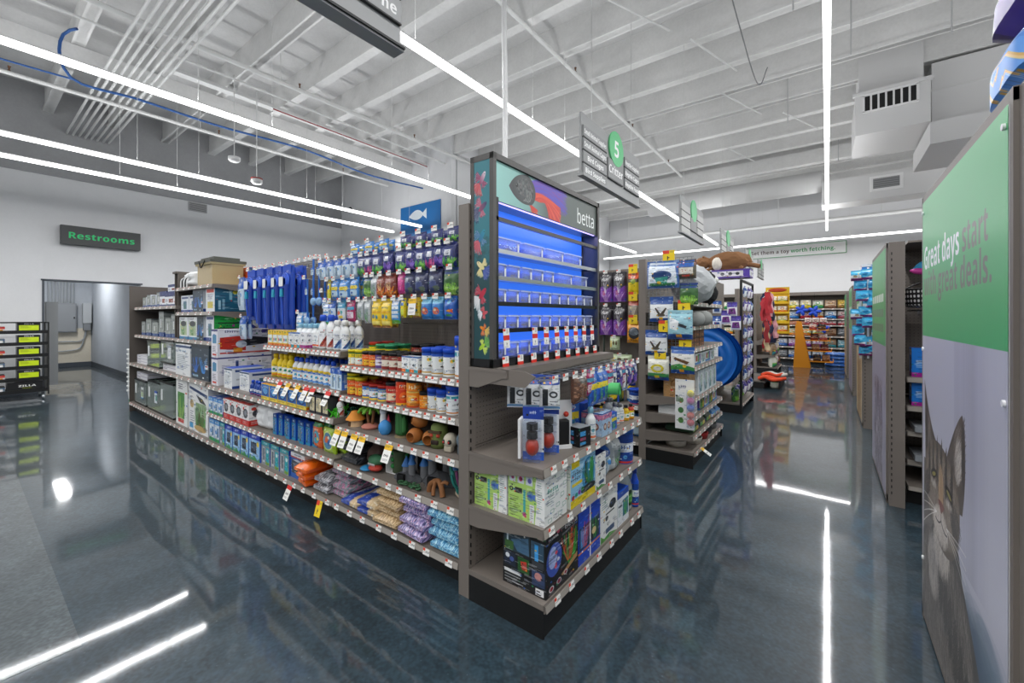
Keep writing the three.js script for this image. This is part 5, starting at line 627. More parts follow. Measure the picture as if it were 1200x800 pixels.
// ---- unit 1: food jars, lower and upper shelf
const lidBlue = std(0x1f54d0, .35), lidBlack = std(0x17171a, .4), lidRed = std(0xb02a20, .4), lidYellow = std(0xe6d21c, .4), lidGreen = std(0x2f9a6a, .4), lidWhite = std(0xf0f0ee, .4);
const line = (x0, n, pitch, z, f) => { for (let i = 0; i < n; i++) for (const dz of [0, -.11]) f(x0 - i * pitch, z + dz + rnd(-.006, .006)); };
{ let y = .875, z = -1.68;
  kind('fish_food_jar', 'white fish food jar with blue lid standing on the lower food shelf', 'jar', 'white jars with blue lids on the lower food shelf'); line(-1.585, 1, .1, z, (x, q) => jar(x, y, q, .042, .2, 'jarWhite', lidBlue, .035)); line(-1.68, 1, .1, z, (x, q) => jar(x, y, q, .042, .16, 'jarWhite', lidBlue)); line(-1.765, 2, .078, z, (x, q) => jar(x, y, q, .034, .13, 'jarWhite2', lidBlue));
  kind('fish_food_canister', 'small orange canister with black lid', 'canister', 'small orange canisters'); line(-1.92, 1, .1, z, (x, q) => jar(x, y, q, .032, .1, 'canister', lidBlack, .02));
  kind('pond_food_canister', 'tall orange pond food canister with black lid', 'canister', 'tall orange canisters'); line(-2.01, 1, .12, z, (x, q) => jar(x, y, q, .05, .17, 'canister', lidBlack, .022)); line(-1.965, 1, .1, z - .16, (x, q) => jar(x, y, q - .02, .05, .18, 'canister', lidBlack, .022));
  kind('pond_food_canister', 'red orange pond food canister with black lid', 'canister', 'red orange canisters'); line(-2.12, 1, .1, z, (x, q) => jar(x, y, q, .042, .165, 'canisterRed', lidBlack, .022));
  kind('fish_food_jar', 'red crisps jar with black lid', 'jar', 'red jars on the lower food shelf'); line(-2.215, 1, .1, z, (x, q) => jar(x, y, q, .045, .13, 'jarRed', lidBlack, .02)); line(-2.26, 2, .11, z - .2, (x, q) => jar(x, y, q, .05, .18, 'jarRed', lidRed, .025));
  kind('fish_food_jar', 'blue banded tropical food jar with red lid', 'jar', 'blue banded jars'); line(-2.31, 3, .088, z, (x, q) => jar(x, y, q, .04, .1, 'jarBlue', lidRed, .02));
  kind('fish_food_jar', 'orange pellet jar with yellow lid', 'jar', 'orange pellet jars'); line(-2.57, 2, .085, z, (x, q) => jar(x, y, q, .04, .125, 'jarOrange', lidYellow, .02)); line(-2.42, 2, .12, z - .2, (x, q) => jar(x, y, q, .055, .19, 'jarOrange', lidRed, .03));
  kind('fish_food_jar', 'yellow flake jar on the lower food shelf', 'jar', 'yellow flake jars on the lower shelf'); line(-2.67, 1, .09, z, (x, q) => jar(x, y, q, .04, .15, 'jarYellow', lidYellow, .02)); line(-2.64, 1, .11, z - .2, (x, q) => jar(x, y, q, .05, .2, 'jarYellow', lidYellow, .025));
  y = 1.085;
  kind('fish_food_jar', 'largest white jar with blue lid on the upper food shelf by the post', 'jar'); jar(-1.585, y, z, .058, .23, 'jarWhite', lidBlue, .05, 0);
  kind('fish_food_jar', 'white fish food jar with blue lid on the upper food shelf', 'jar', 'white jars with blue lids on the upper food shelf'); line(-1.705, 3, .088, z, (x, q) => jar(x, y, q, .041, .155, 'jarWhite2', lidBlue));
  kind('food_sample_box', 'small white box with fish picture between the jars', 'box', 'small white fish boxes'); for (let i = 0; i < 2; i++) carton(-1.98 - i * .078, y, z, .072, .095, .06, 'whiteFish');
  kind('fish_food_jar', 'dark red small jar with black lid on the upper food shelf', 'jar', 'dark red small jars'); line(-2.12, 3, .075, z, (x, q) => jar(x, y, q, .036, .105, 'jarDarkRed', lidBlack, .018)); line(-2.13, 2, .09, z - .2, (x, q) => jar(x, y, q, .042, .15, 'jarDarkRed', lidBlack, .02));
  kind('fish_food_jar', 'purple small jar with black lid', 'jar', 'purple small jars'); line(-2.345, 1, .075, z, (x, q) => jar(x, y, q, .035, .105, 'jarPurple', lidBlack, .018));
  kind('fish_food_jar', 'orange small jar with black lid on the upper food shelf', 'jar', 'orange small jars'); line(-2.42, 2, .075, z, (x, q) => jar(x, y, q, .035, .1, 'jarOrange', lidBlack, .018));
  kind('fish_food_jar', 'yellow jar with green lid on the upper food shelf', 'jar', 'yellow jars with green lids'); line(-2.45, 2, .1, z - .16, (x, q) => jar(x, y, q, .046, .14, 'jarYellow', lidGreen, .022)); line(-2.58, 2, .08, z, (x, q) => jar(x, y, q, .037, .105, 'jarYellow', lidYellow, .018));
  line(-2.66, 1, .1, z - .18, (x, q) => jar(x, y, q, .046, .15, 'jarYellow', lidRed, .022));
}
// ---- unit 2
{ let y = 1.175, z = -1.69; const capLight = std(0x8fc6e0, .4), capBlue = std(0x1f54d0, .4), wb = std(0xf1f3f3, .45), capYellow = std(0xf0cf1c, .4), blueB = std(0x2c6fd8, .4), yB = std(0xf0d21c, .45);
  kind('test_kit_box', 'yellow test kit box at the end of the top bottle shelf', 'box', 'yellow test kit boxes'); for (let i = 0; i < 4; i++) carton(-3.87 + i * .092, y, -1.69, .084, .13, .1, 'yellowCard');
  kind('water_care_bottle', 'white bottle with pale blue cap on the top bottle shelf', 'bottle', 'white bottles with pale blue caps'); line(-3.16, 5, .085, z, (x, q) => bottle(x, y, q - .03, .036, .19, 'bottleTeal', wb, capLight));
  kind('water_care_box', 'white water care carton with fish picture', 'box', 'white water care cartons'); for (let i = 0; i < 3; i++) carton(-3.47 + i * .095, y, -1.66, .088, .12, .06, i === 2 ? 'whitePurple' : 'whiteFish');
  kind('water_care_bottle', 'big white bottle with blue cap on the top bottle shelf', 'bottle', 'big white bottles with blue caps'); line(-2.98, 2, .11, z, (x, q) => bottle(x, y, q, .046, .26, 'bottleRed', wb, capBlue, .7));
  kind('cleaner_bottle', 'white bottle with blue diagonal label', 'bottle', 'white bottles with blue diagonals'); line(-2.78, 2, .1, z, (x, q) => bottle(x, y, q, .043, .22, 'bottleWhite', wb, lidWhite, .7));
  y = .9;
  kind('yellow_bottle', 'yellow water treatment bottle on the middle bottle shelf', 'bottle', 'yellow treatment bottles'); line(-3.6, 4, .085, z, (x, q) => bottle(x, y, q, .036, .2, 'bottleYellow', yB, capYellow));
  kind('blue_white_bottle', 'white and blue treatment bottle with yellow band', 'bottle', 'white and blue treatment bottles'); line(-2.93, 8, .08, z, (x, q) => bottle(x, y, q, .034, .19, 'bottleBlue', wb, capBlue));
  kind('filter_media_box', 'pale blue boxed media beside the treatment bottles', 'box', 'pale media boxes'); for (let i = 0; i < 2; i++) carton(-2.84 + i * .075, y, z, .07, .15, .12, 'packBlueLight', 'blueSide');
  for (const [i, x] of [-3.58, -3.44, -3.28, -3.15, -3.06, -2.84].entries()) bigTag(U[2], i < 1 || i > 2 ? 'bigRed' : 'bigYellow', x + 3.94, .885, .52, .5);
  y = .715; z = -1.63;
  kind('starter_bottle', 'slim navy starter bottle in a row on the box shelf', 'bottle', 'slim navy bottles'); line(-3.98, 4, .065, z, (x, q) => bottle(x, y, q, .025, .13, 'bottleNavy', std(0x20489f, .4), capBlue));
  kind('cartridge_box', 'yellow box with blue filter cartridge', 'box', 'yellow cartridge boxes'); for (let i = 0; i < 5; i++) carton(-3.82 + i * .155, y, -1.66, .148, .135, .16, 'filterYellow', 'yellowCard');
  kind('media_box', 'dark box with cream panel', 'box', 'dark media boxes'); for (let i = 0; i < 3; i++) carton(-3.02 + i * .09, y, -1.64, .08, .13, .14, 'beigeBox', 'darkGrey');
  kind('small_white_bottle', 'small white bottle with red band at the end of the box shelf', 'bottle'); bottle(-2.76, y, -1.64, .026, .13, 'bottleRed', wb, lidRed);
  y = .435;
  kind('air_pump_box', 'pale blue air pump box at the restroom end of the filter shelf', 'box', 'pale blue pump boxes'); for (let i = 0; i < 3; i++) carton(-5.06 + i * .13, y, -1.67, .12, .16, .2, 'blueBox', 'blueSide');
  kind('filter_box', 'white and red filter box with a dark fan picture', 'box', 'white and red filter boxes'); for (let i = 0; i < 4; i++) carton(-4.65 + i * .15, y, -1.67, .142, .19, .2, 'redFilter');
  kind('floss_bag', 'crumpled white bag of filter floss', 'bag', 'white floss bags'); standBag(-4.0, y, -1.66, .22, .2, .1, 'white', 2); standBag(-3.84, y, -1.68, .2, .19, .1, 'white', 4);
  kind('tube_blister', 'teal and blue blister pack on the lower filter shelf', 'pet supply', 'teal and blue blister packs'); for (let i = 0; i < 9; i++) carton(-3.7 + i * .075, y, -1.63 - (i % 3) * .012, .066, .17, .05, 'blisterBlue', 'blue');
  kind('shrimp_pack', 'orange and green food pouch', 'pouch', 'orange and green pouches'); for (let i = 0; i < 2; i++) standBag(-3.06 + i * .07, y, -1.64 - i * .03, .11, .19, .04, 'orangeGreen', i + 1);
  kind('lime_ornament_pack', 'lime green pack with a round picture', 'pet supply', 'lime round packs'); for (let i = 0; i < 2; i++) standBag(-2.88 + i * .05, y, -1.63 - i * .05, .16, .18, .04, 'limeRound', i + 2);
  y = .15;
  kind('pump_box', 'tall pale blue pump box on the base deck', 'box', 'tall pale pump boxes'); for (let i = 0; i < 3; i++) carton(-5.06 + i * .14, y, -1.68, .13, .22, .2, i === 2 ? 'tealBlister' : 'blueBox', 'blueSide');
  kind('filter_box', 'blue filter box with dark window picture', 'box', 'blue window filter boxes'); for (let i = 0; i < 4; i++) carton(-4.61 + i * .18 - (i === 3 ? -.03 : 0), y, -1.7, i === 3 ? .22 : .165, .22 + (i > 1 ? .01 : 0), .24, 'blueWindow', 'blueSide', 'blue');
  kind('heater_box', 'grey and teal heater box', 'box', 'grey and teal heater boxes'); for (let i = 0; i < 3; i++) carton(-3.84 + i * .17, y, -1.69, .155, .2, .2, 'tealBlister', 'blueSide', 'silver');
  kind('clear_view_box', 'large blue and white box with dark tank picture beside the orange bags', 'box'); carton(-3.3, y, -1.74, .22, .2, .28, 'clearBox', 'clearBox', 'white');
  bigTag(U[2], 'bigRed', -3.3 + 3.94, .12, .575, .4); bigTag(U[2], 'tagYellow', -2.86 + 3.94, .12, .575, .3);
}
// ---- unit 3: kit boxes
kind('aquarium_kit_box', 'white aquarium kit box with red print and black filter picture', 'box'); carton(-5.05, 1.0, -1.86, .17, .29, .52, 'marineSpine', 'marine', 'white');
kind('aquarium_kit_box', 'white aquarium kit box with purple edge under the red print one', 'box'); carton(-5.05, .715, -1.86, .17, .285, .52, 'marineSpine', 'marine2', 'white');
kind('aquarium_kit_box', 'smaller white box with blue edge in front of the kit boxes', 'box'); carton(-4.72, .715, -1.76, .2, .2, .3, 'whiteText', 'kitBlue', 'blue'); kind('aquarium_kit_box', 'low white box with blue edge under the blue siphons', 'box'); carton(-4.44, .715, -1.8, .22, .18, .3, 'whiteText', 'kitBlue', 'blue');
// ---- unit 4
kind('aquarium_box', 'tall white boxed aquarium with planted tank picture on the deck', 'box'); carton(-5.5, .15, -1.84, .6, .54, .5, 'aquaWhite', 'aquaWhiteSide', 'white');
kind('aquarium_box', 'tall white boxed aquarium showing its green spine', 'box'); carton(-6.06, .15, -1.84, .4, .54, .5, 'aquaWhiteSide', 'aquaWhite', 'white');
kind('bow_tank_box', 'white tank box with lines of text', 'box'); carton(-6.02, .735, -1.82, .52, .36, .46, 'whiteText', 'whiteText', 'white');
kind('dark_tank_box', 'dark tank box with blue plants picture', 'box'); carton(-5.45, .735, -1.82, .54, .38, .46, 'darkAqua', 'darkAqua', 'darkGrey');
kind('small_kit_box', 'white kit box with planted tank picture', 'box', 'white kit boxes on the upper shelf'); for (let i = 0; i < 2; i++) carton(-6.18 + i * .32, 1.155, -1.84, .3, .26, .4, 'kitWhite', 'kitBlue', 'white');
kind('glow_kit_box', 'bright green and white kit box with blue fish', 'box'); carton(-5.34, 1.155, -1.88, .24, .29, .46, 'kitBlue', 'glofish', 'white');
kind('narrow_kit_box', 'narrow blue grey kit box beside the green one', 'box'); carton(-5.62, 1.155, -1.84, .24, .27, .4, 'darkAqua', 'kitBlue', 'white');
kind('small_filter_box', 'white filter box with navy band', 'box', 'white filter boxes on the second shelf'); for (let i = 0; i < 2; i++) carton(-6.2 + i * .3, 1.475, -1.84, .28, .2, .36, 'kitBlue', 'kitBlue', 'navy');
kind('teal_tank_box', 'large teal tank box with coloured dots', 'box'); carton(-5.33, 1.475, -1.88, .26, .27, .46, 'whiteSpine', 'tealSide', 'silver'); kind('grey_tank_box', 'grey blue tank box beside the teal one', 'box'); carton(-5.68, 1.475, -1.84, .34, .26, .4, 'darkAqua', 'kitBlue', 'silver');
{ const g = thing('reptile_tank', 'small cream tinted tank with dark lid on top of the shelves', 'tank', null, -5.62, 1.77, -1.84); const cr = new THREE.MeshPhysicalMaterial({ color: 0xf0e2b8, roughness: .15, transmission: .6, thickness: 0 }); part(g, 'tank_wall', merge([bx(.46, .26, .008, 0, .13, .15), bx(.46, .26, .008, 0, .13, -.15), bx(.008, .26, .3, -.23, .13, 0), bx(.008, .26, .3, .23, .13, 0)]), cr); part(g, 'sand', box(.44, .06, .28), std(0xcfb483, .9), 0, .03, 0); part(g, 'lid', merge([bx(.5, .03, .36, 0, .27, 0), bx(.4, .04, .26, 0, .3, 0)]), std(0x55564e, .5)); part(g, 'rim', box(.49, .025, .345), std(0xb0a27a, .5), 0, .245, 0); part(g, 'handle', tube([[-.1, .28, .18], [0, .2, .19], [.1, .28, .18]], .006, 12), M.black); part(g, 'rock', sph(.06, 8), std(0xe6d6b0, .8), .05, .09, .04); }
kind('wrapped_box', 'white plastic wrapped bundle beside the cream tank', 'bundle'); standBag(-6.08, 1.77, -1.8, .4, .2, .3, 'white', 6);
kind('orange_box', 'flat orange box with green end behind the cream tank', 'box'); carton(-5.75, 1.77, -2.06, .9, .22, .08, 'orangeBag', 'plantGreen', 'orangeBag');
{ const g = thing('striped_bundle', 'black and white striped plastic bundle on the shelf end', 'bundle', null, -6.12, 1.77, -1.66); for (let i = 0; i < 5; i++) part(g, 'stripe', tube([[-.12 + i * .055, .0, .03], [-.11 + i * .055, .1, .02], [-.06 + i * .055, .13, -.06]], .009, 10), i % 2 ? M.black : M.white); }
// ---- units 5, 6: pumps and glass tanks
function glassTank(x, y, w, h, d, label, card) {
  const g = thing('glass_aquarium', label, 'aquarium', null, x, y, -1.6 - d / 2);
  const t = .006; for (const [a, b, c, px, py, pz] of [[w, h, t, 0, h / 2, d / 2], [w, h, t, 0, h / 2, -d / 2], [t, h, d, -w / 2, h / 2, 0], [t, h, d, w / 2, h / 2, 0], [w, t, d, 0, t, 0]]) part(g, 'glass_pane', box(a, b, c), M.tank, px, py, pz);
  for (const py of [.01, h - .01]) part(g, 'rim', merge([bx(w + .015, .022, .012, 0, 0, d / 2), bx(w + .015, .022, .012, 0, 0, -d / 2), bx(.012, .022, d, -w / 2, 0, 0), bx(.012, .022, d, w / 2, 0, 0)]), M.blackGloss, 0, py, 0);
  if (card) part(g, 'sticker', cartonGeo(.12, .16, .002, card), M.paper, w * .22, h * .5, d / 2 + .006); part(g, 'small_sticker', cartonGeo(.06, .14, .002, 'white'), M.paper, -w * .35, h * .6, d / 2 + .006);
}
glassTank(-6.68, .15, .54, .44, .44, 'large glass aquarium on the deck beside the tall white box', ''); glassTank(-7.26, .15, .56, .4, .42, 'glass aquarium on the deck with a coloured sticker', 'blueSmall'); glassTank(-7.95, .15, .6, .36, .42, 'glass aquarium at the far end of the deck', 'kitWhite');
glassTank(-6.66, .735 + .09, .5, .3, .4, 'glass aquarium resting on flat white boxes', 'whiteText'); glassTank(-7.28, .735, .56, .36, .4, 'glass aquarium on the middle shelf with a pale rim', '');
kind('flat_hood_box', 'flat white hood box lying on the glass tank shelf', 'box', 'flat white hood boxes'); carton(-6.66, .735, -1.82, .52, .045, .4, 'flatWhite'); carton(-6.66, .78, -1.82, .5, .045, .4, 'flatWhite'); for (let i = 0; i < 3; i++) carton(-7.93, .735 + i * .042, -1.82, .58, .04, .4, 'flatWhite');
kind('flat_hood_box', 'flat white hood box lying on the farthest glass tank', 'box', 'flat hood boxes on the tank'); for (let i = 0; i < 2; i++) carton(-7.95, .51 + i * .05, -1.8, .56, .048, .36, 'flatWhite');
kind('pump_carton', 'grey pump carton with navy foot on the second shelf', 'box', 'grey pump cartons'); for (const [x, w, h] of [[-6.66, .24, .3], [-6.92, .22, .26], [-7.22, .22, .34], [-7.52, .26, .2], [-7.84, .26, .24], [-8.12, .2, .2]]) carton(x, 1.15, -1.82, w, h, .3, 'greyPump', 'greyPump', 'navy');
kind('pump_carton', 'small white pump carton on the top shelf of the far units', 'box', 'small white cartons on the top shelf'); for (const [x, w, h] of [[-7.42, .2, .2], [-7.68, .2, .16], [-7.93, .2, .18], [-8.16, .18, .15]]) carton(x, 1.56, -1.82, w, h, .26, 'greyPump', 'kitBlue', 'navy');
kind('navy_pump_box', 'white and navy pump box with a red picture', 'box', 'white and navy pump boxes'); carton(-6.76, 1.56, -1.8, .42, .18, .3, 'navyBox', 'navyBox', 'navy'); carton(-7.14, 1.56, -1.82, .3, .2, .3, 'navyBox', 'navyBox', 'navy'); carton(-6.76, 1.74, -1.82, .4, .1, .28, 'navyBox', 'navyBox', 'navy');
// ---------------------------------------------------------------- betta endcap facing the main aisle
function endcap(label, z, w, shelves, { depth = .45, h = 1.98, deckTags = 8, x = -1.44 } = {}) {
  const g = unit('endcap_shelving', label, null, { x, z, ry: PI / 2, w, h, depth, shelves, deckTags, ends: [0, 0] });
  for (const k of [0, 1]) part(g, 'post', box(.05, h, .07), M.metal, k ? w - .025 : .025, h / 2, -.035);
  part(g, 'side_kick', box(.012, .125, depth - .01), M.black, .004, .0625, depth / 2); part(g, 'side_kick', box(.012, .125, depth - .01), M.black, w - .006, .0625, depth / 2);
  part(g, 'top_cap', box(w, .012, .07), M.metal, w / 2, h + .006, -.035);
  return g;
}
const EZ = -1.55, E1 = endcap('taupe endcap shelving holding the betta fish display', EZ, 1.22, [[.475, .44, 8], [.745, .44, 10]]);
part(E1, 'front_kick', box(1.2, .12, .012), M.black, .61, .06, .435);
for (let i = 0; i < 40; i++) part(E1, 'upright_slot', box(.004, .02, .006), M.black, .012, .18 + i * .044, .0035);
{ // shelf carrying the display, with pegs in front
  const s = part(E1, 'shelf', shelfGeo(1.22, .24), M.metal, 0, 1.17, 0);
  const br = new THREE.Shape(); br.moveTo(0, 0); br.lineTo(.34, 0); br.lineTo(.4, -.02); br.lineTo(.34, -.075); br.lineTo(0, -.075); part(s, 'bracket_arm', new THREE.ExtrudeGeometry(br, { depth: .006, bevelEnabled: false }).rotateY(-PI / 2), M.metal, .012, .0, 0);
  for (let i = 0; i < 3; i++) part(s, 'grid_wire', box(1.16, .006, .006), M.wire, .62, -.045 - i * .001, .27 + i * .06);
  for (let i = 0; i < 12; i++) { const hk = part(E1, 'peg_hook', hookGeo(.22), M.wire, .1 + i * .095, 1.125, .22); part(hk, 'price_tag', tagGeo(), M.paper, 0, .008, .226); }
}
{
  const g = thing('betta_display', 'backlit blue betta fish display case with fish header sign', 'fish display', null, -1.44, 1.172, -1.562, PI / 2);
  const W = 1.18, D = .15, Ht = 1.05, fr = std(0x4a4846, .4), H0 = .82;
  part(g, 'base_rail', box(W, .04, D), M.blackGloss, W / 2, .02, D / 2); part(g, 'top_rail', box(W, .03, D), fr, W / 2, Ht - .015, D / 2);
  for (const x of [.012, W - .012]) part(g, 'corner_post', box(.024, Ht, .024), fr, x, Ht / 2, D - .012);
  for (const x of [.012, W - .012]) part(g, 'corner_post', box(.024, Ht, .024), fr, x, Ht / 2, .012);
  part(g, 'inner_post', box(.03, H0, .02), M.blackGloss, .039, H0 / 2 + .02, D - .02);
  const panelTex = canvasTexture(256, 2048, (c, w, h) => {
    c.fillStyle = '#2f7f8c'; c.fillRect(0, 0, w, h * .45); c.fillStyle = '#1d4a50'; c.fillRect(0, h * .45, w, h * .55); for (let i = 0; i < 120; i++) { c.fillStyle = i % 2 ? 'rgba(47,127,140,.16)' : 'rgba(29,74,80,.16)'; c.beginPath(); c.arc(rnd(0, w), h * .45 + rnd(-120, 120), rnd(20, 60), 0, 7); c.fill(); }
    const fish = (x, y, s, r, c1, c2, c3) => { c.save(); c.translate(x, y); c.rotate(r); c.scale(s, s); const fin = (col, x0, y0, a0, a1, len, n) => { for (let i = 0; i < n; i++) { const a = a0 + (a1 - a0) * i / (n - 1), l = len * rnd(.75, 1.05); c.strokeStyle = i % 4 ? col : '#f4f0ee'; c.globalAlpha = i % 4 ? .85 : .5; c.lineWidth = .05; c.beginPath(); c.moveTo(x0, y0); c.quadraticCurveTo(x0 + l * .5 * Math.cos(a + .2), y0 + l * .5 * Math.sin(a + .2), x0 + l * Math.cos(a), y0 + l * Math.sin(a)); c.stroke(); } c.globalAlpha = 1; }; fin(c2, .3, 0, -.9, .9, .95, 46); fin(c3, 0, -.1, -1.7, -.5, .6, 26); fin(c3, 0, .1, .5, 1.8, .75, 30); const g = c.createLinearGradient(-.6, -.2, .4, .2); g.addColorStop(0, c1); g.addColorStop(1, c3); c.fillStyle = g; c.beginPath(); c.ellipse(-.1, 0, .5, .2, 0, 0, 7); c.fill(); c.fillStyle = '#111'; c.beginPath(); c.arc(-.44, -.04, .035, 0, 7); c.fill(); c.restore(); };
    fish(130, 190, 150, 2.2, '#e9ecf2', '#c83c46', '#8a2a58'); fish(130, 480, 150, 2.6, '#33406f', '#2a3566', '#b04a6a'); fish(120, 780, 150, 2.2, '#1f9ab0', '#c8465a', '#2f6fa0'); fish(120, 1080, 140, .6, '#f0e6b8', '#2f49a8', '#e6d890'); fish(130, 1370, 150, 2.4, '#c8304a', '#e8e8ec', '#b8203c'); fish(170, 1560, 90, 2.9, '#d86a78', '#e9ecf2', '#c83c46'); fish(150, 1720, 90, .4, '#f0a02c', '#e6b84a', '#d8641c'); fish(140, 1900, 110, -.6, '#9ad02c', '#5faa3c', '#c8e04a');
  });
  for (const [x, r] of [[-.0005, -PI / 2], [W + .0005, PI / 2]]) { part(g, 'side_board', box(.012, Ht - .06, D - .05), fr, x < 0 ? .008 : W - .008, Ht / 2, D / 2); part(g, 'side_print', flat(D - .045, Ht - .06), new THREE.MeshStandardMaterial({ map: panelTex, roughness: .4 }), x < 0 ? .0015 : W - .0015, Ht / 2, D / 2, 0, r); }
  const head = part(g, 'header_box', box(W - .05, .2, D - .02), fr, W / 2, Ht - .13, D / 2 - .002);
  const headTex = canvasTexture(1400, 260, (c, w, h) => {
    const lg = (x0, x1, ...st) => { const g = c.createLinearGradient(w * x0, 0, w * x1, 0); st.forEach(([o, k]) => g.addColorStop(o, k)); return g; };
    c.fillStyle = lg(0, 1, [0, '#9fd6cf'], [.25, '#86b4b0'], [.42, '#5d6a69'], [1, '#545c58']); c.fillRect(0, 0, w, h);
    for (let i = 0; i < 260; i++) { c.strokeStyle = ['rgba(96,70,190,.35)', 'rgba(70,80,200,.3)', 'rgba(130,60,160,.3)'][i % 3]; c.lineWidth = rnd(6, 16); const y0 = h * rnd(.15, .6); c.beginPath(); c.moveTo(w * .27, y0); c.quadraticCurveTo(w * .42, y0 - h * rnd(.1, .5), w * rnd(.5, .64), h * rnd(-.05, .75)); c.stroke(); }
    for (let i = 0; i < 300; i++) { c.strokeStyle = ['rgba(226,62,40,.5)', 'rgba(205,40,36,.5)', 'rgba(240,96,60,.4)'][i % 3]; c.lineWidth = rnd(6, 14); const t = rnd(); c.beginPath(); c.moveTo(w * (.3 + t * .06), h * (.42 + rnd(0, .2))); c.quadraticCurveTo(w * (.4 + t * .06), h * (.25 + t * .2), w * rnd(.44, .57), h * rnd(.55, 1.1)); c.stroke(); }
    for (let i = 0; i < 60; i++) { c.strokeStyle = 'rgba(214,56,40,.6)'; c.lineWidth = rnd(4, 9); c.beginPath(); c.moveTo(w * .24, h * rnd(.66, .78)); c.quadraticCurveTo(w * .28, h * .8, w * rnd(.28, .34), h * rnd(.85, 1.05)); c.stroke(); }
    { const g = c.createRadialGradient(w * .2, h * .35, 10, w * .23, h * .5, h * .75); g.addColorStop(0, '#5a5f60'); g.addColorStop(.6, '#3c4042'); g.addColorStop(1, '#4b4450'); c.fillStyle = g; } c.beginPath(); c.moveTo(w * .1, h * .5); c.bezierCurveTo(w * .12, h * .34, w * .15, h * .06, w * .25, h * .0); c.bezierCurveTo(w * .34, h * .2, w * .33, h * .66, w * .28, h * .8); c.bezierCurveTo(w * .2, h * .92, w * .13, h * .74, w * .1, h * .5); c.fill();
    for (let i = 0; i < 120; i++) { c.fillStyle = ['rgba(130,136,136,.3)', 'rgba(40,42,46,.4)', 'rgba(150,120,130,.25)'][i % 3]; const a = rnd(0, 6.28), r = Math.sqrt(rnd()); c.beginPath(); c.arc(w * .23 + w * .07 * r * Math.cos(a), h * .45 + h * .32 * r * Math.sin(a), rnd(5, 11), 0, 7); c.fill(); }
    c.strokeStyle = 'rgba(160,166,164,.7)'; c.lineWidth = 6; for (let i = 0; i < 4; i++) { c.beginPath(); c.arc(w * (.2 + i * .012), h * .55, h * .22, -.6, 1.2); c.stroke(); } c.fillStyle = '#16181a'; c.beginPath(); c.arc(w * .16, h * .4, 14, 0, 7); c.fill(); c.fillStyle = '#9aa0a0'; c.beginPath(); c.arc(w * .157, h * .385, 4, 0, 7); c.fill();
    c.fillStyle = '#f2f6f5'; c.font = '150px sans-serif'; c.textAlign = 'right'; c.textBaseline = 'alphabetic'; c.save(); c.translate(w * .975, h * .8); c.scale(.92, 1.15); c.fillText('betta', 0, 0); c.restore();
  });
  part(head, 'header_print', flat(W - .055, .195), new THREE.MeshStandardMaterial({ map: headTex, roughness: .35 }), 0, 0, D / 2 - .009);
  // lit blue back wall and light tube
  part(g, 'backlit_panel', box(W - .06, H0 - .03, .01), new THREE.MeshStandardMaterial({ color: 0x2a52b0, emissive: new THREE.Color(0x3a78f5), emissiveIntensity: .62, roughness: .4 }), W / 2, H0 / 2 + .025, .02);
  const gl = new THREE.RectAreaLight(0x5a86ff, .9, W - .08, H0 - .05); gl.position.set(W / 2, H0 / 2 + .025, .027); gl.rotation.y = PI; gl.name = 'backlit_glow'; g.add(gl);
  part(g, 'light_tube', cyl(.009, .009, W - .08, 10), new THREE.MeshStandardMaterial({ color: 0xe6e0ff, emissive: 0xb8a8ff, emissiveIntensity: 1.4 }), W / 2, H0 + .005, D - .025, 0, 0, PI / 2);
  const tl = new THREE.RectAreaLight(0xc8bcff, 14, W - .1, .018); tl.position.set(W / 2, H0 - .008, D - .03); tl.rotation.x = -PI / 2; tl.name = 'tube_glow'; g.add(tl);
  const YS = [.578, .443, .315, .18, .04];
  part(g, 'shelf_rail', box(W - .05, .02, .02), fr, W / 2, .735, D - .02);
  for (const [i, y] of YS.entries()) if (i < 4) { const s = part(g, 'display_shelf', box(W - .06, .006, D - .03), M.blackGloss, W / 2, y - .004, D / 2 - .002); part(s, 'shelf_rail', box(W - .05, .022, .008), i < 2 ? M.chrome : M.blackGloss, 0, .002, D / 2 - .012); }
  for (let i = 0; i < 8; i++) part(g, 'price_card', once('btg', () => remap(new THREE.BoxGeometry(.05, .1, .0015), 'bettaTag')), M.paper, .1 + (i ? .14 : 0) + i * .117, .14, D + .004, -.05, 0, rnd(-.05, .05));
  for (let i = 0; i < 9; i++) part(g, 'price_card', once('btg', () => 0), M.paper, .09 + i * .126, -.0, D + .008, -.05, 0, rnd(-.05, .05));
  // fish cups
  const cupGeo = (w) => once('cup' + w, () => { const q = new THREE.CylinderGeometry(.5, .42, 1, 4, 1, true).rotateY(PI / 4); q.scale(w / .707, .066, .085 / .707); return q; });
  const cols = [0xb03a2c, 0x2f4fb0, 0x8a2f6a, 0x3a3f48, 0xd86a4a, 0x2f8fa0];
  const cup = (ix, iy, w, big) => {
    const lx = ix, c = thing('fish_cup', big ? 'large clear fish tub on an upper shelf of the betta display' : 'small clear plastic betta cup with lid in the blue display', 'fish cup', big ? 'large tubs in the betta display' : 'betta cups in the display', -1.44 + .075, 1.172 + YS[iy], -1.562 - lx, PI / 2);
    part(c, 'cup_wall', cupGeo(w), M.clear, 0, .035, 0); part(c, 'cup_base', box(w * .8, .003, .07), M.clear, 0, .003, 0);
    part(c, 'water', once('wat' + w, () => new THREE.BoxGeometry(w * .84, .036, .07)), M.water, 0, .024, 0);
    part(c, 'lid', once('lid' + w, () => merge([bx(w * 1.03, .006, .09, 0, 0, 0), bx(w * .9, .004, .075, 0, .004, 0)])), std(0xdfe9fb, .25, { transparent: true, opacity: .6 }), 0, .071, 0);
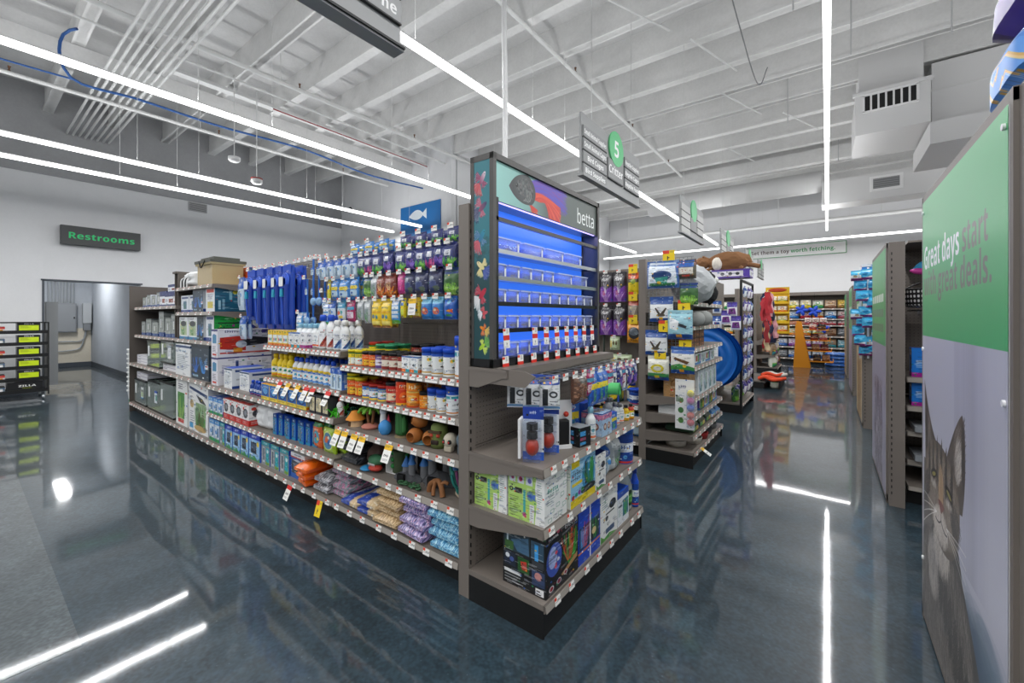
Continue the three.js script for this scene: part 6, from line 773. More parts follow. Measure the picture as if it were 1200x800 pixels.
    if (!big || ix < .6) { const f = part(c, 'fish', once('bfish', () => merge([new THREE.SphereGeometry(.008, 10, 8).scale(1.6, .7, .5), new THREE.CircleGeometry(.012, 10, 2, 2.3).translate(.016, 0, 0), new THREE.CircleGeometry(.012, 10, 2, 2.3).rotateY(PI).translate(.016, 0, 0)])), std(cols[Math.floor(rnd(0, 6))], .5), rnd(-.01, .01), .024, .02); f.rotation.y = rnd(-.5, .5); }
    part(c, 'cup_sticker', cartonGeo(.014, .05, .001, 'white'), M.paper, w * .42, .036, .0405);
  };
  for (let i = 0; i < 4; i++) cup(.17 + i * .235, 0, .2, 1);
  for (let i = 0; i < 5; i++) cup(.1 + i * .118, 1, .094, 0); for (let i = 0; i < 2; i++) cup(.76 + i * .21, 1, .18, 1);
  for (let i = 0; i < 10; i++) { cup(.1 + i * .11, 2, .092, 0); cup(.1 + i * .11, 3, .092, 0); cup(.1 + i * .11, 4, .092, 0); }
}
// goods on the endcap; positions: z along the shelf, x depth (front edge -0.99)
const FX = -1.0;
kind('betta_kit_box', 'green and white betta kit box on the middle endcap shelf', 'box', 'green and white betta kit boxes'); for (const x of [-1.325, -1.11]) carton(x, .475, -1.68, .205, .225, .2, 'bettaGreen', 'bettaWhite', 'white');
kind('starter_kit_box', 'pale blue aquarium starter kit box with yellow foot', 'box'); carton(-1.1, .475, -1.94, .2, .25, .27, 'bettaWhite', 'bettaStarter', 'white');
kind('white_pump_box', 'white pump box with navy top beside the starter kit', 'box'); carton(-1.09, .475, -2.15, .18, .19, .12, 'whiteLamp', 'whiteLamp', 'navy');
kind('aerator_bag', 'clear and blue bagged aerator on the middle endcap shelf', 'pet supply', 'clear and blue bagged aerators'); standBag(-1.08, .475, -2.3, .14, .17, .1, 'packBlueLight', 2, PI / 2); standBag(-1.08, .475, -2.46, .14, .19, .1, 'packSilver', 4, PI / 2);
kind('blue_bucket', 'small blue bucket of supplies at the end of the middle endcap shelf', 'bucket'); jar(-1.07, .475, -2.63, .065, .24, 'bottleNavy', std(0x2f6fd0, .4), .05);
kind('betta_tank_box', 'tall black betta tank box with plant picture on the deck', 'box'); carton(-1.125, .15, -1.735, .245, .305, .3, 'bettaBlackBack', 'bettaBlack', 'darkGrey');
kind('strapped_tank_box', 'bright blue tank box with a white strap', 'box'); carton(-1.11, .15, -2.02, .21, .3, .25, 'blueTank', 'blueTank', 'blue');
kind('lamp_box', 'tall white filter box with black pump picture', 'box'); carton(-1.1, .15, -2.27, .19, .28, .23, 'whiteLamp', 'whiteLamp', 'white');
kind('small_tank_box', 'low white and blue tank box', 'box'); carton(-1.09, .15, -2.48, .17, .2, .17, 'blueSmall', 'blueSmall', 'blue');
{ const g = thing('water_jug', 'clear plastic water jug with green label at the endcap corner', 'jug', null, -1.1, .15, -2.66); part(g, 'body', lathe([[0, 0], [.07, 0], [.075, .02], [.075, .16], [.05, .22], [.022, .26], [.022, .28], [0, .28]], 20), new THREE.MeshPhysicalMaterial({ color: 0xdfe9ea, roughness: .2, transmission: .6, thickness: 0 })); part(g, 'label', remap(new THREE.CylinderGeometry(.0765, .0765, .1, 20, 1, true), 'boxGreenYellow'), M.print, 0, .09, 0); part(g, 'cap', cyl(.025, .025, .025, 14), std(0x2a4fae, .4), 0, .29, 0); }
kind('blue_bottle', 'slim bright blue bottle beside the water jug', 'bottle'); bottle(-1.035, .15, -2.745, .028, .27, 'bottleNavy', std(0x1f54d0, .35), std(0x1f3fa0, .4));
// top endcap shelf
{ const bulb = (z, ry) => { const g = thing('bulb_blister', 'blister pack with a red bulb and blue card standing on the endcap shelf', 'pet supply', 'red bulb blister packs', -1.1, .745, z, ry); part(g, 'card', cartonGeo(.1, .25, .004, 'blisterRed'), M.print, 0, .125, -.02); part(g, 'blister', rbox(.085, .19, .05, .008), M.blister, 0, .097, .008); part(g, 'bulb', sph(.032), std(0xb03a2a, .3), 0, .07, .008).scale.y = 1.3; part(g, 'socket', cyl(.024, .026, .03, 14), M.black, 0, .125, .008); part(g, 'collar', cyl(.026, .026, .03, 14), M.black, 0, .165, .008); part(g, 'white_insert', box(.012, .18, .08), M.white, -.055, .11, 0); };
  bulb(-1.62, .4); bulb(-1.76, .4);
  kind('black_filter_pack', 'white card with black filter behind the bulb packs', 'pet supply'); { const g = thing(...cur, -1.1, .745, -1.88, .9); part(g, 'card', cartonGeo(.14, .24, .004, 'white'), M.print, 0, .12, -.02); part(g, 'filter_body', rbox(.06, .13, .04, .008), M.black, .01, .08, .005); part(g, 'knob', sph(.014), std(0xd8402c, .5), .03, .17, 0); part(g, 'white_tray', box(.1, .02, .05), M.white, .0, .01, .005); }
  kind('kit_pack', 'blue and yellow standing kit pack on the endcap shelf', 'pet supply', 'blue and yellow kit packs'); for (let i = 0; i < 2; i++) carton(-1.2 + i * .04, .745, -2.0 - i * .09, .09, .2, .05, 'packBlueYellow', 'packBlueYellow', 'blue', PI / 2 - .3);
  kind('heater_box', 'small black box with blue stripes at the shelf edge', 'box'); carton(-1.05, .745, -1.98, .09, .1, .09, 'boxBlackBlue', 'boxBlackBlue', 'silver', PI / 2 - .2);
  kind('conditioner_bottle', 'white bottle with pale blue cap on the endcap shelf', 'bottle'); bottle(-1.04, .745, -2.1, .028, .18, 'bottleTeal', std(0xf0f3f4, .4), std(0x8fc6e0, .4));
  kind('air_kit_box', 'pink and blue air kit box with round pictures', 'box'); carton(-1.07, .745, -2.24, .13, .13, .13, 'airKit', 'airKit', 'airKit', PI / 2);
  kind('blue_small_box', 'small blue box beside the air kit', 'box', 'small blue boxes beside the air kit'); carton(-1.07, .745, -2.37, .09, .1, .1, 'packBlueYellow', 'blue', 'blue', PI / 2); carton(-1.2, .745, -2.3, .12, .16, .1, 'bottleNavy', 'blue', 'blue', PI / 2);
  kind('treatment_bottle', 'small white treatment bottle near the far end of the endcap shelf', 'bottle', 'small treatment bottles'); for (const [x, z, r, h] of [[-1.06, -2.48, .028, .14], [-1.12, -2.5, .03, .16], [-1.06, -2.56, .024, .12], [-1.14, -2.6, .028, .14]]) bottle(x, .745, z, r, h, 'bottleTeal', std(0xd0d4d6, .4), std(0x77797c, .4));
  kind('treatment_bottle', 'small coloured bottle at the far end of the endcap shelf', 'bottle', 'small coloured bottles'); for (const [x, z, c] of [[-1.05, -2.63, 0xe0b81c], [-1.04, -2.69, 0xc8402c], [-1.12, -2.68, 0x2f5fb0], [-1.2, -2.6, 0xe0b81c]]) bottle(x, .745, z, .022, .1, 'bottleYellow', std(c, .4), lidBlack);
}
// packs on the endcap pegs (pegs at x = -1.22..-1.0)
{ const e = (i, w, h, id, b, dx = 0, ry = PI / 2) => hang(-1.03 - dx, 1.122, EZ - .1 - i * .095, w, h, id, b, null, ry);
  kind('heater_card', 'white hanging heater card with black heater under the betta display', 'pet supply', 'hanging white heater cards'); for (let i = 0; i < 3; i++) e(.55 + i * .28, .1, .17 - .0, 'packBlack', .02, .22 - i * .08, .55);
  kind('leaf_pack', 'brown bag of dried leaves hanging beside the heater cards', 'pet supply', 'brown leaf bags'); e(3.1, .13, .16, 'packLeaf', .025); e(3.9, .1, .17, 'packLeaf', .025, .05);
  kind('blue_tool_card', 'blue carded tool hanging from the endcap pegs', 'pet supply', 'blue carded tools on the endcap'); for (const i of [4.7, 5.6, 6.2]) e(i, .085, .2, 'packBlueYellow', .015); kind('pink_card', 'pink and blue carded ornament on the endcap pegs', 'pet supply', 'pink and blue cards'); for (const i of [4.3, 7, 9, 10.4]) e(i, .09, .14, 'packMaroon', .015);
  kind('dark_tool_card', 'dark carded brush on the endcap pegs', 'pet supply', 'dark brush cards'); for (const i of [7.6, 9.6]) e(i, .07, .18, 'packBlack', .015); kind('purple_card', 'blue violet carded toy at the end of the endcap pegs', 'pet supply', 'blue violet cards'); for (const i of [8.4, 10, 11]) e(i, .085, .16, 'plantPurple', .02);
  const g = thing('green_scoop', 'bright green plastic scoop hanging among the cards', 'scoop', null, -1.02, 1.0, -2.3, .3); part(g, 'cup', new THREE.CylinderGeometry(.035, .035, .12, 18, 1, true).rotateZ(PI / 2), std(0x5fd07a, .4, { side: 2 })); part(g, 'rim', new THREE.TorusGeometry(.035, .004, 8, 20).rotateY(PI / 2), std(0x3fae5c, .4), .06, 0, 0); part(g, 'handle', tube([[-.06, 0, 0], [-.07, .06, 0], [-.02, .12, 0]], .006, 10), std(0x3fae5c, .4));
}
// ---------------------------------------------------------------- critter gondola: main side facing the fish aisle and endcap
const H2 = [];
for (const [i, x] of [-2.74, -3.96].entries()) H2[i] = unit('shelving_unit', i ? 'critter aisle shelving unit farther from the main aisle' : 'critter aisle shelving unit with purple and yellow treat bags on pegs', 'critter aisle shelving', { x, z: -4.72, w: 1.22, shelves: [[.5, .5, 8]] });
{ const hg = (x, y, w, h, id, b = .02) => { for (let k = 0; k < (cur[3] ? 2 : 1); k++) hang(x, y, -4.72 + .2 - k * .04, w, h, id, b); hook(H2[x < -2.74 ? 1 : 0], x - (x < -2.74 ? -3.96 : -2.74), y + .003, .22); };
  kind('purple_treat_bag', 'black and purple treat bag on the critter aisle pegs', 'treat bag', 'black and purple treat bags'); for (const x of [-2.36, -2.2, -2.04, -1.88]) for (const y of [1.92, 1.54]) hg(x, y, .145, .34, 'purpleToy', .025);
  kind('yellow_treat_bag', 'yellow and dark treat bag beside the purple bags', 'treat bag', 'yellow treat bags'); hg(-1.71, 1.9, .13, .24, 'yellowTreat', .025); hg(-1.71, 1.6, .13, .22, 'greyTreat', .025);
  kind('brush_card', 'orange card with a round grey brush', 'pet supply'); hg(-1.7, 1.36, .17, .24, 'brushPack', .03); kind('small_tool_card', 'small pale card on the critter aisle pegs', 'pet supply', 'small pale cards'); hg(-1.94, 1.18, .1, .15, 'smallGreen'); hg(-1.87, .98, .24, .11, 'smallGreen'); hg(-2.12, .98, .14, .1, 'smallGreen');
  { const g = thing('pet_lead', 'thin dark and green tool hanging between the cards', 'pet supply', null, -2.08, 1.2, -4.55); part(g, 'handle', cyl(.012, .012, .22, 8), std(0x2f3a34, .6), 0, -.1, 0); part(g, 'head', sph(.03), std(0x3f7a3c, .6), 0, -.22, 0); }
  for (const [x, y] of [[-1.71, 1.95], [-1.71, 1.645], [-1.71, 1.39]]) part(H2[0], 'yellow_price_card', remap(new THREE.BoxGeometry(.1, .1, .002), 'tagYellow'), M.paper, x + 2.74, y, .23);
  kind('plant_box', 'dark green and yellow plant box on the critter aisle shelf', 'box', 'green and yellow plant boxes'); for (let i = 0; i < 3; i++) carton(-1.9 - i * .25, .5, -4.36, .23, .17, .14, 'boxGreenYellow');
  kind('blue_tub', 'blue tub with white band on the critter aisle shelf', 'tub', 'blue tubs on the critter shelf'); jar(-1.62, .5, -4.34, .07, .16, 'bottleNavy', lidBlue); jar(-1.72, .5, -4.46, .045, .2, 'bottleBlue', lidBlue); jar(-1.6, .5, -4.52, .05, .2, 'bottleNavy', lidBlue);
  kind('pouch', 'blue and silver pouch on the critter aisle deck', 'pouch', 'blue and silver pouches'); for (let i = 0; i < 4; i++) standBag(-1.66 - i * .22, .15, -4.36, .2, .24, .08, i % 2 ? 'packBlueLight' : 'packBlueYel2', i + 1);
}
const C2 = endcap('critter endcap shelving with small animal bedding and bowls', -4.12, 1.36, [[.3, .44, 8], [.475, .44, 8], [.65, .44, 9], [.945, .44, 9], [1.12, .44, 8], [1.33, .42, 6], [1.56, .44, 6]]);
part(C2, 'front_kick', box(1.34, .12, .012), M.black, .68, .06, .42);
{ // wire grid wing on the near end, hung with carded goods
  const b = []; for (let i = 0; i < 12; i++) b.push(bx(.004, 1.0, .004, 0, 1.48, .02 + i * .036)); for (let i = 0; i < 34; i++) b.push(bx(.004, .004, .43, 0, .99 + i * .03, .22)); part(C2, 'wire_grid', merge(b), M.wire, -.012, 0, .02);
  const w = (x, y, ww, h, id, bulge = .02, dz = 0) => { hang(x, y, -4.075 + dz, ww, h, id, bulge); const hk = part(C2, 'peg_hook', hookGeo(.07), M.wire, -.015, y + .004, x + 1.44, 0, -PI / 2); };
  kind('hanging_toy_bag', 'large blue and white bagged hammock at the top of the wire grid', 'pet supply'); w(-1.25, 1.94, .3, .26, 'toyBlue', .045, .02);
  kind('collar_card', 'round collar on a blue and white card', 'pet supply'); w(-1.04, 1.94, .17, .18, 'collar', .03);
  kind('harness_card', 'white and blue card with a dark harness', 'pet supply', 'white harness cards'); w(-1.27, 1.6, .22, .24, 'harness'); w(-1.32, 1.28, .21, .24, 'harness');
  kind('grass_card', 'small white card with green plant toy', 'pet supply'); w(-1.02, 1.72, .16, .2, 'plantGreen', .02);
  kind('teal_toy_card', 'pale teal bagged toy with dark stick', 'pet supply'); w(-1.09, 1.47, .22, .27, 'tealPack', .03, .03);
  kind('hammock_card', 'white green and blue card with a brown hammock', 'pet supply'); w(-1.07, 1.13, .21, .25, 'greenHammock', .02, .02);
  kind('yellow_harness_card', 'pale card with yellow harness and green band', 'pet supply'); w(-1.3, 1.03, .2, .23, 'yellowHarness', .03);
  { const g = thing('ball_pack', 'long white card with a column of coloured balls', 'pet supply', null, -1.05, .84, -4.05); part(g, 'card', cartonGeo(.17, .46, .004, 'ballPack'), M.print, 0, -.23, 0); const cs = [0xd8c81c, 0xc23f8a, 0x2f5fc0, 0xd8502c, 0xd0303c]; for (let i = 0; i < 5; i++) part(g, 'ball', sph(.032), std(cs[i], .4), .06, -.12 - i * .066, .035); part(g, 'clear_tube', cyl(.035, .035, .34, 16, true), M.clear, .06, -.26, .035); }
  for (const [x, y] of [[-1.2, 1.985], [-1.06, 1.51], [-1.24, 1.32], [-1.05, 1.17], [-1.28, 1.06]]) part(C2, 'yellow_price_card', remap(new THREE.BoxGeometry(.11, .11, .002).rotateY(-PI / 2), 'tagYellow'), M.paper, -.055, y + .01, x + 1.44);
}
// bedding and bowls on the critter endcap
{ const z0 = -4.3; const plush = (name, label, x, y, z, geo, mat) => solo(name, label, 'pet bed', null, geo, mat, x, y, z);
  const fluffy = (rx, ry, rz, seed) => { const q = new THREE.IcosahedronGeometry(1, 4), p = q.attributes.position, f = noiseField(64, 6, seed), f2 = noiseField(64, 3, seed + 3); for (let i = 0; i < p.count; i++) { const k = .9 + .16 * f((p.getX(i) + 1) * 30, (p.getY(i) * 1.3 + p.getZ(i) + 2) * 16) + .08 * f2((p.getZ(i) + 1) * 30, (p.getY(i) + 1) * 30); p.setXYZ(i, p.getX(i) * rx * k, p.getY(i) * ry * k, p.getZ(i) * rz * k); } q.computeVertexNormals(); return q; };
  { const g = thing('bedding_bag', 'big round pale grey bag of bedding with green print', 'bag', null, -1.07, 1.56, -4.4); part(g, 'bag_body', fluffy(.2, .19, .24, 4), std(0xb5b8bb, .7), 0, .18, 0); part(g, 'green_print', new THREE.SphereGeometry(.2, 16, 10, 0.2, 1.1, .6, 1.2), std(0x5fae4a, .5), .02, .18, 0).scale.set(1, 1, 1.1); }
  { const g = thing('plush_toy', 'black and white plush toy beside the bedding bag', 'plush toy', null, -1.0, 1.56, -4.78); part(g, 'body', fluffy(.09, .11, .09, 8), std(0x1c1d20, .9), 0, .1, 0); part(g, 'head', fluffy(.08, .07, .08, 9), std(0x232428, .9), 0, .25, 0); for (const s of [-1, 1]) part(g, 'ear', sph(.025, 8), std(0x1c1d20, .9), 0, .32, s * .05); part(g, 'white_patch', sph(.04, 10), std(0xdcdcd8, .9), .06, .24, 0); }
  kind('purple_box', 'flat purple and white box on top of the black framed endcap', 'box'); carton(-1.15, 1.995, -7.08, .52, .13, .3, 'purpleWhite', 'purpleWhite', 'purpleWhite');
  { const g = thing('plush_ferret', 'brown plush ferret with white chest lying along the purple box', 'plush toy', null, -1.3, 2.125, -7.08, -PI / 2); const m = std(0x8a6242, .95), mw = std(0xe6dfd4, .95); part(g, 'body', fluffy(.12, .15, .3, 12), m, 0, .13, -.1); part(g, 'head', fluffy(.09, .09, .12, 13), m, .02, .14, .25); part(g, 'chest', fluffy(.08, .1, .07, 14), mw, .09, .1, .04); for (const s of [-1, 1]) part(g, 'ear', sph(.018, 8), m, .03 + s * .04, .225, .24); part(g, 'tail', tube([[0, .08, -.3], [.02, .06, -.42], [.03, .03, -.52]], .035, 14), m); part(g, 'leg', tube([[.04, .06, .1], [.1, .02, .16], [.1, .015, .2]], .022, 10), m); part(g, 'leg', tube([[.04, .06, -.25], [.1, .02, -.3], [.1, .015, -.26]], .022, 10), m); }
  { const roll = (z, x, y, r, label) => { const g = thing('rolled_bed', label, 'pet bed', null, x, y, z); part(g, 'roll', new THREE.CapsuleGeometry(r, .2, 6, 18).rotateZ(PI / 2), std(0x9a9c9a, .95), 0, r, 0); part(g, 'end_spiral', new THREE.TorusGeometry(r * .5, .008, 6, 18).rotateY(PI / 2), std(0x77797a, .95), .15, r, 0); };
    roll(-4.3, -1.1, 1.33, .07, 'grey rolled fleece bed at the near end of its shelf'); roll(-4.46, -1.07, 1.33, .075, 'grey rolled fleece bed second along its shelf'); roll(-4.62, -1.1, 1.33, .07, 'grey rolled fleece bed third along its shelf'); }
  kind('crate_box', 'brown wooden print box stacked on the bedding endcap', 'box', 'stacked brown boxes'); for (let i = 0; i < 3; i++) for (let j = 0; j < 2; j++) carton(-1.16, 1.12 + j * .095, -4.24 - i * .21, .2, .09, .24, 'crate', 'crate', 'brown', PI / 2);
  kind('chew_box', 'small mixed colour chew box on the endcap', 'box', 'small mixed chew boxes'); for (let i = 0; i < 5; i++) carton(-1.13, .945, -4.24 - i * .22, .2, .11, .2, i % 2 ? 'boxMix' : 'tissue', 'boxMix', 'white', PI / 2);
  kind('hay_box', 'brown kraft hay box on the endcap', 'box'); carton(-1.15, .65, -4.24, .2, .24, .24, 'kraft', 'kraft', 'kraft', PI / 2);
  kind('bedding_box', 'white and blue bedding box in a row beside the kraft box', 'box', 'white and blue bedding boxes'); for (let i = 0; i < 4; i++) carton(-1.13, .65, -4.48 - i * .21, .2, .235, .24, 'tissue', 'tissue', 'white', PI / 2);
  kind('white_tray', 'white stacked tray on the endcap', 'tray', 'white stacked trays'); for (let i = 0; i < 4; i++) carton(-1.18, .475 + i * .03, -4.3, .26, .028, .3, 'flatWhite', 'white', 'white', PI / 2);
  kind('food_box', 'small mixed food box on the lower critter endcap', 'box', 'small mixed food boxes'); for (let i = 0; i < 4; i++) carton(-1.12, .475, -4.6 - i * .2, .18, .11, .2, i % 2 ? 'boxMix' : 'boxGreenYellow', 'boxMix', 'white', PI / 2);
  kind('hay_bag', 'dark green hay bag on the lowest raised shelf', 'bag', 'dark green hay bags'); for (let i = 0; i < 3; i++) bag(-1.14, .3, -4.3 - i * .27, .24, .26, .12, 'boxGreenYellow', i + 1, PI / 2);
  kind('chew_pouch', 'colourful pouch beside the hay bags', 'pouch', 'colourful pouches'); for (let i = 0; i < 2; i++) bag(-1.12, .3, -5.08 - i * .2, .18, .24, .1, 'boxMix', i + 5, PI / 2);
  const bowl = (x, z, col, r, lab, grp) => solo('pet_bowl', lab, 'bowl', grp, once('bowl' + r, () => lathe([[0, .012], [r * .6, .012], [r * .9, .06], [r, .06], [r * .92, 0], [0, 0]], 24)), std(col, .4), x, .15, z);
  bowl(-1.2, -4.3, 0xcfc9bd, .1, 'cream ceramic pet bowl on the critter endcap deck', 'cream bowls'); bowl(-1.1, -4.5, 0xcfc9bd, .1, 'cream ceramic pet bowl on the critter endcap deck', 'cream bowls'); bowl(-1.08, -4.72, 0xa82a2a, .09, 'dark red pet bowl on the critter endcap deck', 'red bowls'); bowl(-1.25, -4.72, 0xa82a2a, .09, 'dark red pet bowl on the critter endcap deck', 'red bowls'); bowl(-1.1, -4.95, 0x3c3e42, .1, 'dark grey pet bowl on the critter endcap deck', 'dark bowls'); bowl(-1.1, -5.2, 0x77797c, .1, 'grey pet bowl on the critter endcap deck', 'dark bowls');
  for (let i = 0; i < 3; i++) part(C2, 'yellow_shelf_flag', box(.02, .02, .07), std(0xe0c88a, .6), .4 + i * .3, 1.3 + (i % 2) * .24, .36);
  bigTag(C2, 'bigYellow', .25, .14, .46, 1.0);
}
// ---------------------------------------------------------------- third gondola: blue wading pools on the near end
const C3 = endcap('dark endcap with a black frame hung with purple toy cards', -6.88, 1.2, [[.5, .3, 5]], { h: 1.98 });
part(C3, 'black_frame', merge([bx(.03, 1.95, .03, .0, .98, .44), bx(.03, 1.95, .03, 1.18, .98, .44), bx(1.2, .03, .03, .6, 1.95, .44)]), M.black);
for (let k = 0; k < 4; k++) {
  const pts = []; for (let i = 0; i <= 6; i++) { const r = .06 + i * .055; pts.push([r, (i % 2) * .022], [r + .045, (i % 2) * .022]); } pts.push([.46, .05]);
  const g = solo('wading_pool', 'blue moulded plastic pool with ring ridges hung upright', 'pool', 'nested blue pools', lathe(pts, 40).rotateX(PI / 2), std([0x1f6fc8, 0x1a5fb8, 0x2478d0, 0x1c62bc][k], .35, { side: 2 }), -1.47 + k * .02, .82, -6.66 - k * .045);
  if (!k) part(g, 'paper_label', cartonGeo(.2, .22, .003, 'whiteText'), M.paper, .12, .1, .075);
}
kind('small_toy_card', 'small purple and white toy card beside the black frame', 'pet supply', 'purple toy cards'); for (const [x, y] of [[-1.1, 1.62], [-1.05, 1.42], [-1.18, 1.5]]) hang(x, y, -6.78, .13, .2, 'purpleSmall', .02);
kind('small_toy_card', 'small blue and white toy card beside the black frame', 'pet supply', 'blue toy cards'); for (const [x, y] of [[-1.3, 1.64], [-1.3, 1.42]]) hang(x, y, -6.78, .12, .18, 'blueSmallPack', .02);
kind('strip_toy_card', 'purple toy card on a clip strip facing the main aisle', 'pet supply', 'purple cards on the clip strip'); for (let i = 0; i < 8; i++) for (let j = 0; j < 3; j++) hang(-.965 + (j % 2) * .01, 1.86 - i * .2, -6.98 - j * .3, .12, .17, (i + j) % 3 ? 'purpleSmall' : 'blueSmallPack', .025, null, PI / 2);
kind('yarn_toy', 'bottom shelf toy in green and purple wrap', 'pet supply', 'wrapped toys on the deck'); for (let i = 0; i < 4; i++) standBag(-1.1, .15, -7.05 - i * .24, .16, .22, .1, i % 2 ? 'purpleSmall' : 'plantGreen', i + 1, PI / 2);
// ---------------------------------------------------------------- fourth gondola: dog clothes, leads
const C4 = endcap('endcap hung with dog clothes near the far aisle', -9.6, 1.2, []);
{ const cols = [0xb02a34, 0xc23a44, 0x20284a, 0xe0a0a8, 0xd89aa4, 0x2a2f45, 0xb08a6a, 0x8f2a2f, 0xdfc9a0, 0x33384f];
  for (let i = 0; i < 14; i++) { const k = i % 7, y = 1.9 - Math.floor(i / 7) * .55 - (k % 2) * .1, z = -9.5 - k * .17, h = rnd(.3, .5), w = rnd(.16, .26); const q = new THREE.BoxGeometry(w, h, .06, 6, 8, 2), p = q.attributes.position; for (let j = 0; j < p.count; j++) { const t = (p.getY(j) + h / 2) / h; p.setX(j, p.getX(j) * (t > .85 ? .5 : .8 + .25 * (1 - t))); p.setZ(j, p.getZ(j) * (1 + .4 * Math.sin(p.getX(j) * 60)) + .015 * Math.sin(p.getY(j) * 26 + k)); } q.computeVertexNormals(); const g = thing('dog_coat', ['red', 'red', 'navy', 'pink', 'pink', 'navy', 'tan', 'red', 'cream', 'navy'][i % 10] + ' dog garment hanging on the far endcap', 'clothing', ['red', 'red', 'navy', 'pink', 'pink', 'navy', 'tan', 'red', 'cream', 'navy'][i % 10] + ' dog garments', -.98 + rnd(-.06, .1), y, z, PI / 2 + rnd(-.5, .5)); part(g, 'garment', q, std(cols[i % 10], .9), 0, -h / 2, 0); part(g, 'hanger', tube([[-.08, -.01, 0], [0, .03, 0], [.08, -.01, 0]], .004, 10, 5), M.chrome); }
  for (let i = 0; i < 6; i++) { const o = solo('rope_toy', i < 4 ? 'red orange rope toy piled on the low front shelf' : 'white and black rope toy piled on the low front shelf', 'toy', i < 4 ? 'red rope toys' : 'pale rope toys', once('rope' + (i % 3), () => tube([[-.2, .03, 0], [-.08, .07, .04 * (i % 3)], [.05, .03, .05], [.2, .05, -.02]], .032, 18)), std(i < 4 ? 0xe04a24 : 0xd8d4cc, .8), -.86 + rnd(-.08, .06), .16 + (i > 2 ? .05 : 0), -9.6 - i * .1, rnd(-.6, .6)); }
  part(C4, 'low_bin', merge([bx(1.2, .02, .34, .6, .15, .55), bx(1.2, .13, .02, .6, .075, .7)]), M.black);
}
// ---------------------------------------------------------------- fifth gondola: yellow display
const C5 = endcap('far endcap with treat bags under a yellow display', -12.3, 1.2, [[.45, .4, 6], [.8, .4, 6]]);
{ const g = thing('yellow_display', 'tall yellow cardboard hanging display with rows of orange pouches', 'display', null, -.98, 1.0, -12.285, 0); const y = std(0xe8b81c, .6); part(g, 'back_board', box(.5, 1.1, .02), y, 0, .55, 0); part(g, 'header', box(.5, .16, .04), y, 0, 1.07, .02); part(g, 'red_badge', new THREE.SphereGeometry(.5, 20, 8).scale(.4, .1, .03), std(0xc2401c, .6), 0, 1.08, .04); for (let i = 0; i < 4; i++) { part(g, 'tray', merge([bx(.5, .015, .16, 0, 0, .08), bx(.5, .05, .01, 0, .025, .16), bx(.012, .2, .16, -.244, .1, .08), bx(.012, .2, .16, .244, .1, .08)]), y, 0, .02 + i * .24, 0); }
  kind('orange_pouch', 'orange pouch on the yellow display', 'pouch', 'orange pouches on the yellow display'); for (let i = 0; i < 4; i++) for (const s of [-1, 1]) { const o = standBag(0, 0, 0, .2, .17, .08, i === 1 || i === 3 ? 'fbYellowGreen' : 'fbRedYellow', i); o.position.set(-.98 + s * .11, 1.035 + i * .24 + .084, -12.285 + .085); }
  kind('chew_bag', 'clear bag of red brown chews on the far endcap', 'bag', 'chew bags on the far endcap'); for (let i = 0; i < 6; i++) standBag(-1.1, i < 3 ? .8 : .45, -12.5 - (i % 3) * .36, .32, .3, .14, ['fbRed', 'fbDark', 'fbSalmon', 'fbTeal', 'fbPurple', 'fbGreen'][i], i, PI / 2);
  kind('chew_bag', 'large dark bag on the deck of the far endcap', 'bag', 'deck bags on the far endcap'); for (let i = 0; i < 3; i++) standBag(-1.1, .15, -12.5 - i * .36, .34, .28, .18, ['fbGreen', 'fbPurple', 'fbDark'][i], i + 3, PI / 2);
}
// ---------------------------------------------------------------- far wall shelving
const FW = []; const fy = [.15, .5, .84, 1.17, 1.36, 1.67];
for (let i = 0; i < 6; i++) FW[i] = unit('food_shelving', 'far wall shelving unit filled with pet food bags', 'far wall shelving', { x: -4.04 + i * 1.22 - .6, z: -16.0, w: 1.22, h: 2.08, depth: .42, shelves: fy.slice(1).map((y) => [y, .4, 5]), deckTags: 5 });
{ for (const f of FW) part(f, 'top_cornice', box(1.22, .1, .44), M.metal, .61, 2.12, .22);
  const rowsL = [['fbWhiteBlue', 'fbBrown', 'fbSalmon', 'fbGrey'], ['fbAqua', 'fbGrey', 'fbDark', 'fbWhiteBlue'], ['fbGrey', 'fbGold', 'fbAqua', 'fbBrown'], ['fbRed', 'fbSalmon', 'fbWine', 'fbRed'], ['fbPink', 'fbWine', 'fbPink', 'fbGreen'], ['fbGold', 'fbDark', 'fbYellowGreen', 'fbWine', 'fbGold']];
  const rowsR = [['fbWhiteBlue', 'fbBlue', 'fbWhiteBlue', 'fbBrown'], ['fbPurple', 'fbPurple', 'fbPurple', 'fbTeal'], ['fbOrange', 'fbOrange', 'fbOrange', 'fbBrown'], ['fbSalmon', 'fbSalmon', 'fbSalmon', 'fbRed'], ['fbBlue', 'fbRed', 'fbRedYellow', 'fbBlue'], ['fbYellowGreen', 'fbYellowGreen', 'fbGreen', 'fbBeige']];
  const word = { fbWhiteBlue: 'white and blue', fbBrown: 'brown', fbSalmon: 'salmon', fbGrey: 'grey', fbAqua: 'aqua', fbDark: 'dark', fbGold: 'gold', fbRed: 'red', fbWine: 'wine red', fbPink: 'pink', fbGreen: 'green', fbYellowGreen: 'yellow and green', fbBlue: 'blue', fbPurple: 'purple', fbTeal: 'teal', fbOrange: 'orange and green', fbBeige: 'beige', fbRedYellow: 'red and yellow' };
  for (let u = 1; u < 6; u++) fy.forEach((y, r) => { const set = (u % 2 ? rowsR : rowsL)[r], n = set.length, h = r === 3 ? .14 : r === 5 ? .27 : .25; set.forEach((id, k) => { kind('pet_food_bag', word[id] + ' pet food bag standing on the far wall shelves', 'food bag', word[id] + ' food bags on the far wall'); standBag(-4.64 + u * 1.22 + (k + .5) * 1.22 / n, y, -15.72 + rnd(-.02, .02), 1.1 / n, h * rnd(.93, 1), .14, id, k + 1); }); });
}
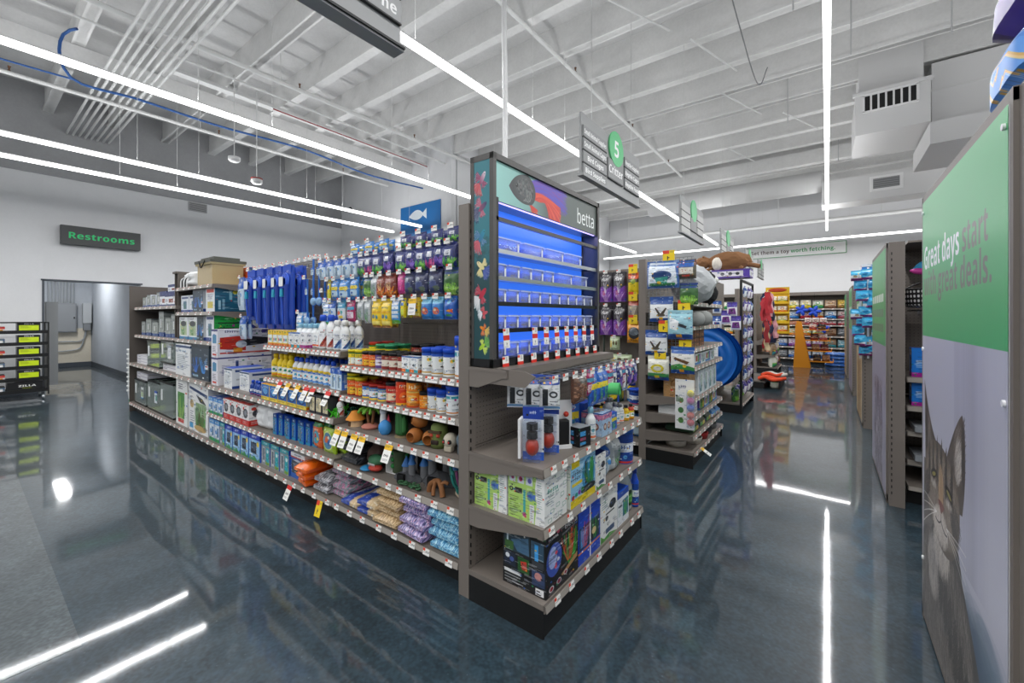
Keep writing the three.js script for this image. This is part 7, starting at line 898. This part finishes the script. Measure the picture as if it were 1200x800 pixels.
{ // orange corrugated display
  const g = thing('orange_display', 'bright orange stepped cardboard display standing in the far aisle', 'display', null, -.36, 0, -14.4), o = std(0xf09a1c, .6); const sh = new THREE.Shape(); [[-.28, 0], [.12, 0], [.04, .5], [-.04, .9], [-.1, 1.28], [-.2, 1.3], [-.22, 1.0], [-.25, .5]].forEach(([x, y], i) => i ? sh.lineTo(x, y) : sh.moveTo(x, y)); part(g, 'side_panel', new THREE.ExtrudeGeometry(sh, { depth: .015, bevelEnabled: false }), o, -.12, 0, .18); part(g, 'side_panel', new THREE.ExtrudeGeometry(sh, { depth: .015, bevelEnabled: false }), o, -.12, 0, -.2);
  part(g, 'back_panel', box(.02, 1.2, .38), o, -.34, .6, 0); for (let i = 0; i < 4; i++) { const t = part(g, 'tray', merge([bx(.56, .015, .4, .12, 0, 0), bx(.015, .07, .4, .4, .035, 0)]), o, .1 - i * .035, .18 + i * .29, 0); }
  kind('display_pouch', 'brown treat pouch on the orange display', 'pouch', 'pouches on the orange display'); for (let i = 0; i < 4; i++) for (let k = 0; k < 2; k++) standBag(-.22 - i * .03 + k * .2, .19 + i * .29, -14.4, .18, .18, .1, ['fbDark', 'fbBrown', 'fbWine', 'fbPink'][(i + k) % 4], i + k, 0);
  kind('display_topper', 'pale pouch on top of the orange display', 'pouch', 'pale pouches on top'); for (let k = 0; k < 3; k++) standBag(-.42 + k * .17, 1.19 + .0, -14.4, .16, .2, .09, 'fbPink', k, 0);
  for (const [x, y] of [[-.62, 1.62], [-.3, 1.58], [-.1, 1.1]]) { const b = thing('blue_bow_pack', 'bright blue star shaped pack hanging in front of the far shelves', 'pet supply', 'blue star packs', x, y, -15.53); for (let i = 0; i < 5; i++) part(b, 'lobe', new THREE.SphereGeometry(.1, 10, 8).scale(1, .5, .4), std(0x1f4fd0, .4), .08 * Math.cos(i * 1.256), .08 * Math.sin(i * 1.256), 0, 0, 0, i * 1.256); part(b, 'cord', cyl(.003, .003, .5, 5), M.black, 0, .3, 0); }
  kind('litter_bag', 'white and blue bag in the pile beside the orange display', 'food bag', 'white and blue floor bags'); for (let i = 0; i < 4; i++) bag(.2, i * .1, -15.15, .5, .34, .11, 'fbWhiteBlue', i + 1, 0);
}
// ---------------------------------------------------------------- right-hand gondola ends with printed panels
const PX = .368;
const catTex = canvasTexture(1024, 1680, (c, w, h) => {
  c.fillStyle = '#c3c3cf'; c.fillRect(0, 0, w, h); for (let i = 0; i < 60; i++) { c.fillStyle = `rgba(${i % 2 ? '150,156,160' : '196,194,210'},.07)`; c.fillRect(w * (.62 + .1 * Math.sin(i)), h * .32, rnd(40, 160), h * .4); }
  // soft blue-grey ground behind the cat
  for (let i = 0; i < 90; i++) { c.fillStyle = i % 3 ? 'rgba(58,84,104,.10)' : 'rgba(92,120,140,.10)'; c.beginPath(); c.ellipse(w * rnd(.6, 1.1), h * rnd(.82, 1.05), rnd(120, 300), rnd(60, 180), .5, 0, 7); c.fill(); }
  const fur = (cols, n, x, y, rx, ry, len, ang, lw = 3) => { n = Math.round(n * 2.2); lw = Math.max(1.4, lw * .5); len *= .75; for (let i = 0; i < n; i++) { const a = rnd(0, 6.283), r = Math.sqrt(rnd()), px = x + rx * r * Math.cos(a), py = y + ry * r * Math.sin(a), t = ang + rnd(-.35, .35); c.strokeStyle = cols[Math.floor(rnd(0, cols.length))]; c.lineWidth = rnd(.8, lw); c.globalAlpha = .8; c.beginPath(); c.moveTo(px, py); c.quadraticCurveTo(px + len * .5 * Math.cos(t), py + len * .5 * Math.sin(t), px + len * Math.cos(t + .2), py + len * Math.sin(t + .2)); c.stroke(); c.globalAlpha = 1; } };
  const dark = ['#2f2a28', '#46403b', '#5c534b', '#3a3330'], mid = ['#6b6058', '#857a70', '#5a5048', '#9a8f84'], light = ['#c9c0b5', '#ded8cf', '#b3a89c'];
  // body
  c.fillStyle = '#544e49'; c.beginPath(); c.moveTo(w * .0, h); c.lineTo(w * .03, h * .62); c.bezierCurveTo(w * .3, h * .6, w * .56, h * .66, w * .62, h * .75); c.bezierCurveTo(w * .78, h * .83, w * .9, h * .92, w * .96, h); c.fill();
  fur([...mid, ...dark, '#8f857a', '#b3a89c'], 2600, w * .36, h * .87, w * .36, h * .15, 60, 1.2, 6); for (let i = 0; i < 11; i++) fur(dark, 170, w * (.22 + i * .065), h * (.78 + i * .022), 24, 90, 60, 1.9, 8);
  fur(light, 420, w * .34, h * .745, w * .12, h * .05, 70, 1.5, 5); fur(['#cfc9c2', '#a49b92'], 240, w * .2, h * .82, w * .09, h * .06, 70, 1.3, 5);
  // ears
  c.fillStyle = '#5b5149'; c.beginPath(); c.moveTo(w * .06, h * .62); c.lineTo(w * .04, h * .43); c.bezierCurveTo(w * .12, h * .5, w * .18, h * .53, w * .26, h * .55); c.fill(); c.beginPath(); c.moveTo(w * .42, h * .56); c.bezierCurveTo(w * .5, h * .5, w * .58, h * .46, w * .62, h * .452); c.bezierCurveTo(w * .67, h * .5, w * .66, h * .57, w * .62, h * .63); c.lineTo(w * .5, h * .64); c.fill();
  fur(mid, 260, w * .56, h * .54, w * .05, h * .05, 60, -1.0, 4); fur(light, 120, w * .56, h * .555, w * .035, h * .035, 70, -1.1, 3); fur(dark, 120, w * .625, h * .53, w * .016, h * .06, 50, -1.4, 5); fur(dark, 120, w * .08, h * .53, w * .02, h * .06, 60, 1.2, 4); fur(mid, 120, w * .13, h * .55, w * .03, h * .04, 50, 1.1, 4);
  // head, turned up, eyes nearly closed
  c.fillStyle = '#6d6154'; c.beginPath(); c.moveTo(w * .06, h * .62); c.bezierCurveTo(w * .1, h * .55, w * .3, h * .53, w * .44, h * .56); c.bezierCurveTo(w * .6, h * .58, w * .62, h * .64, w * .56, h * .7); c.bezierCurveTo(w * .54, h * .76, w * .3, h * .79, w * .18, h * .72); c.bezierCurveTo(w * .08, h * .7, w * .04, h * .66, w * .06, h * .62); c.fill();
  fur([...mid, '#a3937f', '#b9a994'], 1700, w * .33, h * .645, w * .26, h * .085, 46, 1.4, 4);
  for (const [x0, s, y0] of [[.14, -.25, .6], [.21, -.15, .585], [.28, -.05, .578], [.35, .05, .575], [.42, .15, .582], [.5, .3, .6]]) fur(dark, 110, w * x0, h * y0, 9, 75, 56, 1.57 + s, 6);
  fur(dark, 130, w * .52, h * .66, w * .05, h * .03, 60, .5, 5); fur(dark, 110, w * .12, h * .66, w * .04, h * .03, 60, 2.4, 5);
  fur(['#b08f6c', '#9a7a58', '#c7aa88'], 340, w * .34, h * .632, w * .035, h * .05, 44, 1.55, 4);
  for (const [x, r] of [[.22, -.25], [.455, .2]]) { c.save(); c.translate(w * x, h * .625); c.rotate(r); c.fillStyle = '#241e1b'; c.beginPath(); c.ellipse(0, 0, 54, 17, 0, 0, 7); c.fill(); c.fillStyle = '#8f8440'; c.beginPath(); c.ellipse(0, 3, 34, 8, 0, 0, 7); c.fill(); c.restore(); fur(light, 40, w * x, h * .642, 44, 10, 26, 1.5, 4); }
  fur(light, 520, w * .33, h * .708, w * .11, h * .032, 46, 1.6, 5); c.fillStyle = '#7c4a44'; c.beginPath(); c.moveTo(w * .29, h * .668); c.bezierCurveTo(w * .32, h * .662, w * .36, h * .662, w * .39, h * .668); c.lineTo(w * .34, h * .69); c.fill();
  c.strokeStyle = '#33292a'; c.lineWidth = 6; c.beginPath(); c.moveTo(w * .34, h * .69); c.lineTo(w * .34, h * .704); c.quadraticCurveTo(w * .3, h * .722, w * .25, h * .714); c.moveTo(w * .34, h * .704); c.quadraticCurveTo(w * .38, h * .722, w * .43, h * .714); c.stroke();
  c.strokeStyle = 'rgba(240,238,232,.8)'; c.lineWidth = 3; for (let i = 0; i < 8; i++) { c.beginPath(); c.moveTo(w * (i % 2 ? .27 : .42), h * .7); c.quadraticCurveTo(w * (i % 2 ? .14 : .56), h * (.69 + .006 * i), w * (i % 2 ? .03 : .66), h * (.69 + .012 * i)); c.stroke(); }
  // green field with the slogan
  c.fillStyle = '#4cb570'; c.fillRect(0, 0, w, h * .325); c.font = 'bold 118px sans-serif'; c.textBaseline = 'alphabetic'; c.save(); c.translate(w * .03, h * .165); c.scale(.93, 1.05); c.fillStyle = '#fff'; c.fillText('Great days', 0, 0); const k = c.measureText('Great days ').width; c.fillStyle = '#75706c'; c.fillText('start', k, 0); c.restore(); c.save(); c.translate(w * .03, h * .228); c.scale(.93, 1.05); c.fillStyle = '#75706c'; c.fillText('with great deals.', 0, 0); c.restore();
});
const farTex = (k) => canvasTexture(512, 840, (c, w, h) => { // sister panels: same green field, another animal photograph
  c.fillStyle = k ? '#cbb692' : '#a9a6bb'; c.fillRect(0, 0, w, h); c.fillStyle = '#4fae6c'; c.fillRect(0, 0, w, h * .4); c.font = 'bold 56px sans-serif'; c.fillStyle = '#fff'; for (let i = 0; i < 3; i++) { c.fillStyle = i ? '#5f7f68' : '#e9f4ec'; for (let j = 0; j < 7; j++) c.fillRect(w * (.06 + j * .12), h * (.18 + i * .065), w * .085, h * .035); }
  for (let i = 0; i < 900; i++) { c.strokeStyle = (k ? ['#8a6a3f', '#a8854f', '#6a4f2f', '#c9a86f'] : ['#5a5266', '#7a7286', '#403a48', '#cfc9d6'])[i % 4]; c.lineWidth = rnd(2, 6); const x = w * rnd(.2, .8), y = h * rnd(.55, 1); c.beginPath(); c.moveTo(x, y); c.lineTo(x + rnd(-10, 14), y + rnd(30, 70)); c.stroke(); }
});
const panelMat = [catTex, farTex(0), farTex(1), farTex(0), farTex(1)].map((t) => new THREE.MeshStandardMaterial({ map: t, roughness: .35 }));
[[-1.55, 'large end panel with green slogan area above a tabby cat photograph'], [-4.28, 'second end panel with green top and pale animal photograph'], [-7.0, 'third end panel behind the blue hanging packs'], [-9.74, 'fourth end panel counted from the tabby cat one'], [-12.48, 'end panel standing next to the far wall food shelves']].forEach(([z, label], i) => {
  const g = thing('end_panel', label, 'end panel', null, PX, 0, z, -PI / 2);          // local +z faces the aisle (world -x), local x runs away from the far end
  const W = 1.22; // local x 0 at z, towards -W
  part(g, 'board', box(W, 1.9, .012), M.metalDark, -W / 2, 1.0, -.03); part(g, 'frame', merge([bx(W, .035, .04, -W / 2, 1.965, -.015), bx(W, .05, .04, -W / 2, .04, -.015), bx(.03, 1.98, .04, -W + .015, .99, -.015), bx(.03, 1.98, .04, -.015, .99, -.015)]), M.metal);
  part(g, 'print_sheet', flat(1.16, 1.9), panelMat[i], -W / 2 + .005, 1.0, .0075);
  part(g, 'print_sheet_back', box(1.16, 1.9, .006), M.white, -W / 2 + .005, 1.0, .003);
  if (!i) for (const [x, y] of [[-.045, 1.9], [-.045, 1.2], [-1.16, 1.9], [-1.16, 1.27], [-1.16, .3]]) part(g, 'sheet_clip', cyl(.009, .009, .006, 12), M.white, x, y, .011, PI / 2);
  part(g, 'near_post', box(.06, 1.98, .09), M.metal, .03, .99, -.05); for (let k = 0; k < 40; k++) part(g, 'upright_slot', box(.005, .02, .006), M.black, .0608, .1 + k * .046, -.02);
  part(g, 'kick', box(W, .1, .02), M.black, -W / 2, .05, -.03);
});
const R = [];
for (const [i, z] of [-1.5, -4.28, -7.0, -9.74, -12.48].entries()) {
  R[i] = unit('shelving_unit', ['taupe shelving run behind the tabby cat panel', 'taupe shelving with blue dental treat boxes and a hanging basket', 'taupe shelving behind the blue hanging packs', 'taupe shelving behind the fourth end panel', 'taupe shelving behind the end panel by the far wall'][i], null, { x: PX + .12, z: z - .6, w: 1.5, shelves: i === 1 ? [[.33, .5, 4], [.55, .5, 4], [.74, .5, 4], [.96, .5, 4]] : [[.5, .5, 4], [.9, .5, 4]], deckTags: 6 });
  part(R[i], 'top_shelf', box(1.5, .015, 1.1), M.metal, .75, 1.985, .02);
}
kind('dental_treat_box', 'bright blue treat box with purple foot on the upper treat shelf', 'box', 'blue treat boxes on the upper treat shelf'); for (let i = 0; i < 3; i++) carton(.63 + i * .24, .96, -4.47, .22, .22, .12, 'treatBlue', 'treatBlue', 'blue');
kind('dental_treat_box', 'bright blue treat box with purple foot on the lower treat shelf', 'box', 'blue treat boxes on the lower treat shelf'); for (let i = 0; i < 3; i++) carton(.63 + i * .24, .74, -4.47, .22, .19, .12, 'treatBlue', 'treatBlue', 'blue');
{ const g = thing('wood_brush', 'long brush with a pale wooden handle standing above the treat boxes', 'brush', null, .7, 1.18, -4.5, .3); part(g, 'handle', rbox(.035, .26, .014, .006), std(0xb08f5f, .5), 0, .13, 0); part(g, 'head', rbox(.05, .08, .02, .006), std(0x8a6a3f, .5), 0, .02, 0); }
{ const g = thing('mesh_basket', 'black hanging basket with white dotted lining', 'basket', null, .61, 1.49, -4.5); const dots = pixelTexture(64, (x, y) => ((x % 16) - 8) ** 2 + ((y % 16) - 8) ** 2 < 26 ? [232, 232, 232] : [24, 24, 26]); dots.repeat.set(9, 5); part(g, 'basket_body', lathe([[0, 0], [.09, 0], [.13, .02], [.14, .14], [.13, .14], [.115, .03], [0, .02]], 18), new THREE.MeshStandardMaterial({ map: dots, roughness: .7 })); part(g, 'rim', new THREE.TorusGeometry(.138, .008, 8, 24).rotateX(PI / 2), M.black, 0, .14, 0); part(g, 'handle', tube([[-.13, .14, 0], [0, .2, 0], [.13, .14, 0]], .007, 12), M.black); const q = thing('carrier', 'black soft carrier edge beside the dotted basket', 'carrier', null, .95, 1.47, -4.5); part(q, 'body', rbox(.24, .2, .2, .05), std(0x1c1d20, .8), 0, .1, 0); part(q, 'strap', tube([[-.1, .18, .1], [0, .3, .1], [.1, .18, .1]], .01, 12), M.black); part(R[1], 'wire_shelf', box(1.4, .01, .34), M.black, .75, 1.47, .26); }
{ const g = thing('feather_toy', 'bright blue and pink feather toy on a hook', 'toy', null, .64, 1.78, -4.5); for (let i = 0; i < 7; i++) part(g, 'feather', new THREE.SphereGeometry(.05, 8, 6).scale(1.2, .5, .4), std(i % 3 ? 0x3fb0e8 : 0xd03fa0, .6), .07 * Math.cos(i * .9), .03 * Math.sin(i * 2), .03 * Math.sin(i), 0, 0, i); part(g, 'handle', cyl(.012, .012, .24, 8), M.black, -.03, -.15, 0); part(g, 'handle', cyl(.012, .012, .24, 8), M.black, .04, -.15, 0); hook(R[1], .64 - PX - .12, 1.86, .36); hook(R[1], .62 - PX - .12, 1.46, .5); }
kind('flat_tray', 'flat grey tray on the low treat shelves', 'tray', 'flat grey trays'); for (const y of [.33, .55]) for (let i = 0; i < 2; i++) carton(.68 + i * .34, y, -4.5, .3, .04, .3, 'silver');
kind('tube_card', 'tall white card with blue top hanging beyond the treat boxes', 'pet supply'); hang(1.0, 1.44, -4.5, .14, .3, 'packBlueLight', .02);
// blue and purple treat packs on clip strips at the third end panel
kind('cyan_treat_pack', 'bright blue treat pack with purple foot on a clip strip', 'treat pack', 'blue packs on the clip strip'); for (let i = 0; i < 9; i++) for (let k = 0; k < 3; k++) { if ((i * 3 + k) % 5 === 4) continue; hang(.33 + k * .075 + rnd(-.03, .03), 1.98 - i * .115 + rnd(-.02, .02), -6.82 + rnd(-.06, .1), .13, .13, (i * 7 + k * 3) % 4 ? 'packCyan' : 'packCyan2', .035, null, rnd(-.9, .5)); }
for (let k = 0; k < 3; k++) solo('clip_strip', 'white vertical clip strip holding blue treat packs', 'strip', 'clip strips', box(.02, 1.15, .004), M.white, .34 + k * .075, 1.47, -6.91);
kind('cat_food_carton', 'flat carton stacked on top of the shelving with blue hanging packs', 'box', 'cartons on the third shelving'); carton(.52, 1.993, -7.35, .3, .06, .3, 'treatBlue', 'fbRed', 'navy'); carton(.52, 2.053, -7.35, .3, .06, .3, 'fbBlue', 'fbPurple', 'blue');
kind('green_can', 'green topped can seen between the far panels', 'can', 'cans on the third shelving'); for (let i = 0; i < 3; i++) jar(.62 + i * .16, .9, -7.2, .06, .2, 'jarYellow', lidGreen);
// dog food bags on top of the cat panel gondola
kind('dog_food_bag', 'purple dog food bag lying on another bag above the cat panel', 'food bag'); { const o = bag(.71, 2.19, -1.74, .62, .36, .24, 'dogBagA', 3, .04); o.rotation.z = -.06; o.material = M.print; }
kind('dog_food_bag', 'blue and brown dog food bag lying on the shelf top above the cat panel', 'food bag'); bag(.7, 1.994, -1.72, .64, .36, .24, 'dogBagB', 5, -.05).material = M.print;
renderer.render(scene, camera);
